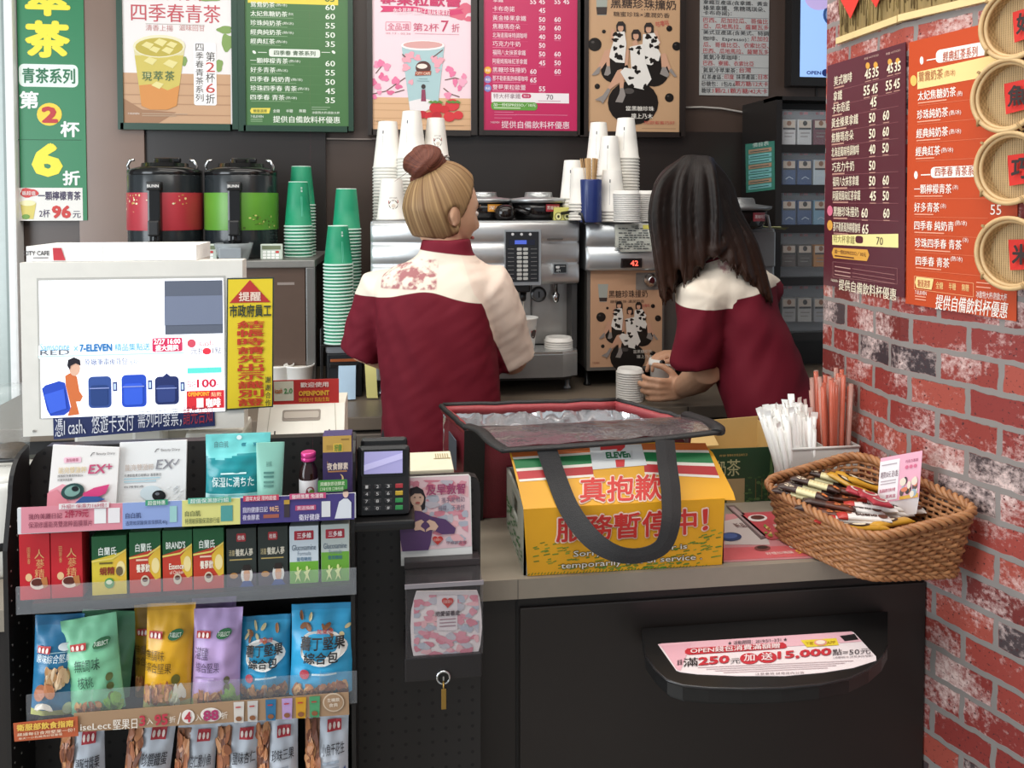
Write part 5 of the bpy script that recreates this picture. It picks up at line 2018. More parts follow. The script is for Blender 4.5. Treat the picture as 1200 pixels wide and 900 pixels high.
RS.text(pr, '2.0', 333, 455, 343, 461, P('#4a9a50'), 2, .02)
RS.text(pr, '歡迎使用', 352, 448, 385, 454, P('#f2dcd4'), 2, .02)
RS.text(pr, 'OPENPOINT', 350, 458, 386, 464, P('#e9b23c'), 2, .05)
RS.text(pr, '快速支付 點點生點', 350, 466, 386, 471, P('#e9b23c'), 2, .01)
fin(RS, ob, pr)
mb = MB()
p0_, p1_ = py_(217, 512, DY).x, py_(284, 512, DY).x
mb.box((p0_, DY - .005, .9005), (p1_, DY + .10, py_(250, 505, DY).z), M('#e7e4da', .5), .008)
mb.build('coin_tray', label='plain cream tray box between the monitor and the slotted device', cat='tray')
for y0, zz in ((DY - .02, py_(240, 521, DY - .02).z),):
	mb = MB()
	mb.box((py_(180, 530, y0).x, y0 - .012, .9005), (py_(284, 530, y0).x, y0 + .01, zz), M('#d7d1c4', .5), .004)
	mb.build('paper_stack', label='low stack of cream slips behind the sachet shelf', cat='paper')

# ------------------------------------------------------------------ goods on the top tier (sachets, pouch, tube, bottle, box)
Tz = SH['top']

def bag_points(w, h, bulge, top_pinch=.06, n=14, m=16, taper=0.0):
	"""front depth of a filled pouch: f(u,v) in metres, u,v in 0..1"""
	def f(u, v):
		a_ = max(0.0, math.sin(math.pi * min(1, max(0, u)))) ** .6
		b_ = max(0.0, math.sin(math.pi * min(1, max(0, v * .93 + .07 * (v > .5))))) ** .55
		return bulge * a_ * b_
	return f

class Pouch(Surf):
	"""filled bag standing at base point o, leaning; u 0..100 across, v 0..100 from top to bottom"""

	def __init__(s, o, w, h, bulge, lean=0.15, roll=0.0, yaw=0.0, crimp=9, wtop=1.0, seed=0, flat_bottom=False):
		s.w, s.h, s.b, s.crimp, s.wtop, s.seed = w, h, bulge, crimp, wtop, seed
		s.M = T(o) @ rotz(yaw) @ Matrix.Rotation(roll, 4, 'Y') @ Matrix.Rotation(lean, 4, 'X').inverted()
		s.lay = .0009

	def wid(s, v):
		t = v / 100
		k = s.wtop + (1 - s.wtop) * min(1, t * 1.3)
		return s.w * k * (1 - .035 * math.sin(math.pi * t))

	def dep(s, u, v):
		a_, t = min(1, max(0, u / 100)), v / 100
		c = s.crimp / 100
		if t < c:
			return 0.0012
		tt = (t - c) / (1 - c)
		return .0012 + s.b * max(0, math.sin(math.pi * a_)) ** .65 * min(1, (tt * 2.4)) ** .8 * (1 - max(0, tt - .9) * 6 * .9)

	def wr(s, u, v):
		return (.0026 * noise.noise(V((u * .05 + s.seed, v * .07, s.seed * 1.7))) + .0013 * noise.noise(V((u * .02 + s.seed, v * .2, s.seed * 3.7)))) * (1 if 4 < u < 96 else 0)

	def pos(s, u, v, off=0.0):
		x = (u / 100 - .5) * s.wid(v)
		return s.M @ V((x, -s.dep(u, v) - s.wr(u, v) - off, s.h * (1 - v / 100)))

	def back(s, u, v):
		x = (u / 100 - .5) * s.wid(v)
		return s.M @ V((x, s.dep(u, v) * .6, s.h * (1 - v / 100)))

	def body(s, mb, matf, n=22, m=30):
		vsn = [100 * j / m for j in range(m + 1)]
		us = [100 * i / n for i in range(n + 1)]
		mb.grid([[s.pos(u, v) for u in us] for v in vsn], lambda i, j: matf(us[i] + 50 / n, vsn[j] + 50 / m))
		mb.grid([[s.back(u, v) for u in us[::-1]] for v in vsn], lambda i, j: matf(50, vsn[j] + 50 / m))
		for side in (0, 100):
			mb.grid([[s.pos(side, v), s.back(side, v)] for v in vsn], lambda i, j: matf(50, vsn[j]))
		mb.grid([[s.pos(u, 100) for u in us], [s.back(u, 100) for u in us]], matf(50, 99))
		mb.grid([[s.pos(u, 0) for u in us], [s.back(u, 0) for u in us]], matf(50, 1))

	def patch(s, mb, u0, v0, u1, v1, mat, layer=1):
		s.rect(mb, u0, v0, u1, v1, mat, layer, 10, 8)

def place(px, py, Y):
	return py_(px, py, Y)

# two mask sachets (flat packs)
def sachet(pxs, Y, col, label):
	S_ = Px((0, Y, Tz), (0, -1, .12), (0, 400, 200, 600), (900, 900))
	S_.lay = .0006
	mb = MB()
	mb.prism([S_.pos(u, v) for u, v in pxs], S_.n * -.004, P(col, .3))
	return mb.build('mask_sachet', label=label, cat='sachet'), S_

Y1 = GS + .03
ob, S = sachet([(280, 545), (630, 560), (606, 960), (240, 960)], Y1, '#eae6e3', 'white and pink mask sachet with red EX+ lettering')
pr = MB()
S.poly(pr, [(258, 790), (330, 752), (470, 800), (600, 860), (604, 960), (241, 960), (246, 880)], P('#e3a0ac', .3), 1)
S.poly(pr, [(252, 800), (300, 780), (380, 860), (420, 955), (244, 955)], P('#d98793', .3), 2)
S.ell(pr, 385, 790, 62, 42, P('#2b4a48', .2), 3, rot=-.25)
S.ell(pr, 385, 788, 42, 28, P('#7ba39a', .2), 4, rot=-.25)
S.ell(pr, 400, 775, 18, 14, P('#131a1d', .2), 5)
S.poly(pr, [(440, 800), (500, 770), (580, 752), (560, 800), (500, 825), (450, 830)], P('#d2427c', .3), 4)
S.poly(pr, [(400, 850), (440, 815), (520, 815), (560, 830), (470, 860), (420, 880)], P('#3b5f9a', .3), 5)
S.rrect(pr, 338, 612, 430, 642, 8, P('#efc3d2'), 1)
S.text(pr, '進階精華', 350, 617, 415, 636, P('#b0506c'), 2)
S.text(pr, 'Beauty Diary', 510, 586, 608, 602, P('#5a5658'), 2)
S.line(pr, [(480, 604), (490, 588), (502, 586)], 4, P('#5a5658'), 2)
S.text(pr, '能亮雙激粹', 310, 664, 458, 698, P('#dcc69a'), 2, .01)
S.text(pr, 'EX', 466, 650, 556, 698, P('#c04a72'), 2, .02, slant=.1)
S.text(pr, '+', 560, 645, 594, 675, P('#c04a72'), 2, .02)
S.text(pr, '煥顏肌亮雙效特效EX', 305, 704, 440, 718, P('#4a4648'), 2)
S.text(pr, '抗皺保濕面膜', 305, 724, 382, 738, P('#4a4648'), 2)
fin(S, ob, pr)
ob, S = sachet([(632, 535), (985, 520), (975, 960), (608, 960)], Y1 + .006, '#e7e7e6', 'silvery white mask sachet with grey EX lettering')
pr = MB()
S.ell(pr, 800, 800, 60, 40, P('#cfdde2', .25), 2)
S.ell(pr, 840, 812, 36, 28, P('#17191c', .15), 3)
S.ell(pr, 832, 802, 12, 8, P('#6a6f75', .15), 4)
S.text(pr, 'Beauty Diary', 850, 566, 950, 582, P('#5a5658'), 2)
S.line(pr, [(818, 584), (828, 568), (840, 566)], 4, P('#5a5658'), 2)
S.text(pr, '能亮雙激粹', 662, 650, 812, 684, P('#c9b9ae'), 2, .01)
S.text(pr, 'EX', 822, 624, 912, 674, P('#8b8a90'), 2, .01, slant=.1)
S.line(pr, [(915, 640), (925, 650), (945, 620)], 6, P('#8b8a90'), 2)
S.text(pr, '光速超能美白精華EX 進階美白', 656, 700, 850, 716, P('#3a3a3e'), 2)
for v, w in ((722, 190), (738, 170)):
	S.rect(pr, 655, v, 655 + w, v + 6, P('#a9c9d3'), 2)
S.text(pr, '台灣製造', 655, 762, 760, 774, P('#5a5a5e'), 2)
q = random.Random(2)
for _ in range(16):
	u, v = q.uniform(860, 950), q.uniform(770, 930)
	S.line(pr, [(u, v), (u + q.uniform(8, 26), v - q.uniform(6, 26))], q.uniform(2, 7), P(q.choice(('#c3c6c9', '#d6d8da', '#f4f4f4')), .15), 2)
fin(S, ob, pr)

# teal zip pouch
pl_ = place(276, 600, GS + .035)
k1 = GS + .035
A, B, C = Px((0, k1, 0), (0, -1, 0)).abc(239, 511, 316, 604)
w, h = B.x - A.x, A.z - Tz
Pc = Pouch((A.x + w / 2, k1, Tz), w, h, .014, .1, 0, 0, 8, seed=1)
mb = MB()
Pc.body(mb, lambda u, v: P('#6fc9c9', .3) if v < 28 + 4 * math.sin(u * .07) else (P('#1c8a92', .3) if v < 74 else P('#b5dede', .25)), 26, 40)
ob = mb.build('travel_pouch', label='turquoise zip pouch of travel-size skin care with Japanese lettering', cat='pouch')
pr = MB()
Pc.text(pr, '自白肌', 14, 9, 36, 17, P('#4a6a70'), 2)
Pc.rrect(pr, 56, 12, 80, 16, 1.5, P('#2b7f8c'), 1)
Pc.ell(pr, 52, 5, 4, 3, P('#e8f4f4'), 1)
Pc.rect(pr, 26, 48, 66, 50, P('#d0eeee'), 2)
Pc.text(pr, '保湿に満ちた', 12, 53, 78, 66, P('#eef8f6'), 3, .01)
for u in (8, 38, 68):
	Pc.patch(pr, u, 76, u + 24, 96, P('#8fcfd0', .3), 1)
	Pc.ell(pr, u + 13, 90, 7, 6, P('#d8e8b8'), 3)
	Pc.rect(pr, u + 3, 79, u + 18, 81, P('#5a9aa0'), 2)
fin(Pc, ob, pr)
# pale green tube
k1 = GS + .022
A, B, C = Px((0, k1, 0), (0, -1, 0)).abc(300, 519, 331, 604)
w, h = .0385, A.z - Tz
o_ = V((py_(316, 600, k1).x, k1, Tz))
mb = MB()
rows = []
for j in range(15):
	t = j / 14
	ww = w * (.5 * (1 - t) * .85 + .5 * t)
	dd = .013 * (1 - t) + .0012 * t
	rows.append([o_ + V((ww * math.cos(a_) + .002 * t, dd * math.sin(a_), h * (.1 + .9 * t))) for a_ in [2 * math.pi * i / 28 for i in range(28)]])
mb.grid(rows, M('#8cc4b4', .35), cyc=True)
mb.add(rows[-1], [list(range(28))], M('#8cc4b4', .35))
g = Fn(lambda u, v, off: o_ + V(((u / 100 - .5) * w * (.85 * v / 100 + 1 - v / 100), -(.013 * v / 100 + .0012 * (1 - v / 100)) * math.sqrt(max(0, 1 - (1.9 * (u / 100 - .5)) ** 2)) - .0006 - off, h * (1 - .9 * v / 100))))
g.text(mb, '自白肌', 42, 28, 62, 36, P('#3d6a64'), 1)
for v, c in ((44, '#4c8078'), (50, '#4c8078'), (58, '#5a8a80'), (64, '#5a8a80')):
	g.rect(mb, 32, v, 70, v + 3, P(c), 1, 4, 1)
ob = mb.build('cream_tube', label='pale green cream tube leaning beside the turquoise pouch', cat='tube')
mb = MB()
mb.lathe([(.012, 0), (.0125, .002), (.0125, h * .1), (.011, h * .105)], M('#e2eee8', .4), T(o_), 24)
mb.build('cap', ob, label='white cap')
# drink bottle
k1 = GS + .035
p = py_(362, 604, k1)
ztop = py_(362, 529, k1).z
hb_ = ztop - Tz
bt = thing('drink_bottle', 'small dark drink bottle with a bright pink cap', 'bottle', (p.x, k1, Tz))
r = .0128
mb = MB()
mb.lathe([(r * .9, 0), (r, .003), (r, hb_ * .62), (r * .9, hb_ * .7), (r * .62, hb_ * .8), (r * .6, hb_ * .86)], M('#2a1312', .08, var=0), T(p.x, k1, Tz), 32)
mb.build('glass', bt, label='dark brown glass')
mb = MB()
mb.lathe([(r + .0004, hb_ * .08), (r + .0005, hb_ * .085), (r + .0005, hb_ * .52), (r + .0004, hb_ * .525)], P('#d9d5d6'), T(p.x, k1, Tz), 32, caps=False)
g = cyl_surf((p.x, k1, Tz), r + .0005, H=hb_)
g.lay = .0004
g.ell(mb, 15, hb_ * .68, 26, hb_ * .1, P('#8a2f3c'), 1)
g.ell(mb, 22, hb_ * .7, 16, hb_ * .07, P('#6f9a4a'), 2)
g.ell(mb, 30, hb_ * .66, 20, hb_ * .04, P('#c24a68'), 3, rot=-.3)
mb.build('label', bt, label='white fruit label')
mb = MB()
mb.lathe([(r * .74, hb_ * .84), (r * .8, hb_ * .85), (r * .8, hb_ * .9), (r * .76, hb_ * .905), (r * .8, hb_ * .91), (r * .8, hb_ * .985), (r * .7, hb_)], M('#d23f86', .25, .3), T(p.x, k1, Tz), 32)
mb.build('cap', bt, label='bright pink cap')
# tall gold-navy box
k1 = GS + .02

def carton(name, label, x0, y0, x1, Y, zb, depth, zones, prints, sidecol=None, cat='box', group=None, topcol=None):
	"""a product box: front face from pixel columns x0..x1 with its top at pixel row y0; zones [(v0,v1,colour)] in percent"""
	S0 = Px((0, Y, 0), (0, -1, 0))
	A, B, C = S0.abc(x0, y0, x1, y0 + 40)
	C = V((A.x, Y, zb))
	h = A.z - zb
	mb = MB()
	mb.box((A.x, Y, zb), (B.x, Y + depth, A.z), M(sidecol or zones[0][2], .4, var=.03), .0008)
	q_ = Quad(A + V((.0003, -.0002, -.0003)), B + V((-.0003, -.0002, -.0003)), C + V((.0003, -.0002, .0003)), 100, 100)
	q_.lay = .00025
	for v0, v1, c in zones:
		q_.rect(mb, 0, v0, 100, v1, P(c, .4), 1)
	prints(q_, mb)
	return mb.build(name, label=label, cat=cat, group=group)

def pr_enzyme(q_, mb):
	q_.text(mb, '我的健康', 12, 12, 50, 19, P('#a8873c'), 2)
	q_.rrect(mb, 36, 10, 70, 22, 3, P('#d9b04a'), 2)
	q_.text(mb, '好康', 40, 11, 66, 21, P('#5d8a3a'), 4, .02)
	q_.rect(mb, 64, 4, 92, 6, P('#8a6c34'), 2)
	q_.text(mb, '夜食酵素', 14, 36, 88, 46, P('#e2cfc0'), 3, .02)
	q_.line(mb, [(16, 34), (18, 48), (84, 48)], 2, P('#a8764a'), 2)
	q_.ell(mb, 60, 58, 12, 6, P('#e3c58a'), 3)
	q_.ell(mb, 55, 57, 11, 5.4, P('#3b2a5a'), 4)

carton('supplement_box', 'tall gold-topped navy box with a crescent moon, at the right end of the top tier', 378, 511, 412, k1, Tz, .03, [(0, 22, '#c09a4c'), (22, 100, '#3b2d58')], pr_enzyme, '#463868')

# price rail print
LR = Px((0, GS - .004, 0), (0, -1, 0), (0, 490, 440, 700), (1200, 573))
LR.lay = .0005
pr = MB()
sl = lambda u: -.043 * (u - 85)

def lr_poly(u0, u1, va, vb, c, layer=1):
	LR.poly(pr, [(u0, va + sl(u0)), (u1, va + sl(u1)), (u1, vb + sl(u1)), (u0, vb + sl(u0))], P(c), layer)

def lr_text(t, u0, u1, va, vb, c, layer=3, bold=.0):
	slanted(LR, pr, t, u0, u1, va + sl(u0), vb + sl(u0), va + sl(u1), vb + sl(u1), P(c), layer, bold)

lr_poly(68, 392, 284, 368, '#d98a98')
lr_poly(392, 582, 284, 368, '#8ea3d6')
lr_poly(582, 768, 284, 368, '#d9d684')
lr_poly(768, 1133, 284, 368, '#443a7a')
lr_text('我的美麗日記', 92, 200, 306, 324, '#7a3048', 3, .01)
lr_text('保濕修護能亮雙激粹面膜單片', 92, 296, 332, 352, '#7a3048', 3)
lr_text('2件79元', 208, 284, 298, 324, '#b02a4c', 3, .02)
lr_poly(302, 340, 298, 346, '#eceaea', 2)
lr_poly(346, 384, 298, 346, '#e9e4e6', 2)
lr_text('自白肌', 402, 452, 316, 334, '#2f3f6a', 3, .01)
lr_text('透潤玻尿酸保濕潔顏乳40g', 402, 536, 342, 358, '#2f3f6a', 3)
lr_poly(543, 566, 300, 352, '#9bcac8', 2)
lr_text('自白肌', 592, 642, 318, 336, '#4a5a3a', 3, .01)
lr_text('特潤玻尿酸保濕旅行組', 592, 702, 342, 360, '#4a5a3a', 3)
lr_poly(706, 744, 306, 356, '#4f9a96', 2)
lr_text('我的健康日記', 776, 856, 314, 332, '#e2dcee', 3, .01)
lr_text('98元', 862, 892, 314, 332, '#e8b890', 3, .02)
lr_text('夜食酵素', 776, 830, 338, 356, '#e2dcee', 3, .01)
lr_poly(842, 892, 340, 352, '#a05a4a', 2)
lr_poly(908, 926, 296, 352, '#3a3038', 2)
lr_poly(908, 926, 296, 310, '#b8923c', 3)
lr_text('衛好健康', 956, 1022, 344, 364, '#ece6f4', 3, .01)
lr_poly(944, 1010, 316, 332, '#b84a72', 2)
lr_text('買送換購', 950, 1004, 318, 330, '#f2dbe4', 3)
lr_poly(1028, 1056, 306, 356, '#d9d9dc', 2)
LR.ell(pr, 1105, 240, 9, 13, P('#e0bfae'), 4)
LR.poly(pr, [(1096, 234), (1098, 226), (1110, 224), (1115, 234), (1110, 232)], P('#2e2826'), 5)
LR.poly(pr, [(1070, 320), (1084, 266), (1098, 256), (1112, 256), (1123, 268), (1123, 318)], P('#d9dde4'), 3)
for u0, u1, c, t in ((190, 350, '#e6dede', '升級!! 保濕力169倍！'), (466, 538, '#3f9a76', '超值特惠'), (602, 740, '#5fb39a', '超值保濕旅行組'), (778, 892, '#c8445c', '週年大促 限時超值'), (926, 1042, '#c8507c', '醫師推薦 免運費')):
	dv = 12 if u0 < 400 else 0
	lr_poly(u0, u1, 274 + 3, 292 + 3, c, 4)
	lr_text(t, u0 + 8, u1 - 8, 279, 293, '#f4f2ee' if u0 > 400 else '#b03a58', 6)
LR.rrect(pr, 1016, 198, 1110, 236, 5, P('#3f8a3c'), 3)
LR.text(pr, '買纖飲即送酵素', 1024, 203, 1102, 216, P('#dfeacb'), 5, .01)
LR.text(pr, '口味任搭 口味任搭', 1024, 220, 1098, 231, P('#dfeacb'), 5)
fin(LR, rail_top, pr)

# ------------------------------------------------------------------ boxes on the second tier
Mz = SH['mid']
k1 = GS + .012

def ginseng(q_, mb):
	for i, ch in enumerate('人蔘精'):
		q_.text(mb, ch, 50 + (i % 2) * 4, 24 + i * 15, 82, 38 + i * 15, P('#d9a066'), 2, .0)
	q_.vtext(mb, '田原香', 26, 20, 36, 46, P('#d9a066'), 2)
	q_.ell(mb, 30, 66, 11, 6, P('#e3b988'), 2)
	q_.ell(mb, 60, 76, 26, 9, P('#e6d2c0'), 2)
	q_.ell(mb, 58, 74, 20, 6, P('#5a2418'), 3)
	q_.poly(mb, [(70, 68), (90, 66), (94, 80), (80, 84)], P('#b9763f'), 4)

for i, (x0, x1) in enumerate(((22, 58), (59, 96))):
	carton('ginseng_box', ('%s red ginseng drink box on the second tier' % ('leftmost', 'second')[i]), x0, 626 - i * 1.5, x1, k1, Mz, .028, [(0, 100, '#c01f2a')], ginseng, '#d02c35', group='red ginseng boxes')

def brands(kind):
	def f(q_, mb):
		base = '#d9c23c' if kind == 0 else '#c23a28'
		q_.poly(mb, [(0, 40), (100, 26), (100, 100), (0, 100)], P(base), 2)
		q_.poly(mb, [(60, 44), (100, 22), (100, 76), (84, 80), (66, 66)], P('#e2b93c'), 3)
		q_.ell(mb, 84, 56, 13, 13, P('#f0dc9a'), 4)
		q_.line(mb, [(0, 42), (60, 38), (100, 24)], 3, P('#e9d36a'), 4)
		if kind == 2:
			q_.text(mb, "BRAND'S", 12, 18, 78, 30, P('#eaf0e6'), 4, .03)
			q_.text(mb, 'Essence', 22, 54, 72, 64, P('#f6eedc'), 5, .02)
			q_.text(mb, 'of Chicken', 24, 66, 70, 72, P('#f6eedc'), 5)
		else:
			q_.text(mb, '白蘭氏', 20, 18, 72, 32, P('#eaf0e6'), 4, .02)
			q_.text(mb, ('蜆精', '養蔘飲', '', '養蔘飲')[kind], 22, 52, 66, 66, P('#8a2a20' if kind == 0 else '#f6eedc'), 5, .02)
			q_.rect(mb, 22, 44, 60, 47, P('#6a5a20' if kind == 0 else '#f0c8b0'), 5)
		q_.ell(mb, 50, 80, 14, 9, P('#4f9a50' if kind == 0 else '#d8c8b0'), 5)
		q_.ell(mb, 50, 78, 9, 4, P('#dfe8c8' if kind == 0 else '#5a2a1a'), 6)
		if kind == 0:
			q_.ell(mb, 80, 60, 10, 8, P('#6a5a40'), 6)
	return f

bn = ['green and yellow essence box with a clam picture, third from the left', 'green and red essence box just right of the yellow one', "green and red essence box with large English lettering", 'green and red essence box next to the dark ginseng boxes']
for i, (x0, x1, y0) in enumerate(((107, 148, 629), (151, 188, 624), (190, 225, 622), (226, 262, 620))):
	carton('essence_box', bn[i], x0, y0, x1, k1 + .002, Mz, .04, [(0, 100, '#1e5a34')], brands(i), '#2b6a3e', group='essence boxes')

def quaker(q_, mb):
	q_.rrect(mb, 34, 8, 66, 22, 3, P('#a02a30'), 2)
	q_.text(mb, '桂格', 38, 11, 62, 19, P('#f0e2dc'), 4, .01)
	q_.text(mb, '活靈', 8, 36, 28, 46, P('#c9b88a'), 3)
	q_.text(mb, '養氣人蔘', 30, 34, 90, 47, P('#d9d2c0'), 3, .02)
	q_.rect(mb, 10, 52, 86, 54, P('#b9a060'), 2)
	q_.ell(mb, 68, 80, 20, 16, P('#e4e2de'), 3)
	q_.ell(mb, 68, 80, 11, 12, P('#d8a98c'), 4)
	q_.poly(mb, [(52, 72), (58, 62), (78, 62), (84, 72)], P('#2a211e'), 4)
	q_.poly(mb, [(56, 90), (80, 90), (92, 100), (44, 100)], P('#24408a'), 4)
	q_.ell(mb, 24, 80, 14, 5, P('#b9854a'), 3)

for i, (x0, x1, y0) in enumerate(((265, 300, 620), (302, 337, 618))):
	carton('ginseng_drink_box', ('dark green ginseng box with a white-haired portrait, %s' % ('left of its pair', 'right of its pair')[i]), x0, y0, x1, k1 + .002, Mz, .036, [(0, 76, '#2c3330'), (76, 100, '#38263a')], quaker, '#3a423c', group='dark ginseng boxes')

def gluco(q_, mb):
	q_.rrect(mb, 16, 8, 84, 24, 2, P('#a82a3a'), 2)
	q_.text(mb, '三多維', 26, 11, 76, 21, P('#f2e4e4'), 4, .02)
	q_.text(mb, 'Glucosamine', 8, 32, 92, 42, P('#5a6a7a'), 3, .01)
	q_.text(mb, 'Formula', 28, 44, 74, 51, P('#7a8a9a'), 3)
	q_.text(mb, '葡萄糖胺', 24, 54, 76, 61, P('#3a6a8a'), 3, .01)
	for cu, s_ in ((28, 1), (60, 1.15)):
		q_.ell(mb, cu, 74, 4 * s_, 4 * s_, P('#dfe89a'), 4)
		q_.poly(mb, [(cu - 12, 80), (cu, 78), (cu + 14, 74), (cu + 4, 84), (cu + 10, 97), (cu, 90), (cu - 10, 98), (cu - 4, 86)], P('#dfe89a'), 4)

carton('glucosamine_box', 'white and green joint supplement box, second from the right end', 339, 617, 373, k1 + .002, Mz, .036, [(0, 62, '#ccd6de'), (62, 100, '#6fae3a')], gluco, '#c2ccd2', group='joint supplement boxes')
carton('glucosamine_box', 'green and white joint supplement box at the right end of the tier', 376, 615, 409, k1 + .002, Mz, .036, [(0, 48, '#b9c2be'), (48, 100, '#6aa53a')], gluco, '#b9c2b8', group='joint supplement boxes')

# ------------------------------------------------------------------ nut bags on the third tier and the row below
Lz = SH['low']

def nut_bag(x0, y0, x1, y1, Y, zb, label, base, zones, prints, roll=0.0, lean=.12, bulge=.016, seed=0, wtop=1.0, name='nut_bag', group=None, crimp=8):
	S0 = Px((0, Y, 0), (0, -1, 0))
	A, B, C = S0.abc(x0, y0, x1, y0 + 40)
	w, h = B.x - A.x, A.z - zb
	Pz = Pouch(((A.x + B.x) / 2, Y, zb), w, h, bulge, lean, roll, 0, crimp, wtop, seed)
	mb = MB()

	def mf(u, v):
		for v0, v1, c in zones:
			if v0 <= v < v1:
				return P(c, .32)
		return P(base, .32)
	Pz.body(mb, mf)
	ob = mb.build(name, label=label, cat='snack bag', group=group)
	pr = MB()
	prints(Pz, pr, random.Random(seed))
	fin(Pz, ob, pr)
	return ob

def nuts(Pz, pr, q, u0, v0, u1, v1, n, cols=('#b9794a', '#8d5230', '#d1a066', '#a4663c', '#c98f5a'), r=(4, 8), L=2):
	for _ in range(n):
		Pz.ell(pr, q.uniform(u0, u1), q.uniform(v0, v1), q.uniform(*r), q.uniform(*r) * .62, P(q.choice(cols), .4), L + q.randrange(3), n=10, rot=q.uniform(0, 3), wob=.1)

def logo_strip(Pz, pr, u, v, right=True):
	Pz.rect(pr, u, v, u + 30, v + 7, P('#c23a3a'), 3, 5, 1)
	for k in range(3):
		Pz.ell(pr, u + 6 + k * 9, v + 3.5, 3, 2.6, P('#ecd8cf'), 5, n=8)
	if right:
		Pz.ell(pr, u + 58, v + 3, 16, 5, P('#2f6a44'), 3, n=12, rot=-.12)
		Pz.text(pr, '7-SELECT', u + 46, v + 1, u + 70, v + 5, P('#e8efe2'), 5)

def d_green(Pz, pr, q):
	logo_strip(Pz, pr, 16, 24)
	Pz.text(pr, '無調味', 22, 40, 70, 52, P('#244a3a'), 3, .0)
	Pz.text(pr, '核桃', 26, 57, 56, 69, P('#244a3a'), 3, .0)
	for v in (62, 72, 82):
		Pz.ell(pr, 84, v, 6, 4, P('#5d6a3a'), 3)
	nuts(Pz, pr, q, 18, 86, 62, 98, 26)
	nuts(Pz, pr, q, 62, 84, 94, 98, 14, ('#7fb54a', '#93c35e', '#69a03a'), (6, 10))

def d_yellow(Pz, pr, q):
	logo_strip(Pz, pr, 8, 25)
	Pz.text(pr, '無調味', 2, 42, 46, 52, P('#5a4310'), 3, .0)
	Pz.text(pr, '綜合堅果', 2, 54, 62, 64, P('#5a4310'), 3, .0)
	Pz.ell(pr, 72, 70, 9, 5, P('#6d6a2a'), 3)
	nuts(Pz, pr, q, 2, 78, 66, 90, 30)
	nuts(Pz, pr, q, 60, 80, 90, 92, 10, ('#dfe4c4', '#f0edd8', '#c9d19a'), (6, 10))

def d_purple(Pz, pr, q):
	logo_strip(Pz, pr, 8, 22, True)
	Pz.text(pr, '湛鹽', 6, 38, 36, 50, P('#4a3a5a'), 3, .0)
	Pz.text(pr, '綜合堅果', 8, 53, 60, 64, P('#4a3a5a'), 3, .0)
	Pz.rect(pr, 8, 69, 50, 71, P('#a48cb4'), 3)
	for v in (72, 80):
		Pz.ell(pr, 76, v, 6, 4, P('#6d6a4a'), 3)
	nuts(Pz, pr, q, 8, 86, 64, 98, 28)
	nuts(Pz, pr, q, 62, 84, 92, 98, 10, ('#8fbf5a', '#a4cb72'), (6, 10))

def d_blue(Pz, pr, q):
	logo_strip(Pz, pr, 12, 29, False)
	Pz.ell(pr, 72, 30, 15, 4, P('#dfe8ea'), 3)
	Pz.text(pr, '原味綜合堅果', 12, 37, 86, 45, P('#dfe8ea'), 3, .0)
	Pz.rect(pr, 10, 35, 88, 36, P('#9cc0cc'), 2, 5, 1)
	nuts(Pz, pr, q, 34, 52, 84, 66, 30, ('#d8b48c', '#c69a6c', '#e6cba8', '#b98a5c'), (6, 9))
	Pz.ell(pr, 26, 74, 15, 8, P('#a4613c'), 4, rot=-.2)
	Pz.ell(pr, 48, 72, 13, 7, P('#b47248'), 5, rot=.3)
	pts = [(36 + 22 * math.cos(a_), 92 - 9 * math.sin(a_)) for a_ in [math.pi * k / 8 for k in range(9)]] + [(36 + 13 * math.cos(a_), 93 - 4 * math.sin(a_)) for a_ in [math.pi * (8 - k) / 8 for k in range(9)]]
	Pz.poly(pr, pts, P('#ece2d2'), 5)
	Pz.ell(pr, 84, 92, 10, 6, P('#c9d3a8'), 3)

def d_sky(Pz, pr, q):
	for _ in range(9):
		Pz.ell(pr, q.uniform(8, 92), q.uniform(11, 34), q.uniform(4, 7), q.uniform(2, 4), P(q.choice(('#a87345', '#8d5a36', '#dccb98')), .4), 2, n=10, rot=q.uniform(0, 3))
	Pz.ell(pr, 52, 45, 38, 19, P('#f1efe9'), 3, n=26, wob=.05)
	Pz.text(pr, '薯丁堅果', 16, 32, 88, 46, P('#2d2a2a'), 5, .02)
	Pz.text(pr, '綜合包', 22, 48, 78, 61, P('#2d2a2a'), 5, .02)
	Pz.text(pr, '萬歲牌', 42, 25, 68, 30, P('#b83a3a'), 5, .01)
	Pz.ell(pr, 24, 73, 8, 5, P('#b03a4a'), 3)
	Pz.rect(pr, 36, 72, 76, 74, P('#d8f0f8'), 3, 4, 1)
	nuts(Pz, pr, q, 8, 86, 92, 99, 46, r=(5, 9))

YL = GS + .022
G3 = 'nut bags on the third tier'
nut_bag(82, 722, 150, 826, YL + .03, Lz, 'pale green nut bag standing behind the mint walnut bag', '#6fb08a', [], lambda a_, b_, c_: None, roll=.1, bulge=.012, seed=11, group=G3)
nut_bag(34, 727, 90, 836, YL + .004, Lz, 'blue nut bag with a cashew picture at the left end', '#256f98', [(0, 9, '#1f5f86'), (93, 101, '#b9bb64')], d_blue, roll=.03, seed=12, group=G3, wtop=1.05)
nut_bag(82, 728, 146, 834, YL - .002, Lz, 'mint green walnut bag leaning left, second from the left', '#7ec39a', [], d_green, roll=-.13, seed=13, group=G3, wtop=1.05)
nut_bag(157, 713, 206, 826, YL + .03, Lz, 'dark yellow bag standing behind the yellow mixed nut bag', '#a8822a', [], d_yellow, roll=-.03, seed=14, bulge=.012, group=G3)
nut_bag(166, 714, 222, 829, YL, Lz, 'yellow mixed nut bag, third from the left', '#dda622', [(0, 8, '#d09a1c'), (93, 101, '#c9c67a')], d_yellow, roll=.03, seed=15, group=G3, wtop=1.03)
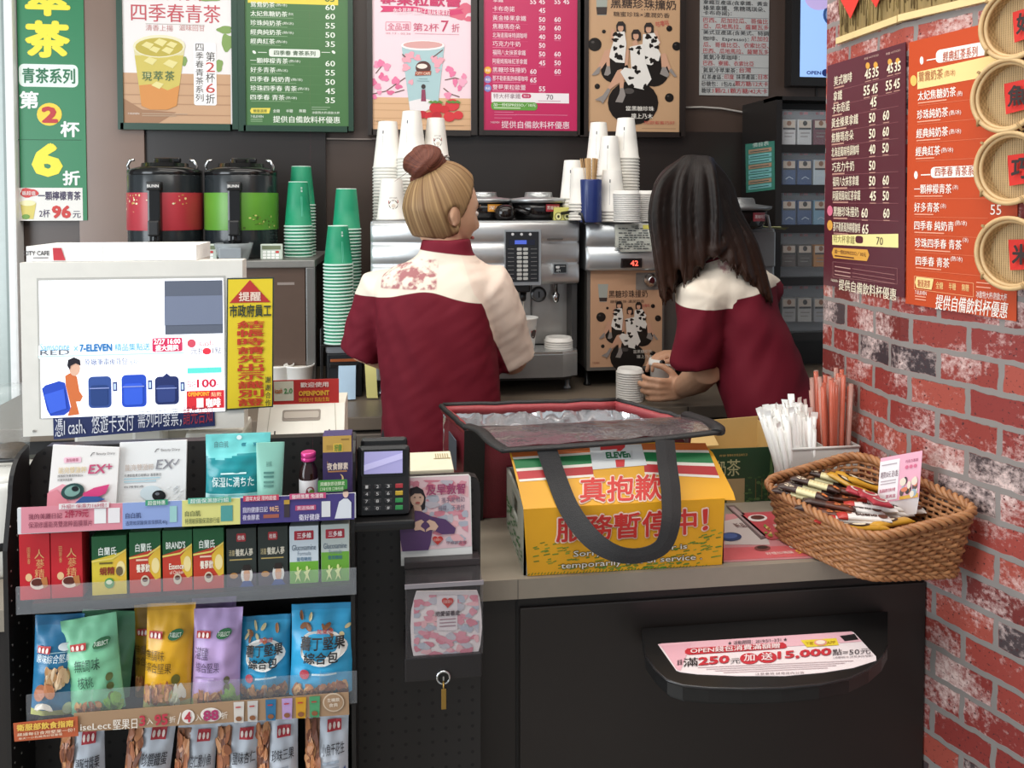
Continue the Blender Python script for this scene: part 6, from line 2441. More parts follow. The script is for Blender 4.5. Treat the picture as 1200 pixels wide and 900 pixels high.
nut_bag(222, 700, 275, 820, YL + .032, Lz, 'lilac bag standing behind the front lilac nut bag', '#a98fc4', [], lambda a_, b_, c_: None, roll=.0, seed=16, bulge=.01, group=G3)
nut_bag(223, 719, 280, 826, YL, Lz, 'lilac salted nut bag in the middle of the tier', '#bfa3d4', [(93, 101, '#a4c47c')], d_purple, roll=.02, seed=17, group=G3, wtop=1.02)
nut_bag(278, 727, 340, 813, YL + .012, Lz, 'sky blue potato and nut bag, left of the two', '#37a2cf', [(0, 7, '#2c8fbd')], d_sky, roll=.0, seed=18, group=G3, bulge=.018)
nut_bag(338, 714, 412, 808, YL + .004, Lz, 'sky blue potato and nut bag, right of the two and taller', '#37a6d6', [(0, 7, '#2c93c4')], d_sky, roll=.03, seed=19, group=G3, bulge=.02, wtop=1.02)

Bz = SH['bottom']

def d_white(t, c):
	def f(Pz, pr, q):
		Pz.patch(pr, 0, 9, 34, 99, P('#8d5f44', .35), 1)
		nuts(Pz, pr, q, 4, 12, 32, 97, 50, ('#a8653f', '#8d5230', '#b9784a', '#6f3d26', '#c48a5c'), (6, 10), 2)
		Pz.rect(pr, 52, 10, 84, 20, P('#b8323c'), 3, 5, 1)
		for k in range(3):
			Pz.ell(pr, 58 + k * 10, 15, 3.4, 3, P('#ecd8cf'), 5, n=8)
		Pz.text(pr, t, 40, 30, 92, 40, P('#2d2c34'), 3, .01)
		for v in (45, 50):
			Pz.rect(pr, 42, v, 80, v + 2, P('#9aa6b4'), 3, 4, 1)
		Pz.poly(pr, [(70, 66), (94, 52), (97, 60), (74, 78)], P(c, .35), 4)
		Pz.ell(pr, 58, 66, 14, 7, P('#d8b47a' if c != '#2f4f8a' else '#a8b8a8'), 4)
		Pz.ell(pr, 58, 66, 8, 4, P('#e8822f'), 5)
	return f

G4 = 'small nut bags on the bottom tier'
for i, (x0, y0, x1, t, c, z_) in enumerate(((72, 851, 124, '鹽酥甘醬栗', '#4f8a3c', 'leftmost of the bottom row, white and brown snack bag'), (134, 846, 190, '珍饌鐵蛋', '#b03a3a', 'second snack bag of the bottom row, tilted, below the yellow bag'), (198, 850, 246, '杏仁脆小魚', '#2f4f8a', 'third snack bag of the bottom row, with almond fish lettering'),
												(248, 848, 300, '鹽味杏仁', '#c2622c', 'fourth snack bag of the bottom row, with almonds at its left edge'), (300, 845, 350, '珍味三果', '#3a5fa8', 'fifth snack bag of the bottom row, below the left sky blue bag'), (356, 838, 408, '小魚干花生', '#2f4f8a', 'rightmost snack bag of the bottom row, with fish and peanut lettering'))):
	nut_bag(x0, y0, x1, 980, YL + .0, Bz, z_, '#cfd5de', [], d_white(t, c), roll=(-.05, .1, .06, .04, -.02, .0)[i], seed=30 + i, group=G4, wtop=1.0)

# paper price strips of the third tier
LS3 = Px((0, GS - .0055, 0), (0, -1, 0), (0, 680, 440, 900), (1200, 600))
LS3.lay = .0005
mb = MB()
sl3 = lambda u: -.073 * (u - 44)
q0 = [LS3.pos(u, v + sl3(u)) for u, v in ((236, 440), (1114, 436), (1116, 508), (238, 500))]
mb.prism(q0, LS3.n * -.001, P('#a8886a', .4))
ob = mb.build('price_strip', label='long tan price strip with nut offers along the third tier', cat='price strip')
pr = MB()

def t3(t, u0, u1, va, vb, c, bold=0.0, layer=3):
	slanted(LS3, pr, t, u0, u1, va + sl3(u0), vb + sl3(u0), va + sl3(u1), vb + sl3(u1), P(c), layer, bold)

t3('iseLect', 258, 356, 474, 494, '#efe6da', .01)
t3('堅果日', 362, 440, 468, 500, '#efe6da', .01)
t3('3', 446, 466, 460, 494, '#c03a4a', .03)
t3('入', 470, 490, 470, 490, '#efe6da')
t3('95', 494, 538, 460, 496, '#c03a4a', .04)
t3('折', 542, 562, 470, 490, '#efe6da')
t3('/', 568, 580, 460, 496, '#efe6da')
LS3.ell(pr, 602, 434, 21, 22, P('#f0e8e0'), 2)
LS3.ell(pr, 675, 428, 34, 22, P('#f0e8e0'), 2)
t3('4', 590, 612, 458, 492, '#c03a4a', .03, 4)
t3('入', 626, 644, 470, 490, '#efe6da')
t3('88', 650, 700, 458, 492, '#b03a6a', .04, 4)
t3('折', 708, 728, 468, 490, '#efe6da')
for k, (u, c) in enumerate(((764, '#d8d0c8'), (808, '#c9c4c0'), (866, '#2f6f98'), (918, '#b99acb'), (962, '#d09a2a'), (1006, '#4f9a6a'))):
	LS3.poly(pr, [(u - 17, 444 + sl3(u) - 4), (u + 17, 444 + sl3(u + 30) - 4), (u + 15, 506 + sl3(u)), (u - 15, 506 + sl3(u))], P(c), 3)
	LS3.ell(pr, u, 492 + sl3(u), 10, 8, P('#8d5a3a'), 5, n=10)
	LS3.rect(pr, u - 10, 454 + sl3(u), u + 6, 458 + sl3(u), P('#b83a3a'), 5)
LS3.ell(pr, 1066, 388, 34, 30, P('#d9c4ac'), 3)
LS3.ell(pr, 1066, 388, 30, 26, P('#a8886a'), 4)
LS3.text(pr, '生機飲', 1046, 374, 1086, 386, P('#efe2d2'), 6, .01)
LS3.text(pr, '食典', 1052, 390, 1080, 402, P('#efe2d2'), 6, .01)
fin(LS3, ob, pr)
LS4 = Px((0, GS - .008, 0), (0, -1, 0), (0, 680, 440, 900), (1200, 600))
LS4.lay = .0005
mb = MB()
mb.prism([LS4.pos(u, v) for u, v in ((42, 458), (248, 436), (250, 498), (46, 516))], LS4.n * -.001, P('#bb5c38', .4))
ob = mb.build('price_strip', label='short orange-brown strip with yellow lettering at the left of the third tier', cat='price strip')
pr = MB()
slanted(LS4, pr, '衛服部飲食指南', 54, 236, 460, 482, 444, 466, P('#f0c85a'), 2, .03)
slanted(LS4, pr, '建議每日食用堅果一份！', 56, 240, 488, 498, 470, 482, P('#f0dcc0'), 2, .01)
slanted(LS4, pr, '每天一小包補充好營養喔', 60, 200, 502, 509, 486, 494, P('#f0dcc0'), 2)
fin(LS4, ob, pr)

# ------------------------------------------------------------------ appliances at the far left end of the counter
CT = .9
p = pz(6, 676, CT + .0005)
mb = MB()
r = .062
zl = lambda py, d: pd(0, py, d).z
dL = (p - CAM).dot(FWD)
zt6 = zl(556, dL)
px_ = py_(-2, 640, p.y + .02)
L = T(px_.x, p.y + .05, CT)
hh = zt6 - CT
po = thing('rice_cooker', 'round white cooker pot with a dark band at the far left of the counter', 'cooker', (px_.x, p.y + .05, CT))
mb.lathe([(r * .9, 0), (r, .008), (r * 1.02, hh * .5), (r * 1.0, hh * .86), (r * .93, hh * .93)], M('#e9e8e3', .35), L, 36)
mb.build('body', po)
mb = MB()
mb.lathe([(r * .93, hh * .93), (r * .9, hh * .97), (r * .6, hh * .995), (.001, hh)], M('#e2e0da', .3), L, 36, caps=False)
mb.tube([V((px_.x - .03, p.y + .05, CT + hh * .98)), V((px_.x - .02, p.y + .05, CT + hh * 1.06)), V((px_.x + .02, p.y + .05, CT + hh * 1.06)), V((px_.x + .03, p.y + .05, CT + hh * .98))], .004, blackp, 8)
mb.build('lid', po)
mb = MB()
mb.lathe([(r * 1.025, hh * .28), (r * 1.04, hh * .3), (r * 1.04, hh * .34), (r * 1.025, hh * .36)], blackp, L, 36, caps=False)
mb.box((px_.x + r * .7, p.y - .01, CT + hh * .27), (px_.x + r * 1.15, p.y + .02, CT + hh * .37), blackp, .005)
mb.build('band', po, label='dark band with a latch')
# plastic cup of dark pearls on a black tray, behind the cooker
pY = MY + .10
c0 = py_(12, 542, pY)
mb = MB()
mb.box((py_(-60, 545, pY).x, pY - .04, CT + .0005), (py_(22, 545, pY).x, pY + .09, c0.z - .012), blackp, .004)
mb.build('black_stand', label='black stand at the far left carrying a clear cup', cat='stand')
zb7 = c0.z - .0115
ct = thing('clear_cup', 'clear plastic cup with dark grounds at the bottom, left of the monitor', 'cup', (c0.x - .008, pY + .02, zb7))
h7 = py_(12, 456, pY).z - zb7
L = T(c0.x - .008, pY + .02, zb7)
mb = MB()
mb.lathe([(.026, 0), (.027, .002), (.036, h7 * .9), (.039, h7 * .92), (.039, h7 * .95), (.035, h7), (.012, h7 * 1.02)], M('#dfe6e6', .08, var=0, alpha=.16), L, 28, caps=False)
mb.build('shell', ct, label='clear shell')
mb = MB()
mb.lathe([(.024, .003), (.0255, .004), (.027, h7 * .2), (.022, h7 * .26), (.001, h7 * .22)], M('#4a3520', .6, var=.5, vs_=120), L, 24)
mb.build('grounds', ct, label='dark brown grounds')

# ------------------------------------------------------------------ card terminal on its bracket
tm = thing('card_terminal', 'black card payment terminal with a lit screen and keypad', 'card terminal', (py_(450, 612, GB - .02).x, GB - .02, SH['top']))
z0 = py_(450, 612, GB - .045).z
z1 = py_(450, 526, GB - .0).z
lean = .34
hT = (z1 - z0) / math.cos(lean)
wT = .078
xT = py_(449, 560, GB - .03).x
Mt = T(xT, GB - .052, z0 + .012) @ rotz(-.02) @ Matrix.Rotation(-lean, 4, 'X')
mb = MB()
mb.box((-wT / 2, 0, 0), (wT / 2, .022, hT), M('#1a1a1c', .3), .008, Mt)
mb.box((-wT / 2 + .004, .012, hT - .01), (wT / 2 - .004, .034, hT + .012), M('#121213', .3), .006, Mt)
mb.build('housing', tm)
TQ = Quad(Mt @ V((-wT / 2, 0, hT)), Mt @ V((wT / 2, 0, hT)), Mt @ V((-wT / 2, 0, 0)), 100, 140)
TQ.lay = .0008
mb = MB()
TQ.rrect(mb, 8, 10, 92, 64, 6, P('#0b0b0d', .15), 1)
TQ.rect(mb, 14, 14, 86, 58, M('#8f8cb8', .2, var=0, emit=.55), 2)
TQ.poly(mb, [(14, 40), (86, 18), (86, 30), (14, 52)], M('#a5a2c8', .2, var=0, emit=.6), 3)
mb.build('screen', tm, label='lilac lit screen')
for i in range(4):
	for j in range(4):
		u, v = 12 + j * 20, 78 + i * 14
		col = '#2b2b2e' if j < 3 else ('#a8323a', '#c2a230', '#2f8a4a', '#2f8a4a')[i]
		mb = MB()
		a_, b_ = TQ.pos(u, v), TQ.pos(u + 15, v + 10)
		c = (a_ + b_) / 2
		mb.box((-.0056, -.0022, -.0032), (.0056, .001, .0032), P(col, .4), .001, T(c) @ Mt.to_3x3().to_4x4())
		TQ2 = Quad(TQ.A - TQ.n * 0, TQ.B, TQ.C, 100, 140)
		if j < 3:
			TQ.text(mb, '123456789*0#'[i * 3 + j], u + 5, v + 2, u + 10, v + 8, P('#d9d9d9'), 3.2)
		mb.build('key', tm, label='coloured key' if j == 3 else None)
mb = MB()
mb.box((xT - .046, GB - .07, z0 - .004), (xT + .046, GB + .0, z0 + .01), blackp, .004)
mb.build('bracket', tm)

# cream tissue-like box behind the charity sign
bY = GB + .06
mb = MB()
A, B, C = Px((0, bY, 0), (0, -1, 0)).abc(474, 552, 532, 600)
mb.box((A.x, bY, .9005), (B.x, bY + .1, A.z), M('#e6dfc6', .5), .002)
g = Quad((A.x, bY, A.z + .0003), (B.x, bY, A.z + .0003), (A.x, bY + .1, A.z + .0003), 100, 100)
g.n = -g.n if g.n.z < 0 else g.n
for k in range(6):
	g.rect(mb, 66 + k * 5, 60, 68 + k * 5, 84, P('#a89a70'), 1)
g.rect(mb, 62, 56, 98, 59, P('#a89a70'), 1)
mb.build('cream_box', label='cream cardboard box standing behind the pink charity sign', cat='box')

# ------------------------------------------------------------------ charity donation box with its sign
BX = GB - .005
CH = GB - .085                                 # front of the acrylic box
cb = thing('donation_box', 'clear and black donation box with a pink camouflage pattern and a lock', 'donation box', (py_(520, 800, CH).x, GB - .02, py_(520, 803, CH).z))
S = Px((0, CH, 0), (0, -1, 0))
A, B, C = S.abc(474, 772, 565, 800)
mb = MB()
mb.box((A.x, CH, C.z), (B.x, GB - .001, A.z), M('#232021', .35), .002)
mb.build('base', cb, label='black lower box')
A2, B2, C2 = S.abc(475, 688, 566, 772)
mb = MB()
acry = M('#6a6668', .08, var=0, alpha=.13, spec=.7)
mb.box((A2.x, CH, C2.z), (B2.x, CH + .002, A2.z), acry)
mb.box((A2.x, CH + .002, C2.z), (A2.x + .002, GB - .002, A2.z), acry)
mb.box((B2.x - .002, CH + .002, C2.z), (B2.x, GB - .002, A2.z), acry)
mb.box((A2.x, CH, A2.z), (B2.x, GB - .002, A2.z + .002), acry)
mb.build('clear_case', cb, label='smoky clear case')
mb = MB()
mb.box((A2.x + .003, GB - .006, C2.z), (B2.x - .003, GB - .003, A2.z - .001), M('#2b2829', .4))
mb.build('back_plate', cb)
mb = MB()
mb.box((A2.x - .001, GB - .03, A2.z + .002), (B2.x + .001, GB - .002, A2.z + .012), M('#3b3536', .25), .001)
mb.box((A2.x - .001, CH - .001, A2.z - .003), (B2.x + .001, CH + .002, A2.z + .003), M('#8a8488', .2))
mb.build('rim', cb)
CAMO = ['#e39aa8', '#d98797', '#b9bcc9', '#c8c2cb', '#efb8bd']

def camo(S_, pr, u0, v0, u1, v1, n, seed, L, r=(3, 8), inside=None):
	q = random.Random(seed)
	for _ in range(n):
		u, v = q.uniform(u0, u1), q.uniform(v0, v1)
		ru, rv = q.uniform(*r), q.uniform(*r) * .6
		pts = [(u + ru * math.cos(a_) * (1 + .25 * math.sin(2 * a_ + u)), v + rv * math.sin(a_) * (1 + .25 * math.cos(3 * a_ + v))) for a_ in [2 * math.pi * k / 10 for k in range(10)]]
		pts = [(min(max(x, u0), u1), min(max(y, v0), v1)) for x, y in pts]
		S_.poly(pr, pts, P(q.choice(CAMO)), L + q.random() * .8)

S3 = Px((0, CH + .006, 0), (0, -1, 0))
S3.lay = .0005
mb = MB()
out = [(488, 693), (559, 692), (562, 700), (564, 716), (565, 735), (563, 755), (559, 769), (485, 771), (482, 756), (481, 735), (482, 716), (485, 703)]
mb.prism([S3.pos(*p_) for p_ in out], S3.n * -.002, P('#f1e4e4'))
ob = mb.build('camouflage_card', cb, label='pink camouflage card')
pr = MB()
camo(S3, pr, 485, 697, 561, 768, 95, 6, 1, (4, 8))
S3.poly(pr, [(512, 697), (536, 697), (536, 738), (512, 738)], P('#e9dcdf'), 2.2)

def heart(S_, pr, cu, cv, r, mat, L):
	pts = []
	for k in range(24):
		t = 2 * math.pi * k / 24
		pts.append((cu + r * .0625 * 16 * math.sin(t) ** 3, cv - r * .0625 * (13 * math.cos(t) - 5 * math.cos(2 * t) - 2 * math.cos(3 * t) - math.cos(4 * t))))
	S_.poly(pr, pts, mat, L)

heart(S3, pr, 524.5, 705, 7, P('#c9332c'), 4)
S3.text(pr, '迅雷愛心', 519, 702.5, 530, 706, P('#f2cfc4'), 6)
S3.text(pr, '把愛留著走', 510, 716, 539, 722, P('#4a3a44'), 4, .02)
for v in (725, 729, 733):
	S3.rect(pr, 515, v, 534, v + 1.2, P('#a8868f'), 3)
fin(S3, ob, pr)
mb = MB()
c = S.pos(519.5, 793)
mb.lathe([(.0105, 0), (.0105, .003), (.0082, .004), (.008, .002)], chrome, T(c.x, CH - .0002, c.z) @ RX90, 28)
mb.lathe([(.0078, .002), (.0078, .0032)], blackg, T(c.x, CH - .0002, c.z) @ RX90, 24)
mb.box((c.x - .001, CH - .005, c.z - .003), (c.x + .001, CH - .003, c.z + .003), chrome)
lk = mb.build('lock', cb, label='round chrome lock')
mb = MB()
mb.box((c.x - .0035, CH - .012, c.z - .041), (c.x + .0035, CH - .0095, c.z - .012), M('#b08d4a', .3, .8), .0006)
mb.tube([V((c.x, CH - .003, c.z - .004)), V((c.x, CH - .009, c.z - .009)), V((c.x, CH - .0108, c.z - .013))], .0012, M('#b08d4a', .3, .8), 6)
mb.build('key', lk, label='brass key hanging from the lock')

# pink charity sign standing on the box
sy = GB - .012
S4 = Px((0, sy, 0), (0, -1, 0), (390, 500, 610, 860), (550, 900))
S4.lay = .0005
mb = MB()
mb.prism([S4.pos(u, v) for u, v in ((190, 150), (398, 140), (404, 148), (409, 402), (200, 408), (196, 160))], (0, .002, 0), P('#ecebe8', .3))
ob = mb.build('charity_sign', label='pink camouflage sign of a woman in purple making a hand heart', cat='sign')
pr = MB()
S4.poly(pr, [(193, 152), (398, 142), (407, 350), (199, 366)], P('#f0cfd4', .3), 1)
camo(S4, pr, 200, 156, 396, 348, 90, 9, 1.4, (10, 22))
S4.poly(pr, [(222, 240), (218, 196), (226, 180), (246, 174), (264, 184), (272, 206), (270, 240), (260, 246), (236, 250)], P('#2b2328'), 3)
S4.ell(pr, 247, 208, 20, 26, P('#e3bda6'), 4)
S4.poly(pr, [(226, 205), (230, 184), (250, 178), (266, 190), (268, 204), (258, 194), (240, 194)], P('#2b2328'), 5)
S4.ell(pr, 249, 221, 7, 3, P('#b8605a'), 6)
S4.ell(pr, 240, 205, 3, 1.6, P('#3a2a28'), 6)
S4.ell(pr, 256, 205, 3, 1.6, P('#3a2a28'), 6)
S4.poly(pr, [(236, 232), (258, 232), (262, 250), (232, 250)], P('#e0b8a2'), 3.5)
S4.poly(pr, [(196, 280), (218, 254), (240, 244), (258, 246), (290, 262), (330, 270), (360, 296), (356, 312), (320, 314), (292, 300), (286, 340), (280, 360), (204, 364), (198, 330)], P('#5d3f6d'), 4.5)
S4.poly(pr, [(198, 292), (240, 290), (260, 300), (240, 306), (200, 310)], P('#543763'), 5)
for s_ in (-1, 1):
	S4.poly(pr, [(271 + s_ * 3, 276), (271 + s_ * 12, 270), (271 + s_ * 28, 276), (271 + s_ * 38, 290), (271 + s_ * 30, 302), (271 + s_ * 14, 300), (271 + s_ * 1, 306), (271 + s_ * 3, 298), (271 + s_ * 14, 290), (271 + s_ * 10, 282)], P('#e3bda6'), 6)
S4.text(pr, '及早救智', 274, 168, 388, 200, P('#a84a72'), 5, .02)
S4.text(pr, '攜手愛相助', 318, 206, 386, 222, P('#7a6a80'), 5)
S4.text(pr, '捐贈，不遺憾', 308, 230, 386, 246, P('#7a6a80'), 5)
heart(S4, pr, 307, 330, 15, P('#cc3a34'), 5)
S4.text(pr, '迅雷愛心', 296, 325, 318, 333, P('#f2cfc4'), 7)
S4.text(pr, '早療基金會', 332, 334, 392, 344, P('#7a5a6a'), 5)
fin(S4, ob, pr)

# ------------------------------------------------------------------ promotional ledge on the counter front
zl_ = pz(770, 757, .815).z
zt8 = .808
B0 = pz(752, 752, zt8)
pts = []
fL = CF - .002
xl8, xr8 = py_(752, 752, fL).x, py_(1040, 745, fL).x
xm = (xl8 + xr8) / 2
edge8 = [pz(u, v, zt8) for u, v in ((757, 768), (768, 783), (782, 796), (800, 802), (830, 805), (870, 806), (915, 805), (960, 801), (995, 794), (1018, 783), (1033, 770), (1040, 756))]
arc = [V((xl8, fL, 0))] + [V((p_.x, min(p_.y, fL - .002), 0)) for p_ in edge8] + [V((xr8, fL, 0))]
poly8 = arc
lg = thing('coin_ledge', 'black rounded ledge on the counter front carrying a pink points leaflet', 'ledge', (xm, fL, zt8 - .03))
mb = MB()
mb.prism([V((p_.x, p_.y, zt8 - .022)) for p_ in poly8], (0, 0, .022), M('#1b1a1a', .35))
mb.prism([V(((p_.x - xm) * .97 + xm, fL + (p_.y - fL) * .93, zt8 - .032)) for p_ in poly8], (0, 0, .01), M('#141313', .4))
mb.build('tray', lg)
mb = MB()
mb.tube([V((p_.x, p_.y, zt8 - .0018)) for p_ in arc[1:-1]], .0022, M('#2a2829', .25), 8)
mb.build('rim', lg)
# leaflet in its own plane, by photo outline
L8 = Px((0, 0, zt8 + .0006), (0, 0, 1), (760, 730, 1060, 820), (1200, 360))
L8.lay = .0005
mb = MB()
lo = [(44, 100), (60, 97), (950, 40), (962, 44), (1066, 156), (1068, 176), (960, 210), (820, 232), (640, 248), (420, 248), (230, 240), (150, 230), (130, 222)]
mb.prism([L8.pos(u, v) for u, v in lo], (0, 0, -.0005), P('#efe4e6', .3))
ob = mb.build('points_leaflet', label='pink and white leaflet about spending 250 for 15,000 points on the black ledge', cat='leaflet')
pr = MB()
L8.poly(pr, [(60, 98), (950, 41), (1000, 88), (780, 104), (90, 146), (46, 103)], P('#edbcc6', .3), 1)
L8.poly(pr, [(60, 110), (200, 98), (150, 225), (132, 220)], P('#e9b3bf', .3), 1.4)

def l8(t, u0, u1, va, vb, dv, c, bold=.0, L=3):
	slanted(L8, pr, t, u0, u1, va, vb, va + dv, vb + dv, P(c), L, bold)

l8('★ 活動期間：2019/3/1~3/31 ★', 372, 650, 90, 108, -18, '#4a4044', .01)
L8.poly(pr, [(182, 122), (630, 94), (645, 104), (648, 116), (636, 122), (190, 152), (172, 146), (170, 134)], P('#c5323c'), 2)
l8('OPEN錢包消費滿額贈', 196, 616, 124, 150, -26, '#f2dcdc', .02, 4)
l8('單筆', 134, 158, 178, 206, -4, '#3a3034')
l8('滿', 162, 232, 170, 210, -5, '#2f282b', .01)
l8('250', 232, 380, 166, 204, -12, '#c5323c', .04)
l8('元', 384, 430, 172, 196, -4, '#3a3034')
L8.ell(pr, 472, 170, 44, 26, P('#c5323c'), 2)
L8.ell(pr, 556, 164, 46, 26, P('#c5323c'), 2)
l8('加', 446, 498, 152, 186, -2, '#f2dcdc', .02, 4)
l8('送', 528, 582, 146, 182, -2, '#f2dcdc', .02, 4)
l8('15,000', 604, 858, 138, 178, -18, '#c5323c', .04)
l8('點', 862, 906, 128, 156, -4, '#3a3034', .01)
l8('=50元', 910, 1040, 130, 156, -8, '#4a4044')
l8('(活動辦法 詳見店內海報)', 866, 1050, 162, 172, -10, '#6a5a60')
L8.poly(pr, [(712, 84), (880, 74), (892, 106), (742, 116)], P('#e8cf3a'), 2)
L8.ell(pr, 806, 96, 30, 15, P('#e9a08a'), 3)
L8.ell(pr, 806, 96, 22, 10, P('#f2e3d2'), 4)
l8('下載', 736, 772, 94, 108, -2, '#a87a1a')
l8('APP', 836, 876, 90, 104, -2, '#a87a1a')
L8.poly(pr, [(896, 64), (966, 54), (984, 80), (920, 88)], P('#1f1c1d'), 2)
L8.line(pr, [(904, 66), (962, 60)], 5, P('#3a3536'), 3)
for k in range(4):
	L8.line(pr, [(230 + k * 40, 212 + k * 8), (960 - k * 40, 180 + k * 11)], 2.4, P('#b9a3a8'), 2)
l8('注意事項 詳見店內公告', 500, 730, 238, 250, -8, '#7a6a70')
fin(L8, ob, pr)

# ------------------------------------------------------------------ plastic crate with the yellow counter-closed board
q1, q2 = pz(616, 681, CT), pz(848, 661, CT)
xA, xB, yA = q1.x, q2.x, max(q1.y, CF + .012)
dep = .215
hC = .108
grey = M('#b9bdb4', .45)
cr = thing('crate', 'pale grey slatted plastic crate behind the yellow closed-counter board', 'crate', ((xA + xB) / 2, yA + dep / 2, CT))
z_ = CT + .0005

def crate_side(mb, P0, P1, thick, slots=6):
	d = (P1 - P0)
	L_ = d.length
	d.normalize()
	nrm = V((-d.y, d.x, 0)) * thick
	bx = lambda s0, s1, za, zb: mb.prism([P0 + d * s0 + V((0, 0, za)), P0 + d * s1 + V((0, 0, za)), P0 + d * s1 + V((0, 0, zb)), P0 + d * s0 + V((0, 0, zb))], nrm, grey)
	bx(0, L_, 0, .03)
	bx(0, L_, hC - .014, hC)
	bx(0, L_ * .34, .03, hC - .014)
	bx(L_ * .66, L_, .03, hC - .014)
	bx(L_ * .34, L_ * .66, .03, hC - .05)
	for k in range(slots):
		s0 = L_ * (k + .5) / slots
		bx(s0 - .002, s0 + .002, .002, .028)

cs = [V((xA, yA, z_)), V((xB, yA, z_)), V((xB, yA + dep, z_)), V((xA, yA + dep, z_))]
for i in range(4):
	mb = MB()
	crate_side(mb, cs[i], cs[(i + 1) % 4], .004)
	if i == 3:
		q = random.Random(12)
		g = Quad(cs[3] + V((-.0005, 0, hC)), cs[0] + V((-.0005, 0, hC)), cs[3] + V((-.0005, 0, 0)), 100, 100)
		g.n = V((-1, 0, 0))
		for _ in range(70):
			u, v = q.uniform(2, 90), q.uniform(30, 96)
			if v > 26 + u * .45 and not (34 < u < 66 and v < 50):
				g.line(mb, [(u, v), (u + 8, v - 3 + q.uniform(-1, 1))], 2.6, P('#3f7a46'), 1)
	mb.build('side_wall', cr)
mb = MB()
mb.box((xA + .004, yA + .004, z_), (xB - .004, yA + dep - .004, z_ + .004), grey)
mb.build('bottom', cr)

# the yellow board: lower panel in front of the crate, upper flap leaning back
yel = '#e2a41c'
yf = yA - .004
BF_ = Px((0, yf, 0), (0, -1, 0), (490, 430, 890, 700), (1200, 810))
BF_.lay = .0005
bd = thing('closed_board', 'yellow folded cardboard board with red Chinese lettering, counter closed', 'sign board', ((xA + xB) / 2, yf, CT))
mb = MB()
lo = [(370, 500), (1078, 462), (1068, 705), (1000, 712), (900, 706), (800, 722), (700, 720), (600, 736), (520, 734), (440, 744), (385, 738)]
lp = [BF_.pos(u, v) for u, v in lo]
dz_ = (CT + .0008) - min(p_.z for p_ in lp)
mb.prism([V((p_.x, p_.y, max(p_.z, CT + .0008))) for p_ in lp], (0, .0025, 0), M(yel, .45, var=.05, vs_=15))
lowp = mb.build('lower_panel', bd, label='yellow lower panel')
pr = MB()

def bt_(S_, t, u0, u1, va0, va1, vb0, vb1, c, halo=None, bold=.03, L=4, h2=1):
	if halo:
		for k in range(8):
			du, dv = 5 * math.cos(k * .785), 5 * math.sin(k * .785)
			if h2 < 1:
				du, dv = du * .5, dv * .5
			slanted(S_, pr, t, u0 + du, u1 + du, va0 + dv, va1 + dv, vb0 + dv, vb1 + dv, P(halo), L - 1.6 + .08 * k, 0)
	slanted(S_, pr, t, u0, u1, va0, va1, vb0, vb1, P(c), L, bold)

bt_(BF_, '服務暫停中', 484, 978, 528, 616, 494, 586, '#c9322c', '#f2d2c0', .018)
bt_(BF_, '！', 998, 1018, 500, 576, 496, 570, '#c9322c', '#f2d2c0', .02)
bt_(BF_, 'Sorry! This counter is', 546, 944, 646, 672, 620, 642, '#e8e2d6', '#7a6a3a', .0, 4, .5)
bt_(BF_, 'temporarily out of service .', 502, 996, 688, 714, 656, 680, '#e8e2d6', '#7a6a3a', .0, 4, .5)
q = random.Random(21)
for _ in range(150):
	u = q.uniform(380, 1060)
	vm = 505 + (1060 - u) * .02
	if u < 640:
		v = q.uniform(600 + (u - 380) * .25, 728)
	else:
		v = q.uniform(560 + abs(1060 - u) * .42, 700) if u > 880 else q.uniform(690, 716)
	if v < 716 - (u - 380) * .012:
		BF_.line(pr, [(u, v), (u + q.uniform(10, 22), v - q.uniform(2, 5))], q.uniform(2.4, 4), P(q.choice(('#5d8a2e', '#4f7a2a', '#7a9a34'))), 1)
for k in range(60):
	u = 386 + k * 11.3
	v = 736 - (u - 386) * .045
	BF_.line(pr, [(u, v - q.uniform(2, 6)), (u + 6, v - q.uniform(8, 14))], 2.4, P('#4f7a2a'), 1)
fin(BF_, lowp, pr)
# flap
fold_a, fold_b = BF_.pos(352, 502), BF_.pos(1116, 466)
fold_a = BF_.pos(371, 500)
ang = V((0, .060, .062))
FS = Px(fold_a, ang.cross(fold_b - fold_a), (490, 430, 890, 700), (1200, 810))
FS.lay = .0005
mb = MB()
fo = [(320, 292), (352, 420), (371, 501), (600, 486), (860, 478), (1010, 465), (1116, 468), (1108, 440), (1062, 350), (1035, 300), (1000, 268), (700, 262), (500, 272)]
mb.prism([FS.pos(u, v) for u, v in fo], FS.n * -.0025, M(yel, .45, var=.05, vs_=15))
fl = mb.build('upper_flap', bd, label='upper flap with orange, green and red stripes')
pr = MB()
tl = lambda u: 300 - (u - 325) * .06 if u < 700 else 277 + (u - 700) * .0
stripes = [(0, 22, '#c9682a'), (22, 30, '#e9e2d6'), (30, 62, '#1f7a45'), (62, 72, '#e9e2d6'), (72, 100, '#b92f33'), (100, 108, '#e9e2d6')]
for a_, b_, c in stripes:
	for u0, u1 in ((326, 606), (786, 1010)):
		e0, e1 = u0, u1
		sh = lambda u, v: u + (v * .28 if u == 326 else (v * .1 if u in (606, 786) else v * .46))
		y0_, y1_ = (296, 278) if u0 < 600 else (270, 262)
		bow = 6 if u0 > 700 else 0
		FS.poly(pr, [(sh(e0, a_), y0_ + a_), (sh(e1, a_), y1_ + a_ + bow + (a_ * .14 if u0 > 700 else 0)), (sh(e1, b_), y1_ + b_ + bow + (b_ * .14 if u0 > 700 else 0)), (sh(e0, b_), y0_ + b_)], P(c), 1)
FS.poly(pr, [(602, 282), (784, 272), (804, 346), (614, 362)], P('#d7d9d8'), 2)
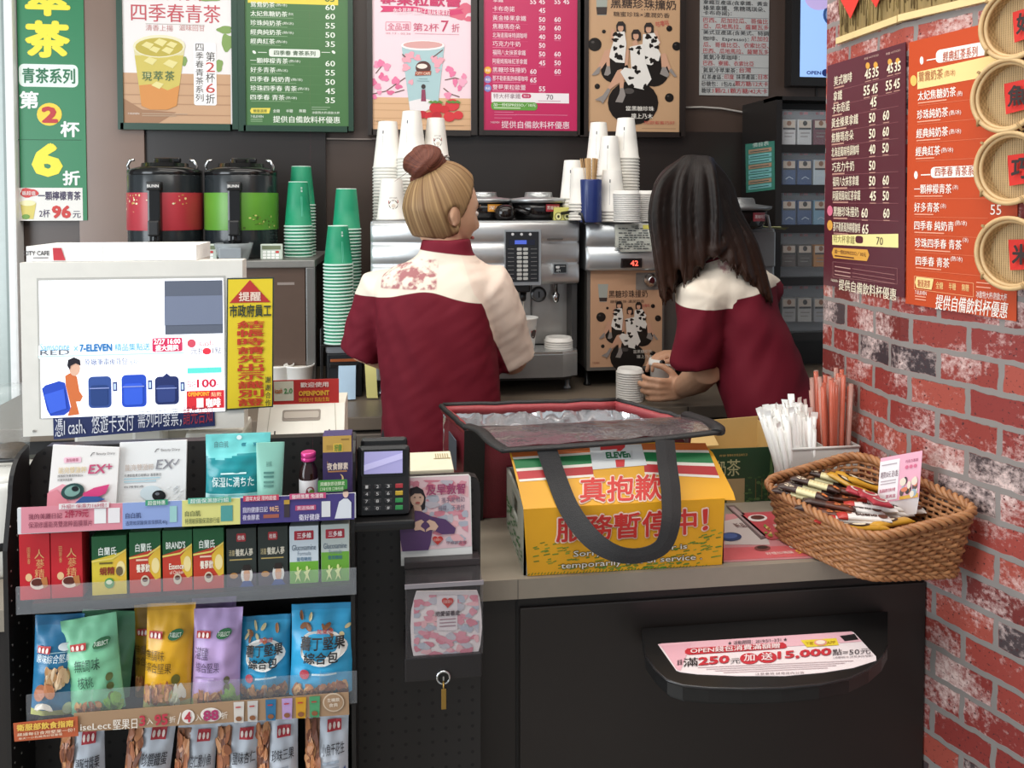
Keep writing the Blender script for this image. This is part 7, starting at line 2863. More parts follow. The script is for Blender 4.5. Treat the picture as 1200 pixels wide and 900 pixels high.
FS.poly(pr, [(640, 274), (728, 268), (726, 284), (708, 300), (704, 322), (726, 320), (724, 352), (696, 354), (690, 310), (700, 290), (640, 294)], P('#c93033'), 3)
FS.poly(pr, [(650, 300), (748, 296), (748, 326), (650, 330)], P('#d7d9d8'), 4)
FS.text(pr, 'ELEVEn', 657, 302, 742, 325, P('#1f6a42'), 5, .05)
bt_(FS, '真抱歉', 568, 856, 392, 480, 376, 468, '#c9322c', '#f2d2c0', .018)
bt_(FS, '，', 880, 912, 436, 470, 432, 466, '#c9322c', '#f2d2c0', .018)
fin(FS, fl, pr)

# ------------------------------------------------------------------ insulated delivery bag, lid open towards the customer
maroon = M('#7d2a36', .5, var=.08, vs_=25, bump=.25, bs=500)
trim = M('#1c1b1c', .55, var=.1, bump=.3, bs=400)
silver = M('#eceef0', .2, .75, var=.1, vs_=22)
bg = thing('delivery_bag', 'open maroon insulated delivery bag with black trim and a silver lining', 'bag', (pd(650, 480, 1.62).x, pd(650, 480, 1.62).y, CT))
f0, f1 = pd(548, 500, 1.585), pd(806, 492, 1.56)      # front rim
b0, b1 = pd(521, 471, 1.74), pd(722, 464, 1.80)       # back rim
f0, f1, b0, b1 = V((f0.x, f0.y, 1.08)), V((f1.x, f1.y, 1.085)), V((b0.x, b0.y, 1.09)), V((b1.x, b1.y, 1.095))
f0 = pz(549, 503, 1.085)
f1 = pz(812, 494, 1.085)
b0 = pz(519, 476, 1.10)
b1 = pz(722, 470, 1.10)
dz = .004

BACK = {}

def wall_sheet(mb, a0, a1, zb, mat, push=0.0, inset=0.0, n=14, m=8, seed=0, amp=.004, fq=0, s0=0, s1=0):
	d = (a1 - a0)
	nr = V((d.y, -d.x, 0)).normalized()
	rows = []
	for j in range(m + 1):
		t = j / m
		rows.append([a0 + d * (i / n) + V((0, 0, -(a0.z + d.z * i / n - zb) * t)) + V((0, (s0 + (s1 - s0) * i / n) * t, 0)) + nr * (push * math.sin(math.pi * t) * math.sin(math.pi * i / n) + inset + amp * (noise.noise(V((i * .6 + seed, j * .5, seed))) if not fq else noise.noise(V((i * d.length / n * fq + seed, t * .2 * fq * .6, seed))) + .6 * abs(noise.noise(V((i * d.length / n * fq * 2.3, t * .45 * fq, seed + 5)))))) for i in range(n + 1)])
	mb.grid(rows, mat)

for nm, a0, a1, s_ in (('front_wall', f0, f1, 1), ('side_wall', f1, b1, 2), ('back_wall', b1, b0, 3), ('side_wall', b0, f0, 4)):
	mb = MB()
	sa, sb = {1: (.05, .05), 2: (.05, 0), 3: (0, 0), 4: (0, .05)}[s_]
	wall_sheet(mb, a0, a1, CT + .002, maroon, .008, 0, seed=s_, s0=sa, s1=sb)
	o = mb.build(nm, bg, label='maroon fabric wall')
	mb = MB()
	wall_sheet(mb, a0 - V((0, 0, .012)), a1 - V((0, 0, .012)), CT + .006, silver, 0, -.012, 70, 26, seed=s_ + 9, amp=.011, fq=55, s0=sa, s1=sb)
	mb.build('lining', bg, label='crinkled silver lining')
mb = MB()
mb.prism([V((p_.x, p_.y + k_, CT + .0008)) for p_, k_ in ((f0, .05), (f1, .05), (b1, 0), (b0, 0))], (0, 0, .003), maroon)
mb.build('base', bg)
rim_red = M('#9a3a3f', .5, var=.06, bump=.2, bs=300)
rl = [f0, f1, b1, b0]
for i, (a0, a1) in enumerate(zip(rl, rl[1:] + rl[:1])):
	mb = MB()
	pts = [a0 + (a1 - a0) * (k / 10) + V((0, 0, .003 * noise.noise(V((k * .8, i, 0))))) for k in range(11)]
	nr = V(((a1 - a0).y, -(a1 - a0).x, 0)).normalized()
	if i != 0:
		mb.tube([p_ - nr * .005 + V((0, 0, -.009)) for p_ in pts], .012, rim_red, 8, flat=.7)
	mb.tube([p_ + nr * .004 + V((0, 0, .001)) for p_ in pts], .005, trim, 8)
	mb.build('rim', bg, label='padded red and black rim')
# black corner webbing on the left front
mb = MB()
for a0, wd in ((f0, .02),):
	mb.prism([a0 + V((-.008, -.006, 0)), a0 + V((.03, -.006, 0)), V((a0.x + .03, a0.y + .042, CT + .002)), V((a0.x - .008, a0.y + .042, CT + .002))], (0, -.003, 0), trim)
mb.build('corner_webbing', bg, label='black corner webbing')
mb = MB()
lft = (b0 + f0) / 2
dl = (f0 - b0).normalized()
nl = V((dl.y, -dl.x, 0)).normalized()
c = b0 + dl * .05
mb.prism([c + V((-.006, -.002, -.03)), c + dl * .05 + V((-.012, 0, -.03)), c + dl * .05 + V((-.012, 0, -.085)), c + V((-.006, -.002, -.085))], V((-.002, 0, 0)), M('#5d6470', .4))
mb.build('id_window', bg, label='small grey window pocket')
# lid: clear film panel with black binding lying forward over the board
lidn = [pz(561, 502, 1.10), pz(800, 488, 1.10), pd(848, 503, 1.47), pd(826, 507, 1.44), pd(700, 516, 1.425), pd(590, 524, 1.415)]
L0, L1 = pz(556, 501, 1.098), pz(802, 488, 1.098)
R0, R1 = pd(590, 524, 1.415), pd(843, 506, 1.44)
film = M('#5e5557', .12, var=.4, vs_=18, alpha=.9, bump=.8, bs=34, spec=.9)
mb = MB()
rows = []
for j in range(11):
	t = j / 10
	rows.append([L0.lerp(R0, t).lerp(L1.lerp(R1, t), i / 20) + V((0, 0, .004 * math.sin(math.pi * t) + .003 * noise.noise(V((i * .5, j * .6, 3))))) for i in range(21)])
mb.grid(rows, film)
lid = mb.build('lid', bg, label='clear crinkled film lid')
mb = MB()

def curve(pts, n=24):
	out = []
	P_ = [pts[0]] + list(pts) + [pts[-1]]
	for i in range(1, len(P_) - 2):
		for k in range(n // (len(pts) - 1)):
			t = k / (n // (len(pts) - 1))
			a_, b_, c_, d_ = P_[i - 1], P_[i], P_[i + 1], P_[i + 2]
			out.append(.5 * ((2 * b_) + (c_ - a_) * t + (2 * a_ - 5 * b_ + 4 * c_ - d_) * t * t + (3 * b_ - a_ - 3 * c_ + d_) * t ** 3))
	out.append(P_[-2])
	return out

up3 = V((0, 0, 1))
mb.tube(curve([L0 + V((-.012, .004, .002)), L0.lerp(R0, .3) + V((-.004, 0, .004)), L0.lerp(R0, .75) + V((-.006, 0, 0)), R0 + V((.004, -.006, -.004))]), .0115, trim, 10, flat=.4, up=up3)
mb.tube(curve([R0 + V((-.004, -.004, -.004)), R0.lerp(R1, .35) + V((0, -.008, -.004)), R0.lerp(R1, .7) + V((0, -.006, -.003)), R1 + V((0, 0, 0))]), .0085, trim, 10, flat=.5, up=up3)
mb.tube(curve([R1 + V((-.005, -.004, 0)), R1 + V((.002, .014, .003)), R1.lerp(L1, .5) + V((.012, .0, .003)), L1 + V((.006, .006, .002))]), .0125, trim, 10, flat=.5, up=up3)
mb.build('binding', lid, label='black binding around the lid')
# carrying strap hanging from the lid edge
strap_pts = [(640, 524, 1.412), (652, 560, 1.392), (668, 598, 1.36), (692, 630, 1.335), (720, 648, 1.325), (750, 651, 1.328), (776, 640, 1.335), (786, 612, 1.345), (786, 575, 1.375), (782, 545, 1.40), (779, 515, 1.42)]
pts = curve([pd(*p_) for p_ in strap_pts], 60)
mb = MB()
rows = []
fwd = (CAM - V((.35, 1.3, 1.0))).normalized()
for i, p_ in enumerate(pts):
	t = (pts[min(i + 1, len(pts) - 1)] - pts[max(i - 1, 0)]).normalized()
	w = t.cross(V((0, -1, .15))).normalized()
	s_ = i / (len(pts) - 1)
	hw = .0165 - .0055 * math.exp(-((s_ - .5) / .16) ** 2)
	rows.append([p_ + w * hw + V((0, .0012, 0)), p_ + w * hw - V((0, .0012, 0)), p_ - V((0, .002, 0)), p_ - w * hw - V((0, .0012, 0)), p_ - w * hw + V((0, .0012, 0)), p_ + V((0, .0015, 0))])
mb.grid(rows, M('#232223', .6, var=.12, vs_=300, bump=.3, bs=700), smooth=False, cyc=True)
mb.build('strap', bg, label='black webbing strap')

# ------------------------------------------------------------------ open green tea carton
gY = CF + .30
t_ = pz(852, 591, CT)
fl_, fr_ = pz(823, 592, CT), pz(936, 580, CT)
gy = fl_.y + .005
x0g, x1g = fl_.x - .05, py_(935, 540, gy).x
hg = py_(900, 524, gy).z - CT
gd = .19
tea = thing('tea_carton', 'open kraft carton with a dark green printed front', 'carton', ((x0g + x1g) / 2, gy + gd / 2, CT))
kraft = M('#c9a86c', .7, var=.05)
gxr = .02                                     # the right side leans outwards
mb = MB()
mb.box((x0g, gy, CT + .0005), (x1g, gy + .003, CT + hg), P('#26452c', .4))
GS_ = Px((0, gy, 0), (0, -1, 0), (820, 420, 1200, 700), (1200, 884))
GS_.lay = .0005
pr = MB()
GS_.text(pr, '奶', 62, 378, 96, 436, P('#b3b184'), 2, .01)
GS_.text(pr, '茶', 100, 374, 150, 436, P('#b3b184'), 2, .01)
GS_.text(pr, '濃厚 香醇', 72, 356, 96, 364, P('#b99a5a'), 2)
GS_.text(pr, '慢慢去享受品味生活', 100, 354, 176, 363, P('#b99a5a'), 2)
GS_.rect(pr, 100, 446, 166, 540, P('#a8926a'), 1)
GS_.poly(pr, [(258, 412), (262, 352), (266, 352), (270, 412)], P('#5d7a4a'), 2)
GS_.poly(pr, [(250, 440), (262, 408), (268, 408), (276, 440)], P('#5d7a4a'), 2)
q = random.Random(3)
for _ in range(60):
	GS_.ell(pr, q.uniform(170, 330), q.uniform(430, 540), q.uniform(4, 10), q.uniform(3, 6), P(q.choice(('#3f5f34', '#567344', '#2f5530'))), 1 + q.random(), n=8)
for u in (205, 228, 250, 290):
	GS_.rect(pr, u, 445, u + 3, 520, P('#6a5a34'), 2)
fo_ = mb.build('front_panel', tea, label='dark green printed front')
fin(GS_, fo_, pr)
for nm, a0, a1 in (('back_panel', V((x0g, gy + gd, 0)), V((x1g, gy + gd, 0))), ('side_panel', V((x0g, gy + .003, 0)), V((x0g, gy + gd, 0))), ('side_panel', V((x1g, gy + .003, 0)), V((x1g, gy + gd, 0)))):
	mb = MB()
	d = (a1 - a0).normalized()
	nr = V((-d.y, d.x, 0)) * .003
	mb.prism([a0 + V((0, 0, CT + .0005)), a1 + V((0, 0, CT + .0005)), a1 + V((0, 0, CT + hg + (.012 if nm == 'back_panel' else .004))), a0 + V((0, 0, CT + hg))], nr, kraft)
	mb.build(nm, tea, label='bare kraft inside')
mb = MB()
mb.box((x0g + .004, gy + .004, CT + .0005), (x1g - .004, gy + gd - .004, CT + .003), kraft)
mb.build('bottom', tea)
mb = MB()
a0, a1 = V((x0g + .02, gy + gd - .004, CT + hg + .0)), V((x1g - .12, gy + gd - .004, CT + hg))
mb.prism([a0, a1, a1 + V((0, -.07, -.03)), a0 + V((0, -.075, -.03))], (0, 0, .003), kraft)
mb.build('flap', tea, label='inner kraft flap')

# ------------------------------------------------------------------ leaflets between the board and the basket
LF = Px((0, 0, CT + .0012), (0, 0, 1), (820, 420, 1200, 700), (1200, 884))

def leaflet(pts, z, label, base, fn):
	S_ = Px((0, 0, CT + z), (0, 0, 1), (820, 420, 1200, 700), (1200, 884))
	S_.lay = .0004
	mb = MB()
	mb.prism([S_.pos(u, v) for u, v in pts], (0, 0, -.0012), P(base, .35))
	ob = mb.build('leaflet', label=label, cat='leaflet')
	pr = MB()
	fn(S_, pr)
	fin(S_, ob, pr)

def lf_a(S_, pr):
	q = random.Random(1)
	S_.poly(pr, [(92, 602), (150, 590), (250, 660), (260, 690), (92, 690)], P('#c9bcb8', .3), 1)
	S_.poly(pr, [(88, 702), (430, 690), (486, 728), (84, 748)], P('#d06468', .3), 1)
	S_.ell(pr, 115, 662, 40, 16, P('#2f3f6a', .3), 3)
	S_.ell(pr, 110, 660, 30, 10, P('#4a5f96', .3), 4)
	S_.ell(pr, 300, 640, 70, 34, P('#cdb89a', .3), 2)
	for _ in range(50):
		S_.ell(pr, q.uniform(230, 370), q.uniform(615, 665), q.uniform(4, 12), q.uniform(3, 7), P(q.choice(('#a8642f', '#c98f4a', '#7a8f3a', '#b83f2f', '#dfc27a'))), 3, n=9)
	S_.ell(pr, 232, 704, 30, 10, P('#7a3f38'), 3)
	S_.ell(pr, 232, 702, 20, 6, P('#3a1f18'), 4)
	S_.ell(pr, 352, 696, 22, 10, P('#e2d8d4'), 3)
	S_.ell(pr, 350, 694, 12, 5, P('#2f2a33'), 4)
	S_.text(pr, '新品上市', 120, 612, 200, 630, P('#6a3a3a'), 3)
	S_.text(pr, '好禮加價購', 240, 720, 340, 730, P('#f0d8d0'), 3)
	S_.text(pr, '50', 350, 712, 380, 726, P('#f0c04a'), 3, .02)

def lf_b(S_, pr):
	S_.poly(pr, [(150, 580), (290, 574), (400, 662), (250, 668)], P('#c9535a', .3), 1)
	S_.ell(pr, 214, 592, 36, 13, P('#e2d8d4'), 2)
	S_.ell(pr, 214, 590, 26, 8, P('#5a2a22'), 3)
	S_.poly(pr, [(270, 616), (360, 612), (400, 650), (300, 654)], P('#d9b8a8', .3), 2)
	q = random.Random(5)
	for _ in range(30):
		S_.ell(pr, q.uniform(240, 380), q.uniform(612, 660), q.uniform(4, 10), q.uniform(3, 6), P(q.choice(('#c98f4a', '#dfc27a', '#a8642f', '#86963f'))), 4, n=9)

leaflet([(84, 752), (486, 734), (360, 630), (290, 572), (96, 576), (90, 640)], .0016, 'large pink food leaflet lying under the others beside the basket', '#c9868a', lf_a)
leaflet([(98, 544), (130, 543), (262, 660), (226, 668)], .0032, 'narrow dark-edged leaflet lying diagonally on the pink one', '#6d5a5a', lambda S_, pr: S_.poly(pr, [(108, 550), (126, 549), (246, 656), (228, 660)], P('#a88f90', .3), 1))
leaflet([(140, 572), (292, 565), (410, 662), (262, 670)], .0032, 'red leaflet with a bowl of noodles, right of the narrow one', '#b8545a', lf_b)

# ------------------------------------------------------------------ wicker basket with chocolate bars
bL, bB, bR, bF_ = pz(889, 566, .995), pz(1006, 531, 1.035), pz(1155, 600, 1.014), pz(1016, 634, .975)
lim = lambda p_: p_

def wall_gap(p_):
	return (p_ - WA).dot(FN)

for p_ in (bB, bR):
	g_ = wall_gap(p_)
	if g_ < .012:
		p_ += FN * (.012 - g_)
if bB.x > WC.x - .015:
	bB.x = WC.x - .015
ctr = (bL + bB + bR + bF_) / 4
wick = M('#a8744a', .5, var=.16, vs_=90)
wick2 = M('#94623c', .5, var=.16, vs_=90)
bk = thing('wicker_basket', 'brown wicker basket of chocolate bars at the right end of the counter', 'basket', (ctr.x, ctr.y, CT))

def ring(t, inset=0.0, n_per=16):
	"""closed outline at height fraction t (0 base, 1 rim), rounded corners"""
	tops = [bL, bB, bR, bF_]
	base = []
	for p_ in tops:
		q_ = ctr.lerp(p_, .86)
		base.append(V((q_.x, q_.y, CT + .004)))
	c = [b_.lerp(p_, t) for b_, p_ in zip(base, tops)]
	out = []
	for i in range(4):
		a_, b_, d_ = c[i - 1], c[i], c[(i + 1) % 4]
		p0_, p2_ = b_.lerp(a_, .2), b_.lerp(d_, .2)
		for k in range(7):
			s_ = k / 6
			out.append(p0_.lerp(b_, s_).lerp(b_.lerp(p2_, s_), s_))
		nx = d_.lerp(b_, .2)
		for k in range(1, n_per):
			out.append(p2_.lerp(nx, k / n_per))
	if inset:
		cc = sum(out, V()) / len(out)
		out = [p_ + (V((cc.x, cc.y, p_.z)) - p_).normalized() * inset for p_ in out]
	return out

def resample(pts, n):
	L_ = [0]
	for a_, b_ in zip(pts, pts[1:] + pts[:1]):
		L_.append(L_[-1] + (b_ - a_).length)
	out, j = [], 0
	for i in range(n):
		s_ = L_[-1] * i / n
		while L_[j + 1] < s_:
			j += 1
		f_ = (s_ - L_[j]) / max(1e-9, L_[j + 1] - L_[j])
		out.append(pts[j].lerp(pts[(j + 1) % len(pts)], f_))
	return out

NS = 66
mb = MB()
ROWS = 13
for j in range(ROWS):
	t = .03 + .9 * j / (ROWS - 1)
	rg = resample(ring(t), NS * 2)
	cc = sum(rg, V()) / len(rg)
	pts = []
	for i, p_ in enumerate(rg):
		o_ = (p_ - V((cc.x, cc.y, p_.z))).normalized()
		ph = (i // 1 + j * 2) * math.pi / 2
		pts.append(p_ + o_ * (.0026 * math.sin(ph)) + V((0, 0, .0008 * math.sin(i * 1.3 + j))))
	mb.tube(pts, .0034, wick if j % 2 else wick2, 6, closed=True)
mb.build('weave', bk, label='woven wicker sides')
mb = MB()
for i in range(NS):
	a_ = resample(ring(0.0), NS)[i] if i == 0 else None
rg0, rg1 = resample(ring(0.02), NS), resample(ring(.95), NS)
for a_, b_ in zip(rg0, rg1):
	mb.tube([a_, a_.lerp(b_, .5), b_], .0023, wick2, 5)
mb.build('stakes', bk)
for nm, t, rr, amp in (('rim', 1.0, .0042, .0045), ('foot_braid', .0, .0034, .003)):
	mb = MB()
	rg = resample(ring(t), 200)
	for s_ in range(3):
		pts = []
		for i, p_ in enumerate(rg):
			cc = V((ctr.x, ctr.y, p_.z))
			o_ = (p_ - cc).normalized()
			a_ = i * 2 * math.pi * 24 / 200 + s_ * 2.094
			pts.append(p_ + o_ * amp * math.cos(a_) + V((0, 0, amp * math.sin(a_) + (.001 if t > .5 else .004))))
		mb.tube(pts, rr, wick if s_ != 1 else wick2, 6, closed=True)
	mb.build(nm, bk, label='braided wicker %s' % nm.split('_')[0])
mb = MB()
rg = resample(ring(.02, .002), 60)
mb.prism([V((p_.x, p_.y, CT + .004)) for p_ in rg], (0, 0, .004), wick2)
mb.build('bottom', bk)

# chocolate bars in rows inside the basket

def bar(kind):
	mb = MB()
	Lb, Wb, Hb = (.084, .021, .010) if kind != 'mini' else (.036, .03, .009)
	base = {'white': '#e6e0dc', 'dark': '#3a241e', 'cream': '#e6ddb2', 'mini': '#a83440', 'gold': '#c9962f', 'redend': '#b8322c'}[kind if kind in ('white', 'dark', 'cream', 'mini', 'gold') else 'white']
	rows = []
	n = 16
	for i in range(n + 1):
		t = i / n
		x = (t - .5) * Lb
		e = min(1, min(t, 1 - t) / .1)
		w = Wb * .5 * (1 - .06 * e)
		h_ = .0006 + Hb * .5 * e
		zz = lambda s_: s_
		rows.append([V((x, w * math.cos(a_), h_ * math.sin(a_) + Hb * .5)) for a_ in [2 * math.pi * k / 12 for k in range(12)]])

	def mt(i, j):
		t = j / n
		if kind == 'dark':
			return P('#3a241e', .3) if t < .42 or t > .9 else P('#5a2f22', .3)
		if kind == 'cream':
			return P('#3d2620', .3) if t < .34 or t > .72 else P('#e3d9a8', .3)
		if kind == 'white':
			return P('#b8322c', .3) if t < .13 else P('#e6e1dd', .28)
		return P(base, .3)
	mb.grid(rows, mt, cyc=True)
	g = Fn(lambda u, v, off: V(((u / 100 - .5) * Lb, (.5 - v / 100) * Wb, Hb * .5 + (.0006 + Hb * .5) * math.sqrt(max(.05, 1 - (1.9 * (.5 - v / 100)) ** 2)) + off)))
	g.lay = .0005
	q = random.Random(2)
	if kind == 'white':
		g.text(mb, 'bueno', 34, 28, 74, 74, P('#3a2018'), 1, .05)
		g.ell(mb, 84, 60, 9, 26, P('#5a3020'), 1)
		g.ell(mb, 22, 40, 6, 18, P('#8a4a30'), 1)
	elif kind == 'dark':
		for _ in range(14):
			g.ell(mb, q.uniform(48, 90), q.uniform(22, 78), q.uniform(2, 4), q.uniform(6, 12), P(q.choice(('#b85a2f', '#c9743a', '#8a3a22'))), 1, n=8)
	elif kind == 'cream':
		for u in (40, 47, 54, 61, 68):
			g.rect(mb, u, 14, u + 1, 86, P('#cfc48c'), 1, 1, 3)
		for _ in range(8):
			g.ell(mb, q.uniform(76, 96), q.uniform(22, 78), 3, 9, P(q.choice(('#b85a2f', '#c9743a'))), 1, n=8)
		for _ in range(10):
			g.ell(mb, q.uniform(4, 32), q.uniform(22, 78), 2.6, 9, P('#d8c8b0'), 1, n=8)
	elif kind == 'mini':
		g.ell(mb, 50, 50, 34, 30, P('#e6d8d0'), 1)
		g.ell(mb, 50, 50, 24, 20, P('#a83440'), 2)
	elif kind == 'gold':
		g.ell(mb, 40, 50, 22, 30, P('#3a241e'), 1)
		g.ell(mb, 40, 50, 14, 18, P('#e0d4b8'), 2)
	return mb.build('chocolate_bar', local=True)

B_ = {k: bar(k) for k in ('white', 'dark', 'cream', 'mini', 'gold')}
used_b = set()

def put(kind, px, py, z, ang, label, tilt=0.0, roll=0.0):
	o = B_[kind] if kind not in used_b else B_[kind].copy()
	if kind in used_b:
		COL.objects.link(o)
	used_b.add(kind)
	o.location = pz(px, py, z)
	o.rotation_euler = (roll, tilt, ang)
	tag(o, label, 'chocolate bar', 'chocolate bars in the wicker basket')

orw = ['first', 'second', 'third', 'fourth', 'fifth', 'sixth', 'seventh', 'eighth', 'ninth']
z1 = CT + .066
zc_ = CT + .088
for i in range(7):
	put('cream', 934 + i * 7, 584 - i * 4.4, zc_ + .009 * (i % 2), -.62 - .05 * (i % 2), 'cream and brown bar in the basket, %s of its row from the left' % orw[i], .12)
for i in range(6):
	put('dark', 962 + i * 9, 603 - i * 8, zc_ - .010 + .008 * (i % 2), -.55 + .06 * (i % 3), 'dark nutty bar in the basket middle, %s from the front' % orw[i], .08)
for i in range(8):
	put('white', 985 + i * 13.5, 617 - i * 3.6, CT + .066 + .006 * (i % 3), -.42 + .07 * (i % 3), 'white wafer bar in the front basket row, %s from the left' % orw[i], .03, .12 * ((i % 3) - 1))
for i in range(5):
	put('white', 1005 + i * 15, 601 - i * 3.5, CT + .078 + .004 * (i % 2), -.46 + .08 * (i % 2), 'white wafer bar in the second layer, %s of five from the left' % orw[i], .05)
for i, (px, py) in enumerate(((1004, 579), (1018, 584), (1030, 592))):
	put('mini', px, py, CT + .098, -.6 + i * .25, 'small red wrapped chocolate in the basket, %s from the back' % orw[i], .2)
for i, (px, py) in enumerate(((996, 571), (1006, 568), (1020, 573), (1012, 622), (1046, 616))):
	put('gold', px, py, CT + (.094 if i < 3 else .07), -.9 + .3 * i, ('gold wrapped bar at the basket back, %s of three from the left' % orw[i]) if i < 3 else ('yellow wrapped bar at the basket front, %s of two' % ('left', 'right')[i - 3]), .3 if i < 3 else .05)
for i in range(8):
	put('dark', 950 + i * 16, 598 + (i % 3) * 8 - i * 1.5, CT + .055 + .004 * (i % 2), -.3 - .12 * (i % 4), 'dark bar half buried under the others, %s from the left in the basket' % orw[i], .04)
# card standing in the basket
ck = pd(1052, 585, 1.40)
cA, cB, cC = pd(1032, 537, 1.45), pd(1081, 528, 1.405), pd(1028, 590, 1.45)
CQ = Quad(cA, cB, cC, 100, 100)
CQ.lay = .0005
mb = MB()
D_ = cB + (cC - cA)
mb.prism([cA, cB, D_, cC], CQ.n * -.001, P('#eaa9bd', .4))
mb.prism([cC + CQ.n * -.001, D_ + CQ.n * -.001, D_ + V((0, .006, -.03)), cC + V((0, .006, -.03))], V((0, .001, 0)), P('#e6dfe0', .4))
ob = mb.build('price_card', label='pink price card standing in the wicker basket', cat='card')
pr = MB()
CQ.poly(pr, [(0, 8), (48, 8), (48, 96), (0, 96)], P('#efe9ea', .4), 1)
CQ.text(pr, '現買50元 送1點', 4, 32, 46, 46, P('#7a5a66'), 2, .01)
for v in (16, 52, 58):
	CQ.rect(pr, 5, v, 42, v + 2.4, P('#b8a8ae'), 2)
CQ.text(pr, '集滿點數兌換好禮', 4, 70, 42, 78, P('#c0486a'), 2, .01)
CQ.text(pr, '買再送', 20, 84, 44, 92, P('#c0486a'), 2, .01)
CQ.text(pr, '巧克力專案', 62, 14, 92, 21, P('#a8486a'), 2, .01)
for k in range(3):
	CQ.ell(pr, 66 + k * 10, 30, 4, 4, P('#d86a8a'), 2)
q = random.Random(9)
for _ in range(16):
	CQ.ell(pr, q.uniform(58, 94), q.uniform(56, 92), q.uniform(4, 8), q.uniform(5, 9), P(q.choice(('#e9dcc8', '#c9863f', '#5a4a44', '#9ab0bf', '#d97a5a', '#2b2428'))), 2 + q.random() * 2, n=12)
CQ.poly(pr, [(54, 92), (98, 90), (98, 99), (54, 99)], P('#d9a83f'), 2)
fin(CQ, ob, pr)

# ------------------------------------------------------------------ straw container and straws
cY = CB - .07
sc_l, sc_r = pd(893, 527, 1.56), pd(1028, 527, 1.53)
xs0 = sc_l.x
xs1 = min(sc_r.x, WC.x - .015)
ys0 = min(sc_l.y, WC.y + .1)
ys0 = pz(940, 610, CT).y
zt9 = pd(960, 531, 1.57).z
xs0, xs1 = pz(925, 612, CT).x + .004, WC.x - .012
whp = M('#e4e2dd', .35, var=.03)
con = thing('straw_container', 'white divided plastic container holding wrapped and orange straws', 'container', ((xs0 + xs1) / 2, ys0 + .035, CT))
mb = MB()
yb9 = ys0 + .07
for a_, b_ in (((xs0, ys0), (xs1, ys0 + .002)), ((xs0, yb9 - .002), (xs1, yb9)), ((xs0, ys0 + .002), (xs0 + .002, yb9 - .002)), ((xs1 - .002, ys0 + .002), (xs1, yb9 - .002)), ((xs0 + (xs1 - xs0) * .52, ys0 + .002), (xs0 + (xs1 - xs0) * .52 + .002, yb9 - .002))):
	mb.box((a_[0], a_[1], CT + .0005), (b_[0], b_[1], zt9), whp)
mb.box((xs0, ys0, CT + .0005), (xs1, yb9, CT + .003), whp)
mb.build('tub', con)
mb = MB()
mb.tube([(xs0, ys0, zt9), (xs1, ys0, zt9), (xs1, yb9, zt9), (xs0, yb9, zt9)], .003, whp, 8, closed=True)
mb.build('rim', con)
xm9 = xs0 + (xs1 - xs0) * .52
mb = MB()
mb.tube([(0, 0, 0), (0, 0, .19)], .0048, M('#f4f3f0', .3, var=.03), 8)
pw = mb
rows = [[V((s_ * .0062 * (1 + .0 * z), .0004 * math.sin(z * 300), z)) for s_ in (-1, 1)] for z in (.186, .193, .2)]
mb.grid(rows, M('#f3f2ef', .3))
wr_p = mb.build('wrapped_straw', local=True, label='white paper-wrapped straw in the left part of the container', cat='straw', group='wrapped straws in the container')
q = random.Random(31)
first = True
for k in range(95):
	b_ = V((q.uniform(xs0 + .012, xm9 - .014), q.uniform(ys0 + .012, yb9 - .012), CT + .004))
	fx = (b_.x - xs0) / (xm9 - xs0)
	lean = V((-.34 + .38 * fx + q.uniform(-.06, .10), q.uniform(-.12, .12), 1)).normalized()
	o = wr_p if first else copy_tree(wr_p)
	first = False
	o.location = b_
	o.scale = (1, 1, q.uniform(.86, 1.1))
	o.rotation_euler = lean.to_track_quat('Z', 'Y').to_euler()
	o.rotation_euler.rotate_axis('Z', q.uniform(0, 3))
for c, n, lab in (('#cf6a52', 20, 'orange-red plastic straw in the right part of the container'), ('#d9a89a', 14, 'pale pinkish clear straw in the right part of the container')):
	mb = MB()
	mb.tube([(0, 0, 0), (0, 0, .25)], .0043, M(c, .15, var=.05, alpha=.62 if n == 20 else .45), 10)
	st_ = mb.build('plastic_straw', local=True, label=lab, cat='straw', group='plastic straws in the container: ' + lab.split()[0])
	for k in range(n):
		o = st_ if k == 0 else copy_tree(st_)
		b_ = V((q.uniform(xm9 + .012, xs1 - .012), q.uniform(ys0 + .012, yb9 - .014), CT + .004))
		fx = (b_.x - xm9) / (xs1 - xm9)
		lean = V((-.10 + .16 * fx + q.uniform(-.03, .03), q.uniform(-.06, .06), 1)).normalized()
		o.location = b_
		o.scale = (1, 1, q.uniform(.92, 1.08))
		o.rotation_euler = lean.to_track_quat('Z', 'Y').to_euler()

# ------------------------------------------------------------------ bamboo sieves and the straw mat on the column
bam = M('#c9a878', .5, var=.18, vs_=60)
bam2 = M('#b08f60', .55, var=.18, vs_=60)
SVP = Px(WA, FN)

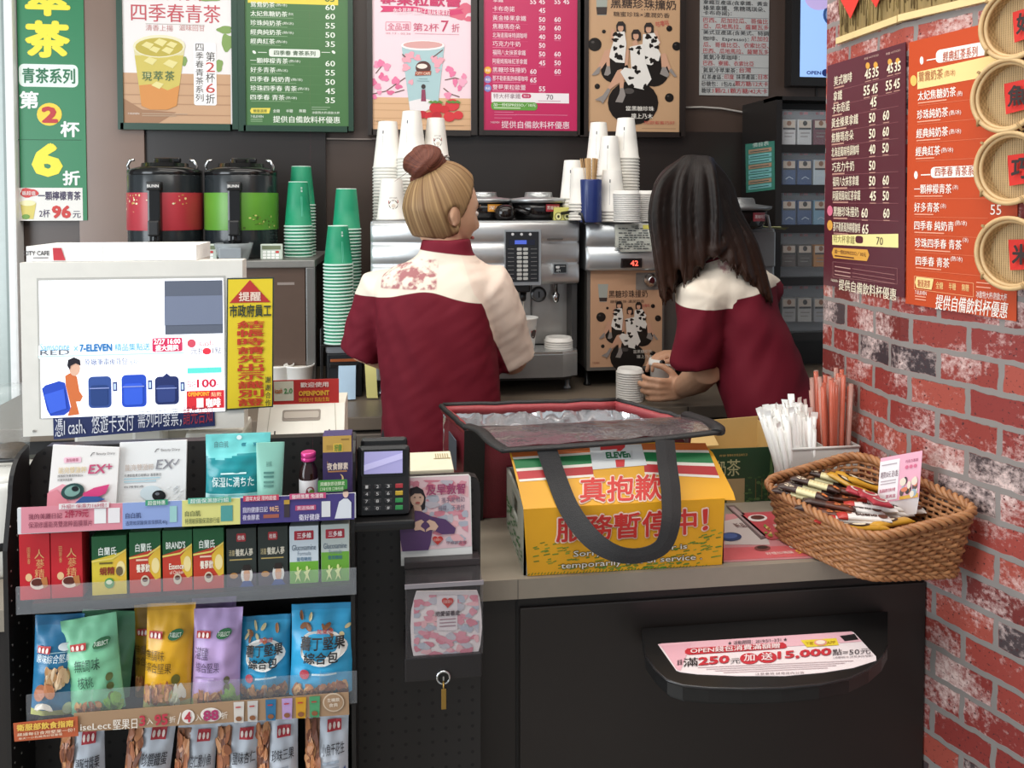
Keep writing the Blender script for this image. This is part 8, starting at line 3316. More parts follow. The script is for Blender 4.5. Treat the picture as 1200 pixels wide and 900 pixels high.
def sieve(cx, cy, r, ch, label):
	c = Px(WA + FN * .034, FN).pos(cx, cy)
	up = V((0, 0, 1))
	rt = up.cross(FN)
	Mx = Matrix((rt, up, FN)).transposed().to_4x4()
	Mx.translation = c - FN * .030
	o = thing('bamboo_sieve', label, 'sieve', c)
	mb = MB()
	for k in range(2):
		rr = r - k * .004
		pts = [Mx @ V((rr * math.cos(a_), rr * math.sin(a_), .03 - k * .006)) for a_ in [2 * math.pi * i / 48 for i in range(48)]]
		mb.tube(pts, .0036, bam, 8, closed=True)
	mb.build('rim', o, label='bamboo rim')
	mb = MB()
	rows = []
	for j in range(9):
		t = j / 8
		rows.append([Mx @ V((r * (1 - .12 * t ** 1.2) * math.cos(a_), r * (1 - .12 * t ** 1.2) * math.sin(a_), .028 - .024 * t)) for a_ in [2 * math.pi * i / 60 for i in range(60)]])
	mb.grid(rows, lambda i, j: bam if (i + j) % 2 else bam2, cyc=True)
	mb.build('side_weave', o, label='woven bamboo side')
	mb = MB()
	n = 26
	rb = r * .88
	for d_ in (0, 1):
		for k in range(n):
			s_ = -rb + 2 * rb * (k + .5) / n
			hl = math.sqrt(max(0, rb * rb - s_ * s_))
			if hl < .004:
				continue
			zz = .004 + .0012 * d_
			m_ = 8
			rows = []
			for i in range(m_ + 1):
				x = -hl + 2 * hl * i / m_
				w = 2 * rb / n * .36
				z2 = zz + .0008 * math.sin((i + k) * math.pi)
				rows.append([Mx @ (V((x, s_ - w, z2)) if d_ == 0 else V((s_ - w, x, z2))), Mx @ (V((x, s_ + w, z2)) if d_ == 0 else V((s_ + w, x, z2)))])
			mb.grid(rows, bam if d_ else bam2, smooth=False)
	mb.add([Mx @ V((rb * math.cos(a_), rb * math.sin(a_), .0028)) for a_ in [2 * math.pi * i / 40 for i in range(40)]], [list(range(40))], M('#8a6f4a', .7))
	mb.build('base_weave', o, label='woven bamboo bottom')
	mb = MB()
	for a_ in (.4, 2.4, 3.9, 5.2):
		p_ = Mx @ V((r * math.cos(a_), r * math.sin(a_), .03))
		mb.tube([p_ + FN * .006 + up * .004, p_ - FN * .0 + V((rt * math.cos(a_) + up * math.sin(a_)) * .007), p_ - FN * .02 + V((rt * math.cos(a_) + up * math.sin(a_)) * .002)], .0022, bam2, 6)
	mb.build('rim_binding', o)
	# red paper
	mb = MB()
	s2 = r * .50
	pr_, off = [], r * .20
	cor = [V((-s2 * .9 + off, s2 * .75, .012)), V((s2 * .95 + off, s2 * .85, .020)), V((s2 * .95 + off, -s2 * .8, .020)), V((-s2 * .75 + off, -s2 * 1.0, .012))]
	mb.prism([Mx @ p_ for p_ in cor], FN * .0008, M('#d2332c', .5, var=.04))
	Q_ = Quad(Mx @ V((-s2 * .8 + off, s2 * .8, .022)), Mx @ V((s2 * .95 + off, s2 * .85, .022)), Mx @ V((-s2 * .8 + off, -s2 * .85, .022)), 100, 100)
	Q_.n = FN
	Q_.text(mb, ch, 22, 16, 84, 88, P('#2a1a18'), 0, .03)
	mb.build('red_paper', o, label='red paper with a brush character')

dW = lambda cx, cy: (SVP.pos(cx, cy) - CAM).dot(FWD)
for cx, cy, r_px, ch, lab in ((1187, 27, 42, '好', 'topmost bamboo sieve on the brick column, cut by the frame'), (1177, 112, 42, '魚', 'second bamboo sieve from the top with red paper'), (1181, 197, 42, '巧', 'third bamboo sieve from the top, overlapping the orange menu'), (1182, 297, 42, '米', 'lowest bamboo sieve with red paper')):
	sieve(cx, cy, r_px * dW(cx, cy) / 1000 * .96, ch, lab)
# straw mat
mat_o = thing('straw_mat', 'hanging straw mat with a pale wooden edge at the top of the brick column', 'mat', SVP.pos(1050, 20, .01))
SM = Px(WC, SN)
mb = MB()
a0, a1 = SM.pos(987, 44, .004), SM.pos(1056, 30, .004)
e0, e1 = SVP.pos(1058, 30, .004), SVP.pos(1172, 0, .004)
mats_ = M('#8a7448', .8, var=.35, vs_=120, stretch=(1, 1, .12), bump=.6, bs=200)
edge = M('#dcc38c', .6, var=.08)
zlow = 1.5 + .0
zA = SM.pos(987, 44).z
for p0_, p1_, nrm in ((SM.pos(987, 40, 0), SM.pos(1057, 26, 0), SN), (SVP.pos(1058, 26, 0), SVP.pos(1190, 0, 0), FN)):
	z0_ = zA
	A_ = V((p0_.x, p0_.y, z0_))
	B1 = V((p1_.x, p1_.y, z0_))
	mb.prism([A_, B1, B1 + V((0, 0, .5)), A_ + V((0, 0, .5))], nrm * .006, mats_)
	q = random.Random(7)
	L_ = (B1 - A_).length
	d = (B1 - A_).normalized()
	for k in range(int(L_ / .0016)):
		s_ = q.uniform(.0, L_)
		z1_ = q.uniform(.0, .09)
		p_ = A_ + d * s_ + nrm * .007
		mb.tube([p_ + V((0, 0, z1_)), p_ + d * q.uniform(-.006, .006) + nrm * q.uniform(0, .004) + V((0, 0, z1_ + q.uniform(.03, .09)))], q.uniform(.0006, .0012), (M('#8f7a4c', .8), M('#6f5a36', .8), M('#b29a64', .8))[k % 3], 4)
mb.build('straw', mat_o, label='shaggy dry straw')
mb = MB()
for p0_, p1_, nrm in ((SM.pos(985, 44, 0), SM.pos(1057, 26, 0), SN), (SVP.pos(1057, 26, 0), SVP.pos(1190, 0, 0), FN)):
	A_ = V((p0_.x, p0_.y, zA - .012))
	B1 = V((p1_.x, p1_.y, zA - .012))
	mb.prism([A_, B1, B1 + V((0, 0, .012)), A_ + V((0, 0, .012))], nrm * .010, edge)
mb.build('edge_strip', mat_o, label='pale wooden edge strip')
# red paper pennants hanging in front of the mat
for px, w, vb, lab in ((997, 12, 22, 'larger red paper pennant hanging in front of the straw mat'), (1027, 6, 9, 'smaller red paper pennant to the right of the larger one')):
	S_ = Px(WC - V((.016, 0, 0)), SN)
	mb = MB()
	mb.prism([S_.pos(px - w, -40), S_.pos(px + w, -42), S_.pos(px + w * .95, -4), S_.pos(px, vb), S_.pos(px - w * .95, 0)], SN * .001, M('#d8392e', .5, var=.04))
	mb.build('pennant', label=lab, cat='pennant')

# ================================================================== the two clerks
skin = M('#d9ab8c', .5, var=.05, vs_=30)
skin2 = M('#c99a7c', .5, var=.05, vs_=30)

def ell_mesh(mb, c, r, mat, Mx=None, n=20, m=14):
	rows = [[(V(c) + V((r[0] * math.sin(math.pi * (j + .02) / (m + .04)) * math.cos(2 * math.pi * i / n), r[1] * math.sin(math.pi * (j + .02) / (m + .04)) * math.sin(2 * math.pi * i / n), r[2] * math.cos(math.pi * (j + .02) / (m + .04))))) for i in range(n)] for j in range(m + 1)]
	if Mx:
		rows = [[Mx @ p for p in r_] for r_ in rows]
	mb.grid(rows, mat, cyc=True)
	mb.add(rows[0], [list(range(n))], mat)
	mb.add(rows[-1], [list(range(n))[::-1]], mat)

def head_shape(d):
	"""skull and face as a radial surface: unit direction (x right, y forward, z up) -> point"""
	x, y, z = d
	p = V((x * .073, y * .092, z * .112))
	if p.z < -.01:
		t = min(1, (-.01 - p.z) / .1)
		p.x *= 1 - .38 * t ** 1.3
		p.y = p.y * (1 - .10 * t) + .018 * t
	g = lambda cx, cz, sx, sz: math.exp(-((p.x - cx) / sx) ** 2 - ((p.z - cz) / sz) ** 2) if y > 0 else 0
	p.y += .020 * g(0, -.028, .011, .016) + .011 * g(0, -.008, .007, .022)
	p.y -= .009 * (g(.030, .004, .014, .011) + g(-.030, .004, .014, .011))
	p.y += .005 * g(0, .026, .045, .012)
	p.y += .007 * g(0, -.062, .018, .007) + .004 * g(0, -.052, .014, .004) + .010 * g(0, -.096, .02, .014)
	p.y += .004 * (g(.042, -.028, .016, .018) + g(-.042, -.028, .016, .018))
	return p

def head_mesh(mb, Mx, mat, n=64, m=48):
	rows = []
	for j in range(m + 1):
		th = math.pi * (j + .05) / (m + .1)
		rows.append([Mx @ head_shape((math.sin(th) * math.cos(a_), math.sin(th) * math.sin(a_), math.cos(th))) for a_ in [2 * math.pi * i / n for i in range(n)]])
	mb.grid(rows, mat, cyc=True)
	mb.add(rows[0], [list(range(n))], mat)
	mb.add(rows[-1], [list(range(n))[::-1]], mat)
	for s_ in (-1, 1):                                   # ears
		Me = Mx @ T(s_ * .073, -.006, -.012) @ rotz(s_ * .35) @ Matrix.Rotation(.15, 4, 'X')
		ell_mesh(mb, (0, 0, .004), (.007, .017, .026), mat, Me)
		ell_mesh(mb, (0, .003, -.018), (.006, .010, .012), mat, Me)

def hand(mb, W, f, s, n, mat, curl, thumb, sc=1.0):
	"""palm with five fingers: W wrist, f towards the fingers, s towards the thumb, n out of the palm"""
	f, s, n = V(f).normalized(), V(s), V(n)
	s = (s - f * s.dot(f)).normalized()
	n = (n - f * n.dot(f) - s * n.dot(s)).normalized()
	k = sc
	for i in range(4):
		off = .027 - .018 * i
		mb.tube([W + s * off * .55 * k, W + f * .035 * k + s * off * .8 * k, W + f * (.085 - .004 * abs(i - 1)) * k + s * off * k], [.0125 * k, .013 * k, .0105 * k], mat, 10, round_ends=True)
		p = W + f * (.083 - .004 * abs(i - 1)) * k + s * off * k
		a_ = 0
		pts = [p]
		for L_, c in zip(((.036, .022, .017), (.041, .026, .018), (.038, .024, .018), (.029, .018, .016))[i], curl):
			a_ += c
			d = f * math.cos(a_) + n * math.sin(a_) + s * (.06 * (1.5 - i))
			p = p + d.normalized() * L_ * k
			pts.append(p)
		mb.tube(pts, [.0098 * k, .0088 * k, .0082 * k, .007 * k], mat, 10, round_ends=True)
	p = W + f * .022 * k + s * .022 * k
	pts = [p]
	for (cf, cs_, cn), L_ in zip(thumb, (.036, .03, .025)):
		p = p + (f * cf + s * cs_ + n * cn).normalized() * L_ * k
		pts.append(p)
	mb.tube(pts, [.014 * k, .0115 * k, .010 * k, .0085 * k], mat, 10, round_ends=True)
	return pts

def loft(mb, rings, mat, Mx=None, n=40, pw=2.4):
	"""closed superelliptic tube; ring = (centre, half width, half depth, side vector, front vector)"""
	rows = []
	for c, a_, b_, X, Y in rings:
		r_ = []
		for i in range(n):
			t = 2 * math.pi * i / n
			cx, sx = math.cos(t), math.sin(t)
			r_.append(V(c) + X * (a_ * math.copysign(abs(cx) ** (2 / pw), cx)) + Y * (b_ * math.copysign(abs(sx) ** (2 / pw), sx)))
		rows.append(r_)
	mb.grid(rows, mat, cyc=True)
	mb.add(rows[0], [list(range(n))[::-1]], mat)
	mb.add(rows[-1], [list(range(n))], mat)

def shirt_material(name, mark=0.5):
	m = bpy.data.materials.new(name)
	m.use_nodes = True
	nt = m.node_tree
	N, L = nt.nodes.new, nt.links.new
	b = nt.nodes['Principled BSDF']
	b.inputs['Roughness'].default_value = .75
	b.inputs['Specular IOR Level'].default_value = .25

	def attr(nm):
		a_ = N('ShaderNodeAttribute')
		a_.attribute_name = nm
		return a_.outputs['Fac']

	def step(src, lo, hi):
		r_ = N('ShaderNodeMapRange')
		r_.inputs['From Min'].default_value = lo
		r_.inputs['From Max'].default_value = hi
		L(src, r_.inputs[0])
		return r_.outputs[0]

	def mix(fac, c0, c1):
		x = N('ShaderNodeMix')
		x.data_type = 'RGBA'
		L(fac, x.inputs[0])
		for i, c in ((6, c0), (7, c1)):
			if isinstance(c, str):
				x.inputs[i].default_value = lin(c)
			else:
				L(c, x.inputs[i])
		return x.outputs[2]
	tc = N('ShaderNodeTexCoord')
	nz = N('ShaderNodeTexNoise')
	nz.inputs['Scale'].default_value = 75
	nz.inputs['Detail'].default_value = 5
	L(tc.outputs['Object'], nz.inputs['Vector'])
	nz2 = N('ShaderNodeTexNoise')
	nz2.inputs['Scale'].default_value = 24
	L(tc.outputs['Object'], nz2.inputs['Vector'])
	ad = N('ShaderNodeMath')
	ad.operation = 'MULTIPLY_ADD'
	L(nz.outputs[0], ad.inputs[0])
	ad.inputs[1].default_value = .6
	L(nz2.outputs[0], ad.inputs[2])
	blot = step(ad.outputs[0], .72, .86)
	mm = N('ShaderNodeMath')
	mm.operation = 'MULTIPLY'
	L(step(attr('mark'), -.002, .002), mm.inputs[0])
	L(blot, mm.inputs[1])
	m2 = N('ShaderNodeMath')
	m2.operation = 'MULTIPLY'
	L(mm.outputs[0], m2.inputs[0])
	m2.inputs[1].default_value = mark
	yoke = mix(m2.outputs[0], '#ece0cf', '#96304a')
	sl_ = mix(step(attr('sleeve'), -.001, .001), yoke, '#ecd8c8')
	col = mix(step(attr('yoke'), -.0008, .0008), '#6c1526', sl_)
	col2 = mix(step(attr('collar'), -.001, .001), col, '#741a2c')
	L(col2, b.inputs['Base Color'])
	nb = N('ShaderNodeTexNoise')
	nb.inputs['Scale'].default_value = 700
	L(tc.outputs['Object'], nb.inputs['Vector'])
	bp = N('ShaderNodeBump')
	bp.inputs['Strength'].default_value = .08
	bp.inputs['Distance'].default_value = .002
	L(nb.outputs[0], bp.inputs['Height'])
	L(bp.outputs[0], b.inputs['Normal'])
	return m

def hair_material(name, c0, c1, c2=None):
	m = bpy.data.materials.new(name)
	m.use_nodes = True
	nt = m.node_tree
	N, L = nt.nodes.new, nt.links.new
	b = nt.nodes['Principled BSDF']
	b.inputs['Roughness'].default_value = .5
	b.inputs['Specular IOR Level'].default_value = .25
	at = N('ShaderNodeAttribute')
	at.attribute_name = 'strand'
	a2 = N('ShaderNodeAttribute')
	a2.attribute_name = 'along'
	nz = N('ShaderNodeTexNoise')
	nz.noise_dimensions = '1D'
	nz.inputs['Scale'].default_value = 1
	nz.inputs['Detail'].default_value = 4
	L(at.outputs['Fac'], nz.inputs['W'])
	r_ = N('ShaderNodeMapRange')
	r_.inputs['From Min'].default_value = .3
	r_.inputs['From Max'].default_value = .7
	L(nz.outputs[0], r_.inputs[0])
	x = N('ShaderNodeMix')
	x.data_type = 'RGBA'
	L(r_.outputs[0], x.inputs[0])
	x.inputs[6].default_value = lin(c0)
	x.inputs[7].default_value = lin(c1)
	y = N('ShaderNodeMix')
	y.data_type = 'RGBA'
	L(a2.outputs['Fac'], y.inputs[0])
	L(x.outputs[2], y.inputs[6])
	y.inputs[7].default_value = lin(c2 or c1)
	L(y.outputs[2], b.inputs['Base Color'])
	bp = N('ShaderNodeBump')
	bp.inputs['Strength'].default_value = .5
	bp.inputs['Distance'].default_value = .002
	L(nz.outputs[0], bp.inputs['Height'])
	L(bp.outputs[0], b.inputs['Normal'])
	return m

def skin_build(mb, voxel, name, parent, mat, sm=3, post=None, attrs=None, label=None):
	vs_, fs, ns = remesh(mb, voxel, sm)
	if post:
		vs_ = [post(p, n) for p, n in zip(vs_, ns)]
	o = MB()
	o.add(vs_, fs, mat, True)
	for k, fn in (attrs or {}).items():
		o.attr[k] = [fn(p) for p in vs_]
	return o.build(name, parent, label=label)

Z = V((0, 0, 1))
trou = M('#1d1c20', .8, var=.1)
shoe = M('#161516', .5)

def legs(root, hip, X, Y, w, foot=.0):
	"""dark trousers and shoes under the shirt"""
	mb = MB()
	loft(mb, [(hip + Z * .06, w * .95, .105, X, Y), (hip - Z * .02, w, .115, X, Y), (hip - Z * .10, w * .98, .11, X, Y)], trou)
	for s_ in (-1, 1):
		p = hip + X * (s_ * w * .5)
		mb.tube([p - Z * .02, p - Z * .12, V((p.x, p.y, hip.z * .52)) + Y * .015, V((p.x, p.y, .28)) - Y * .01, V((p.x, p.y, .07))], [.08, .082, .062, .055, .05], trou, 20, round_ends=True)
	skin_build(mb, .012, 'trousers', root, trou, 4, label='dark trousers')
	for s_ in (-1, 1):
		p = hip + X * (s_ * w * .5)
		mb = MB()
		a_, b_ = V((p.x, p.y, .028)) - Y * .06, V((p.x, p.y, .026)) + Y * .15
		mb.tube([a_, a_.lerp(b_, .4) + Z * .014, a_.lerp(b_, .75) + Z * .004, b_], [.034, .043, .04, .032], shoe, 16, flat=.6, up=Z, round_ends=True)
		mb.build('shoe', root, label='dark shoe')

# ------------------------------------------------------------------ clerk with the hair bun
d1 = 2.13
K = d1 / 1000
O = pd(513, 500, d1)
yaw = -.17
X1 = V((math.cos(yaw), math.sin(yaw), 0))
Y1v = V((-math.sin(yaw), math.cos(yaw), 0))
lz = lambda py_x: pd(513, py_x, d1).z
base1 = V((O.x, O.y, 0))
w1 = thing('person', 'clerk with a blonde bun in a maroon and cream shirt, back turned, working at the coffee machine', 'person', base1)
w1['label'] = 'clerk with a blonde bun, maroon shirt with cream yoke, at the coffee machine'
at1 = lambda px, py, dd=0.0: pd(px, py, d1 + dd)
neck = at1(522, 296, .0)
hc = at1(519, 246, .02)
shL, shR = at1(449, 338, .03), at1(566, 334, -.005)
elL, elR = at1(427, 410, .10), at1(601, 424, .10)
haL, haR = at1(520, 440, .34), at1(606, 404, .36)
# body: head, neck, arms and hands in one skin
mb = MB()
hyaw = -1.12
Hx = T(hc) @ rotz(hyaw) @ Matrix.Rotation(-.16, 4, 'X')
head_mesh(mb, Hx, skin)
mb.tube([hc - Z * .05 - Y1v * .012, hc - Z * .10 - Y1v * .014, neck - Z * .03], [.05, .05, .058], skin, 20)
loft(mb, [(neck - Z * .03, .05, .045, X1, Y1v), (neck - Z * .12, .105, .06, X1, Y1v), (neck - Z * .35, .105, .07, X1, Y1v), (V((O.x, O.y, .9)), .12, .085, X1, Y1v), (V((O.x, O.y, .8)), .13, .09, X1, Y1v)], skin)
for sh, el, ha, tl_ in ((shL, elL, haL, 1), (shR, elR, haR, -1)):
	mb.tube([sh - Z * .012, sh.lerp(el, .5), el, el.lerp(ha, .3), el.lerp(ha, .7), ha], [.036, .038, .038, .039, .033, .025], skin, 16, round_ends=True)
	f_ = (ha - el).normalized()
	hand(mb, ha - f_ * .01, f_, Z, X1 * tl_, skin, (.45, .5, .4), ((.5, .7, .5), (.8, .3, .5), (.9, .1, .4)), .92)
skin_build(mb, .0042, 'body', w1, skin, 2, label='bare skin')
# eyes and mouth
for s_ in (-1, 1):
	mb = MB()
	ell_mesh(mb, (s_ * .030, .077, .003), (.012, .008, .007), M('#e9e4df', .2), Hx)
	ell_mesh(mb, (s_ * .030, .0825, .003), (.005, .004, .005), M('#2a1c16', .15), Hx)
	mb.build('eye', w1)
	mb = MB()
	mb.tube([Hx @ V((s_ * .016, .091, .021)), Hx @ V((s_ * .030, .089, .025)), Hx @ V((s_ * .045, .078, .020))], [.002, .003, .0015], M('#5a4030', .6), 6)
	mb.build('eyebrow', w1)
mb = MB()
mb.tube([Hx @ V((-.02, .086, -.058)), Hx @ V((0, .0985, -.0575)), Hx @ V((.02, .086, -.058))], [.002, .0055, .002], M('#b8605c', .4), 8, flat=.8)
mb.build('lips', w1)

# shirt
mb = MB()
waist = lambda py_x, dx=0: at1(514 + dx, py_x, 0)
rings = []
for py_x, a_, b_, dx in ((560, .155, .115, 4), (500, .150, .115, 3), (450, .147, .112, 1), (410, .146, .110, -2), (375, .148, .108, -4), (345, .150, .100, -4), (325, .146, .088, -1), (311, .115, .072, 4), (303, .082, .062, 8), (296, .066, .062, 9), (280, .060, .062, 9)):
	rings.append((waist(py_x, dx), a_, b_, X1, Y1v))
loft(mb, rings, skin, pw=2.5)
hL, hR = at1(424, 413, .085), at1(601, 420, .085)
mb.tube([shL + V((.03, 0, .0)), shL + V((0, 0, -.005)), shL.lerp(hL, .5) + V((-.004, 0, 0)), hL], [.055, .066, .062, .058], skin, 22, round_ends=False)
mb.tube([shR + V((-.035, 0, .0)), shR + V((0, 0, -.004)), shR.lerp(hR, .5) + V((.008, 0, .004)), hR], [.055, .068, .070, .068], skin, 22, round_ends=False)
collar_z = at1(522, 291).z

def fold1(p, n):
	q = V((p.x * 9, p.y * 9, p.z * 2.2))
	a_ = .013 * noise.noise(q) + .0055 * noise.noise(V((p.x * 24 + p.z * 11, p.y * 24, p.z * 5 + 4))) + .002 * noise.noise(V((p.x * 30 - p.z * 40, p.y * 40, p.z * 22)))
	if p.z > collar_z - .03:
		a_ *= .3
	# creases from the armpit
	return p + n * a_

def yoke1(p):
	l = (p - O).dot(X1)
	zb = lz(346) + .018 * math.exp(-((l + .02) / .07) ** 2) - .01 * max(0, l) / .1
	slv = (p - shR).dot((hR - shR).normalized()) if l > .06 else -1
	s2 = min(l - (.098 - .10 * (lz(340) - p.z)) - .0, 1)
	return max(p.z - zb, sleeve1(p))

def sleeve1(p):
	ax = (hR - shR).normalized()
	rel = p - shR
	r_ = (rel - ax * rel.dot(ax)).length
	l = (p - O).dot(X1)
	line = .093 + (lz(335) - p.z) * .38
	return min(l - line, .085 - r_) if p.z > lz(450) else -1

def mark1(p):
	l, f_ = (p - O).dot(X1), (p - O).dot(Y1v)
	if f_ > 0:
		return -1
	x0_, x1_ = (at1(451, 318) - O).dot(X1), (at1(517, 318) - O).dot(X1)
	return min(l - x0_, x1_ - l, p.z - lz(335), lz(302) - p.z)

SH1 = shirt_material('uniform_shirt_a', .8)
skin_build(mb, .0065, 'shirt', w1, SH1, 5, fold1, {'yoke': yoke1, 'sleeve': sleeve1, 'mark': mark1, 'collar': lambda p: p.z - lz(295) + .12 * (p - neck).dot(X1)}, label='maroon shirt with cream yoke and right sleeve')
legs(w1, V((O.x, O.y, .88)), X1, Y1v, .145)

# hair: a cap that follows the skull, gathered up into a bun
def hair_cap(Mx, mat, parent, crown, mask, thick=.014, lab=None, n=96, m=64):
	mb = MB()
	rows, st, al = [], [], []
	cdir = V(crown).normalized()
	e1 = cdir.orthogonal().normalized()
	e2 = cdir.cross(e1)
	for j in range(m + 1):
		th = math.pi * (j + .03) / (m + .06)
		r_ = []
		for i in range(n):
			a_ = 2 * math.pi * i / n
			d = V((math.sin(th) * math.cos(a_), math.sin(th) * math.sin(a_), math.cos(th)))
			k = mask(d)
			p = head_shape(d)
			w = math.atan2(d.dot(e2), d.dot(e1))
			nn = d.normalized()
			rip = .0004 * math.sin(w * 23 + 2 * math.sin(w * 5))
			p = p + nn * (thick * k - .016 * (1 - k) + rip * k)
			r_.append(Mx @ p)
			st.append(w * 9)
			al.append(max(0, min(1, (-d.z - .1) * .8)))
		rows.append(r_)
	mb.grid(rows, mat, cyc=True)
	mb.attr['strand'] = st
	mb.attr['along'] = al
	return mb, rows

def sstep(a_, b_, x):
	t = min(1, max(0, (x - a_) / (b_ - a_)))
	return t * t * (3 - 2 * t)

def mask1(d):
	# hair runs up from the nape; the face and the ears stay free
	face = sstep(.16, .30, d.y - .45 * max(0, d.z) + .25 * max(0, -d.z))
	low = sstep(-.74, -.60, d.z - .5 * max(0, d.y + .25))
	ear = sstep(.10, .26, math.hypot(d.y + .06, d.z + .16)) if abs(d.x) > .55 else 1
	return (1 - face) * low * (ear if d.y > -.4 else 1)

H1 = hair_material('blonde_hair', '#6b4d34', '#a88a62', '#5f4531')
mb, rows = hair_cap(Hx, H1, w1, (0, -.55, .83), mask1, .013)
mb.build('hair', w1, label='blonde hair combed up')
bc = at1(498, 191, -.01)
H1b = hair_material('bun_hair', '#4f2a24', '#7d4a38', '#5d342a')
mb = MB()
st = []
NB, MB_ = 48, 30
bx = T(bc) @ rotz(.3) @ Matrix.Rotation(-.25, 4, 'Y')
for j in range(MB_ + 1):
	th = math.pi * (j + .05) / (MB_ + .1)
	r_ = []
	for i in range(NB):
		a_ = 2 * math.pi * i / NB
		sw = a_ + th * 1.4
		k = 1 + .07 * math.sin(sw * 3) + .03 * math.sin(sw * 9)
		r_.append(bx @ V((.053 * k * math.sin(th) * math.cos(a_), .046 * k * math.sin(th) * math.sin(a_), .043 * k * math.cos(th))))
		st.append(sw * 6)
	(mb.grid([prev, r_], H1b, cyc=True) if j else None)
	if j:
		pass
	prev = r_
mb.v and None
mb.attr['strand'] = [0] * len(mb.v)
mb.attr['along'] = [.3] * len(mb.v)
mb.attr['strand'] = [((p - bc).normalized().dot(V((1, .3, 0))) * 9 + math.atan2((p - bc).x, (p - bc).z) * 6) for p in mb.v]
ringp = [at1(499, 211, .0) + V((.026 * math.cos(a_), .026 * math.sin(a_), .003 * math.sin(2 * a_))) for a_ in [2 * math.pi * i / 24 for i in range(24)]]
o0 = len(mb.v)
mb.tube(ringp, .014, H1b, 10, closed=True)
q = random.Random(2)
for k in range(9):
	p = bc + V((q.uniform(-.03, .03), q.uniform(-.02, .02), q.uniform(-.02, .03)))
	mb.tube([p, p + V((q.uniform(-.05, .04), 0, q.uniform(-.01, .02))), p + V((q.uniform(-.07, .03), q.uniform(-.02, .02), q.uniform(-.06, .0)))], [.0012, .0009, .0004], H1b, 5)
mb.attr['strand'] += [((p - bc).x + (p - bc).z) * 300 for p in mb.v[o0:]]
mb.attr['along'] += [.5] * (len(mb.v) - o0)
mb.build('hair_bun', w1, label='reddish brown hair bun')

# ------------------------------------------------------------------ long-haired clerk bending over the worktop
d2 = 2.10
at2 = lambda px, py, dd=0.0: pd(px, py, d2 + dd)
hip = at2(914, 505, .02)
nk = at2(842, 297, .05)
root2 = V((hip.x, hip.y, 0))
w2 = thing('person', 'clerk with long dark hair, maroon shirt with cream yoke, bending to hold a cup', 'person', root2)
sp = (nk - hip).normalized()
yaw2 = .42
X2 = V((math.cos(yaw2), math.sin(yaw2), 0))
X2 = (X2 - sp * X2.dot(sp)).normalized()
Y2 = sp.cross(X2).normalized()
if Y2.y < 0:
	Y2 = -Y2
hc2 = at2(813, 244, .08)
shL2, shR2 = at2(822, 346, -.03), at2(893, 338, .13)
elL2 = at2(828, 436, .02)
haL2 = at2(799, 455, .28)
elR2 = at2(868, 425, .22)
haR2 = at2(806, 417, .37)
mb = MB()
Hx2 = T(hc2) @ rotz(.95) @ Matrix.Rotation(-.42, 4, 'X')
head_mesh(mb, Hx2, skin2)
mb.tube([hc2 - Z * .04, hc2.lerp(nk, .6), nk - sp * .03], [.05, .05, .056], skin2, 20)
loft(mb, [(hip - sp * .02, .09, .07, X2, Y2), (hip.lerp(nk, .4), .085, .065, X2, Y2), (hip.lerp(nk, .8), .08, .055, X2, Y2), (nk - sp * .02, .05, .045, X2, Y2)], skin2)
mb.tube([shL2, shL2.lerp(elL2, .5), elL2, elL2.lerp(haL2, .35), elL2.lerp(haL2, .75), haL2], [.034, .037, .038, .040, .033, .026], skin2, 16, round_ends=True)
mb.tube([shR2, shR2.lerp(elR2, .5), elR2, elR2.lerp(haR2, .35), elR2.lerp(haR2, .75), haR2], [.034, .036, .038, .039, .032, .025], skin2, 16, round_ends=True)
cupc = pd(776, 467, 2.455)
cupc.z = BZ
cr_ = .036
fL = V((-1, -.12, .02))
hand(mb, haL2 + V((.004, -.01, 0)), fL, Z, V((0, 1, 0)), skin2, (.55, .75, .6), ((.5, .8, .3), (.75, .5, .4), (.8, .1, .6)), .92)
tp = hand(mb, haR2 + V((.006, .0, .002)), V((-1, .05, .04)), V((0, -1, 0)), V((0, 0, -1)), skin2, (.35, .55, .5), ((.75, .6, .1), (.9, .25, .25), (.95, -.05, .3)), .9)
skin_build(mb, .0042, 'body', w2, skin2, 2, label='bare skin')
mb = MB()
tdir = (tp[-1] - tp[-2]).normalized()
ell_mesh(mb, (0, 0, 0), (.0085, .0065, .006), M('#120f12', .1), T(tp[-1] + tdir * .002 + V((0, -.004, .004))) @ frame_from(tdir, (0, -.6, .8)))
mb.build('thumbnail', w2, label='black painted thumbnail')
for s_ in (-1, 1):
	mb = MB()
	ell_mesh(mb, (s_ * .030, .077, .003), (.012, .008, .007), M('#e9e4df', .2), Hx2)
	ell_mesh(mb, (s_ * .030, .0825, .003), (.005, .004, .005), M('#1a1210', .15), Hx2)
	mb.build('eye', w2)
mb = MB()
mb.tube([Hx2 @ V((-.02, .086, -.058)), Hx2 @ V((0, .0985, -.0575)), Hx2 @ V((.02, .086, -.058))], [.002, .0055, .002], M('#b0585a', .4), 8, flat=.8)
mb.build('lips', w2)

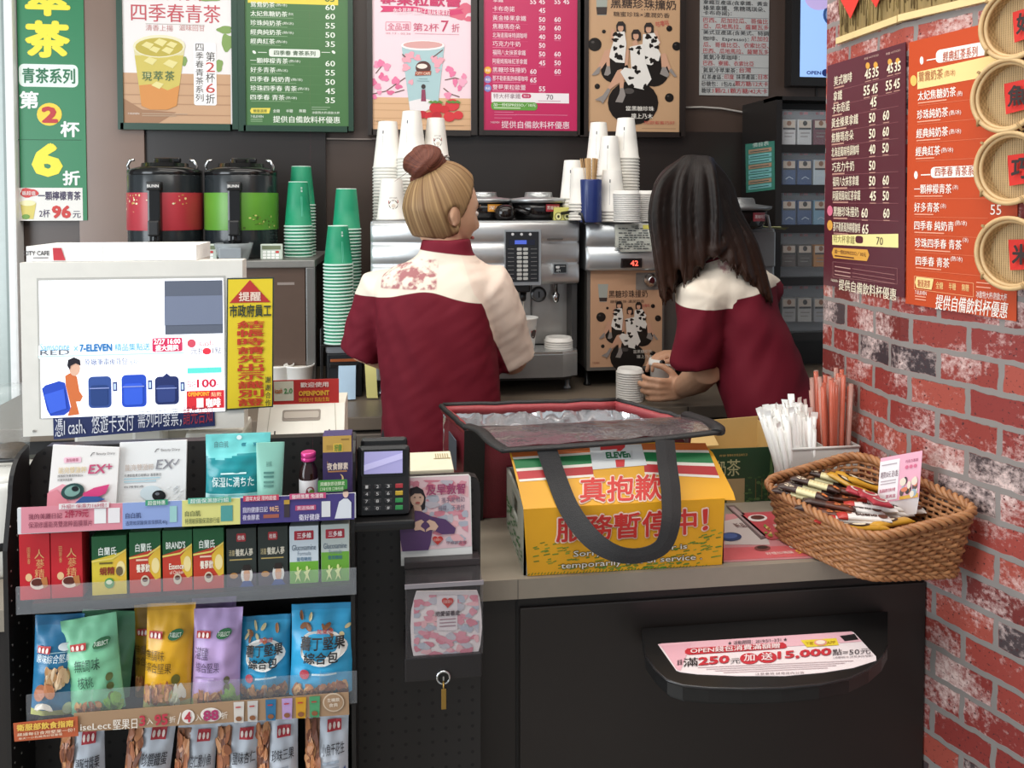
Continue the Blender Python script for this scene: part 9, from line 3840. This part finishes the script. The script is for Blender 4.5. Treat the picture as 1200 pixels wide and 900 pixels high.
mb = MB()
rings = []
for t, a_, b_, s_ in ((-.22, .134, .118, .0), (-.08, .130, .115, .0), (.05, .125, .110, .0), (.25, .114, .100, .0), (.45, .106, .094, .0), (.62, .110, .088, .0), (.76, .116, .082, .0), (.87, .100, .068, .0), (.95, .072, .058, .0), (1.0, .058, .054, 0)):
	c = hip.lerp(nk, t)
	if t < .1:
		c = V((hip.x + (hip.x - c.x) * -.6, c.y, c.z))
	k = sstep(-.1, .5, t)
	Xv = (V((math.cos(yaw2), math.sin(yaw2), 0)).lerp(X2, k)).normalized()
	Yv = (V((-math.sin(yaw2), math.cos(yaw2), 0)).lerp(Y2, k)).normalized()
	rings.append((c, a_, b_, Xv, Yv))
loft(mb, rings, skin2, pw=2.5)
hmL, hmR = at2(814, 428, -.005), at2(872, 400, .22)
mb.tube([shL2 + V((.05, .03, .02)), shL2 + V((.0, 0, -.004)), shL2.lerp(hmL, .55) + V((.003, 0, 0)), hmL], [.05, .066, .062, .056], skin2, 22)
mb.tube([shR2 + V((-.03, -.02, 0)), shR2, shR2.lerp(hmR, .5), hmR], [.05, .058, .056, .052], skin2, 22)

def fold2(p, n):
	q = V((p.x * 8 + p.z * 4, p.y * 9, p.z * 2.4))
	a_ = .013 * noise.noise(q) + .0055 * noise.noise(V((p.x * 20 - p.z * 12, p.y * 20, p.z * 7)))
	# folds fanning out below the sleeve
	r_ = p - shL2
	a_ += .005 * math.sin(math.atan2(r_.z, r_.x) * 9) * math.exp(-((r_.length - .2) / .1) ** 2)
	return p + n * a_

def yoke2(p):
	t = (p - hip).dot(sp) / (nk - hip).length
	l = (p - hip.lerp(nk, t)).dot(X2)
	body = t - .74 - .25 * max(0, -l - .02)
	ax = (hmL - shL2).normalized()
	rel = p - shL2
	slv = .022 - rel.dot(ax)
	r_ = (rel - ax * rel.dot(ax)).length
	if r_ < .08 and l < -.062:
		return slv
	return body * .45

def mark2(p):
	c_ = at2(856, 310, -.03)
	e = p - c_
	return .024 - max(abs(e.dot(X2)), abs(e.dot(sp)) * 1.3) if (p - hip).dot(Y2) < 0 else -1

SH2 = shirt_material('uniform_shirt_b', .7)
skin_build(mb, .0065, 'shirt', w2, SH2, 5, fold2, {'yoke': yoke2, 'sleeve': lambda p: -1, 'mark': mark2, 'collar': lambda p: (p - hip).dot(sp) / (nk - hip).length - .975}, label='maroon shirt with a cream yoke')
legs(w2, V((hip.x, hip.y, .90)), V((math.cos(yaw2), math.sin(yaw2), 0)), V((-math.sin(yaw2), math.cos(yaw2), 0)), .15)

# long straight hair: cap plus falling locks
H2 = hair_material('dark_long_hair', '#0d0908', '#1d1310', '#46291b')

def mask2(d):
	face = sstep(.42, .56, d.y - .35 * max(0, d.z) + .1 * max(0, -d.z))
	return (1 - face) * sstep(-.95, -.8, d.z)

cap, rows = hair_cap(Hx2, H2, w2, (0, .1, 1), mask2, .016)
q = random.Random(17)
mb = MB()
mb.add(cap.v, cap.f, H2)

def lock(b_, pts, r0):
	cv = curve(pts, 16)
	n_ = len(cv)
	b_.tube(cv, [r0 * (1 - .2 * i / n_) if i < n_ * .7 else r0 * (.86 - .80 * ((i / n_ - .7) / .3) ** 1.5) + .0006 for i in range(n_)], H2, 8, flat=.6)

thin = MB()
for k in range(200):
	u = k / 199 + q.uniform(-.01, .01)
	u = min(1, max(0, u))
	if k % 2:
		s_ = 1.22 * u
		dd = q.uniform(-.03, .08)
		tx, ty = 776 + 46 * s_ + q.uniform(-4, 4), 352 - 42 * s_ ** 1.4 + q.uniform(-10, 6)
		pts = [at2(802 + 24 * s_, 186, .06 + dd * .4), at2(772 + 54 * s_, 206 + 6 * (1 - s_), .0 + dd), at2(762 + 66 * s_, 250, -.03 + dd), at2(767 + 60 * s_, 295, -.04 + dd), at2(tx, ty, -.04 + dd)]
	else:
		s_ = 1.16 * u - .16
		dd = q.uniform(-.02, .03)
		tx, ty = 838 + 64 * max(0, s_) ** .55 + q.uniform(-5, 5), 300 + 57 * max(0, s_) ** .7 + q.uniform(-10, 3)
		pts = [at2(818 + 14 * s_, 186 + 4 * s_, .06 + dd), at2(834 + 20 * s_, 212 + 4 * s_, .04 + dd + .03 * s_), at2(842 + 24 * s_, 250, -.005 + dd + .04 * s_), at2(850 + 36 * s_, 285 + 4 * s_, -.035 + dd * .5 + .03 * s_), at2(tx, ty, -.06 + dd * .4 + .05 * s_)]
	lock(mb, pts, q.uniform(.011, .015))
	if k % 4 < 2:
		lock(thin, [p + V((q.uniform(-.004, .004), -.004, -.004)) for p in pts[1:]], .0028)
vs_, fs, ns = remesh(mb, .0048, 6)
hm = MB()
hm.add(vs_, fs, H2, True)
hm.add(thin.v, thin.f, H2, True)
ax2 = hc2 + V((.01, .0, 0))
hm.attr['strand'] = [math.atan2(p.x - ax2.x - .25 * max(0, ax2.z - p.z), -(p.y - ax2.y)) * 26 + 3 * noise.noise(V((p.x * 12, p.y * 12, p.z * 3))) for p in hm.v]
hm.attr['along'] = [max(0, min(1, (hc2.z - .03 - p.z) / .28)) for p in hm.v]
hm.build('hair', w2, label='long dark brown hair, lighter at the ends')

# the cup she holds and its lid
ct2 = thing('paper_cup', 'lidded white paper cup held by the long-haired clerk', 'cup', (cupc.x, cupc.y, BZ))
mb = MB()
mb.lathe([(.027, 0), (.028, .002), (.037, .098), (.039, .1), (.038, .102), (.001, .102)], paper_w, T(cupc.x, cupc.y, BZ), 32)
mb.build('cup_body', ct2)
mb = MB()
mb.lathe([(.041, .1), (.042, .104), (.040, .107), (.038, .116), (.035, .118), (.032, .115), (.001, .115)], M('#eceae6', .4, var=.02), T(cupc.x, cupc.y, BZ), 32)
mb.build('lid', ct2, label='white plastic lid')
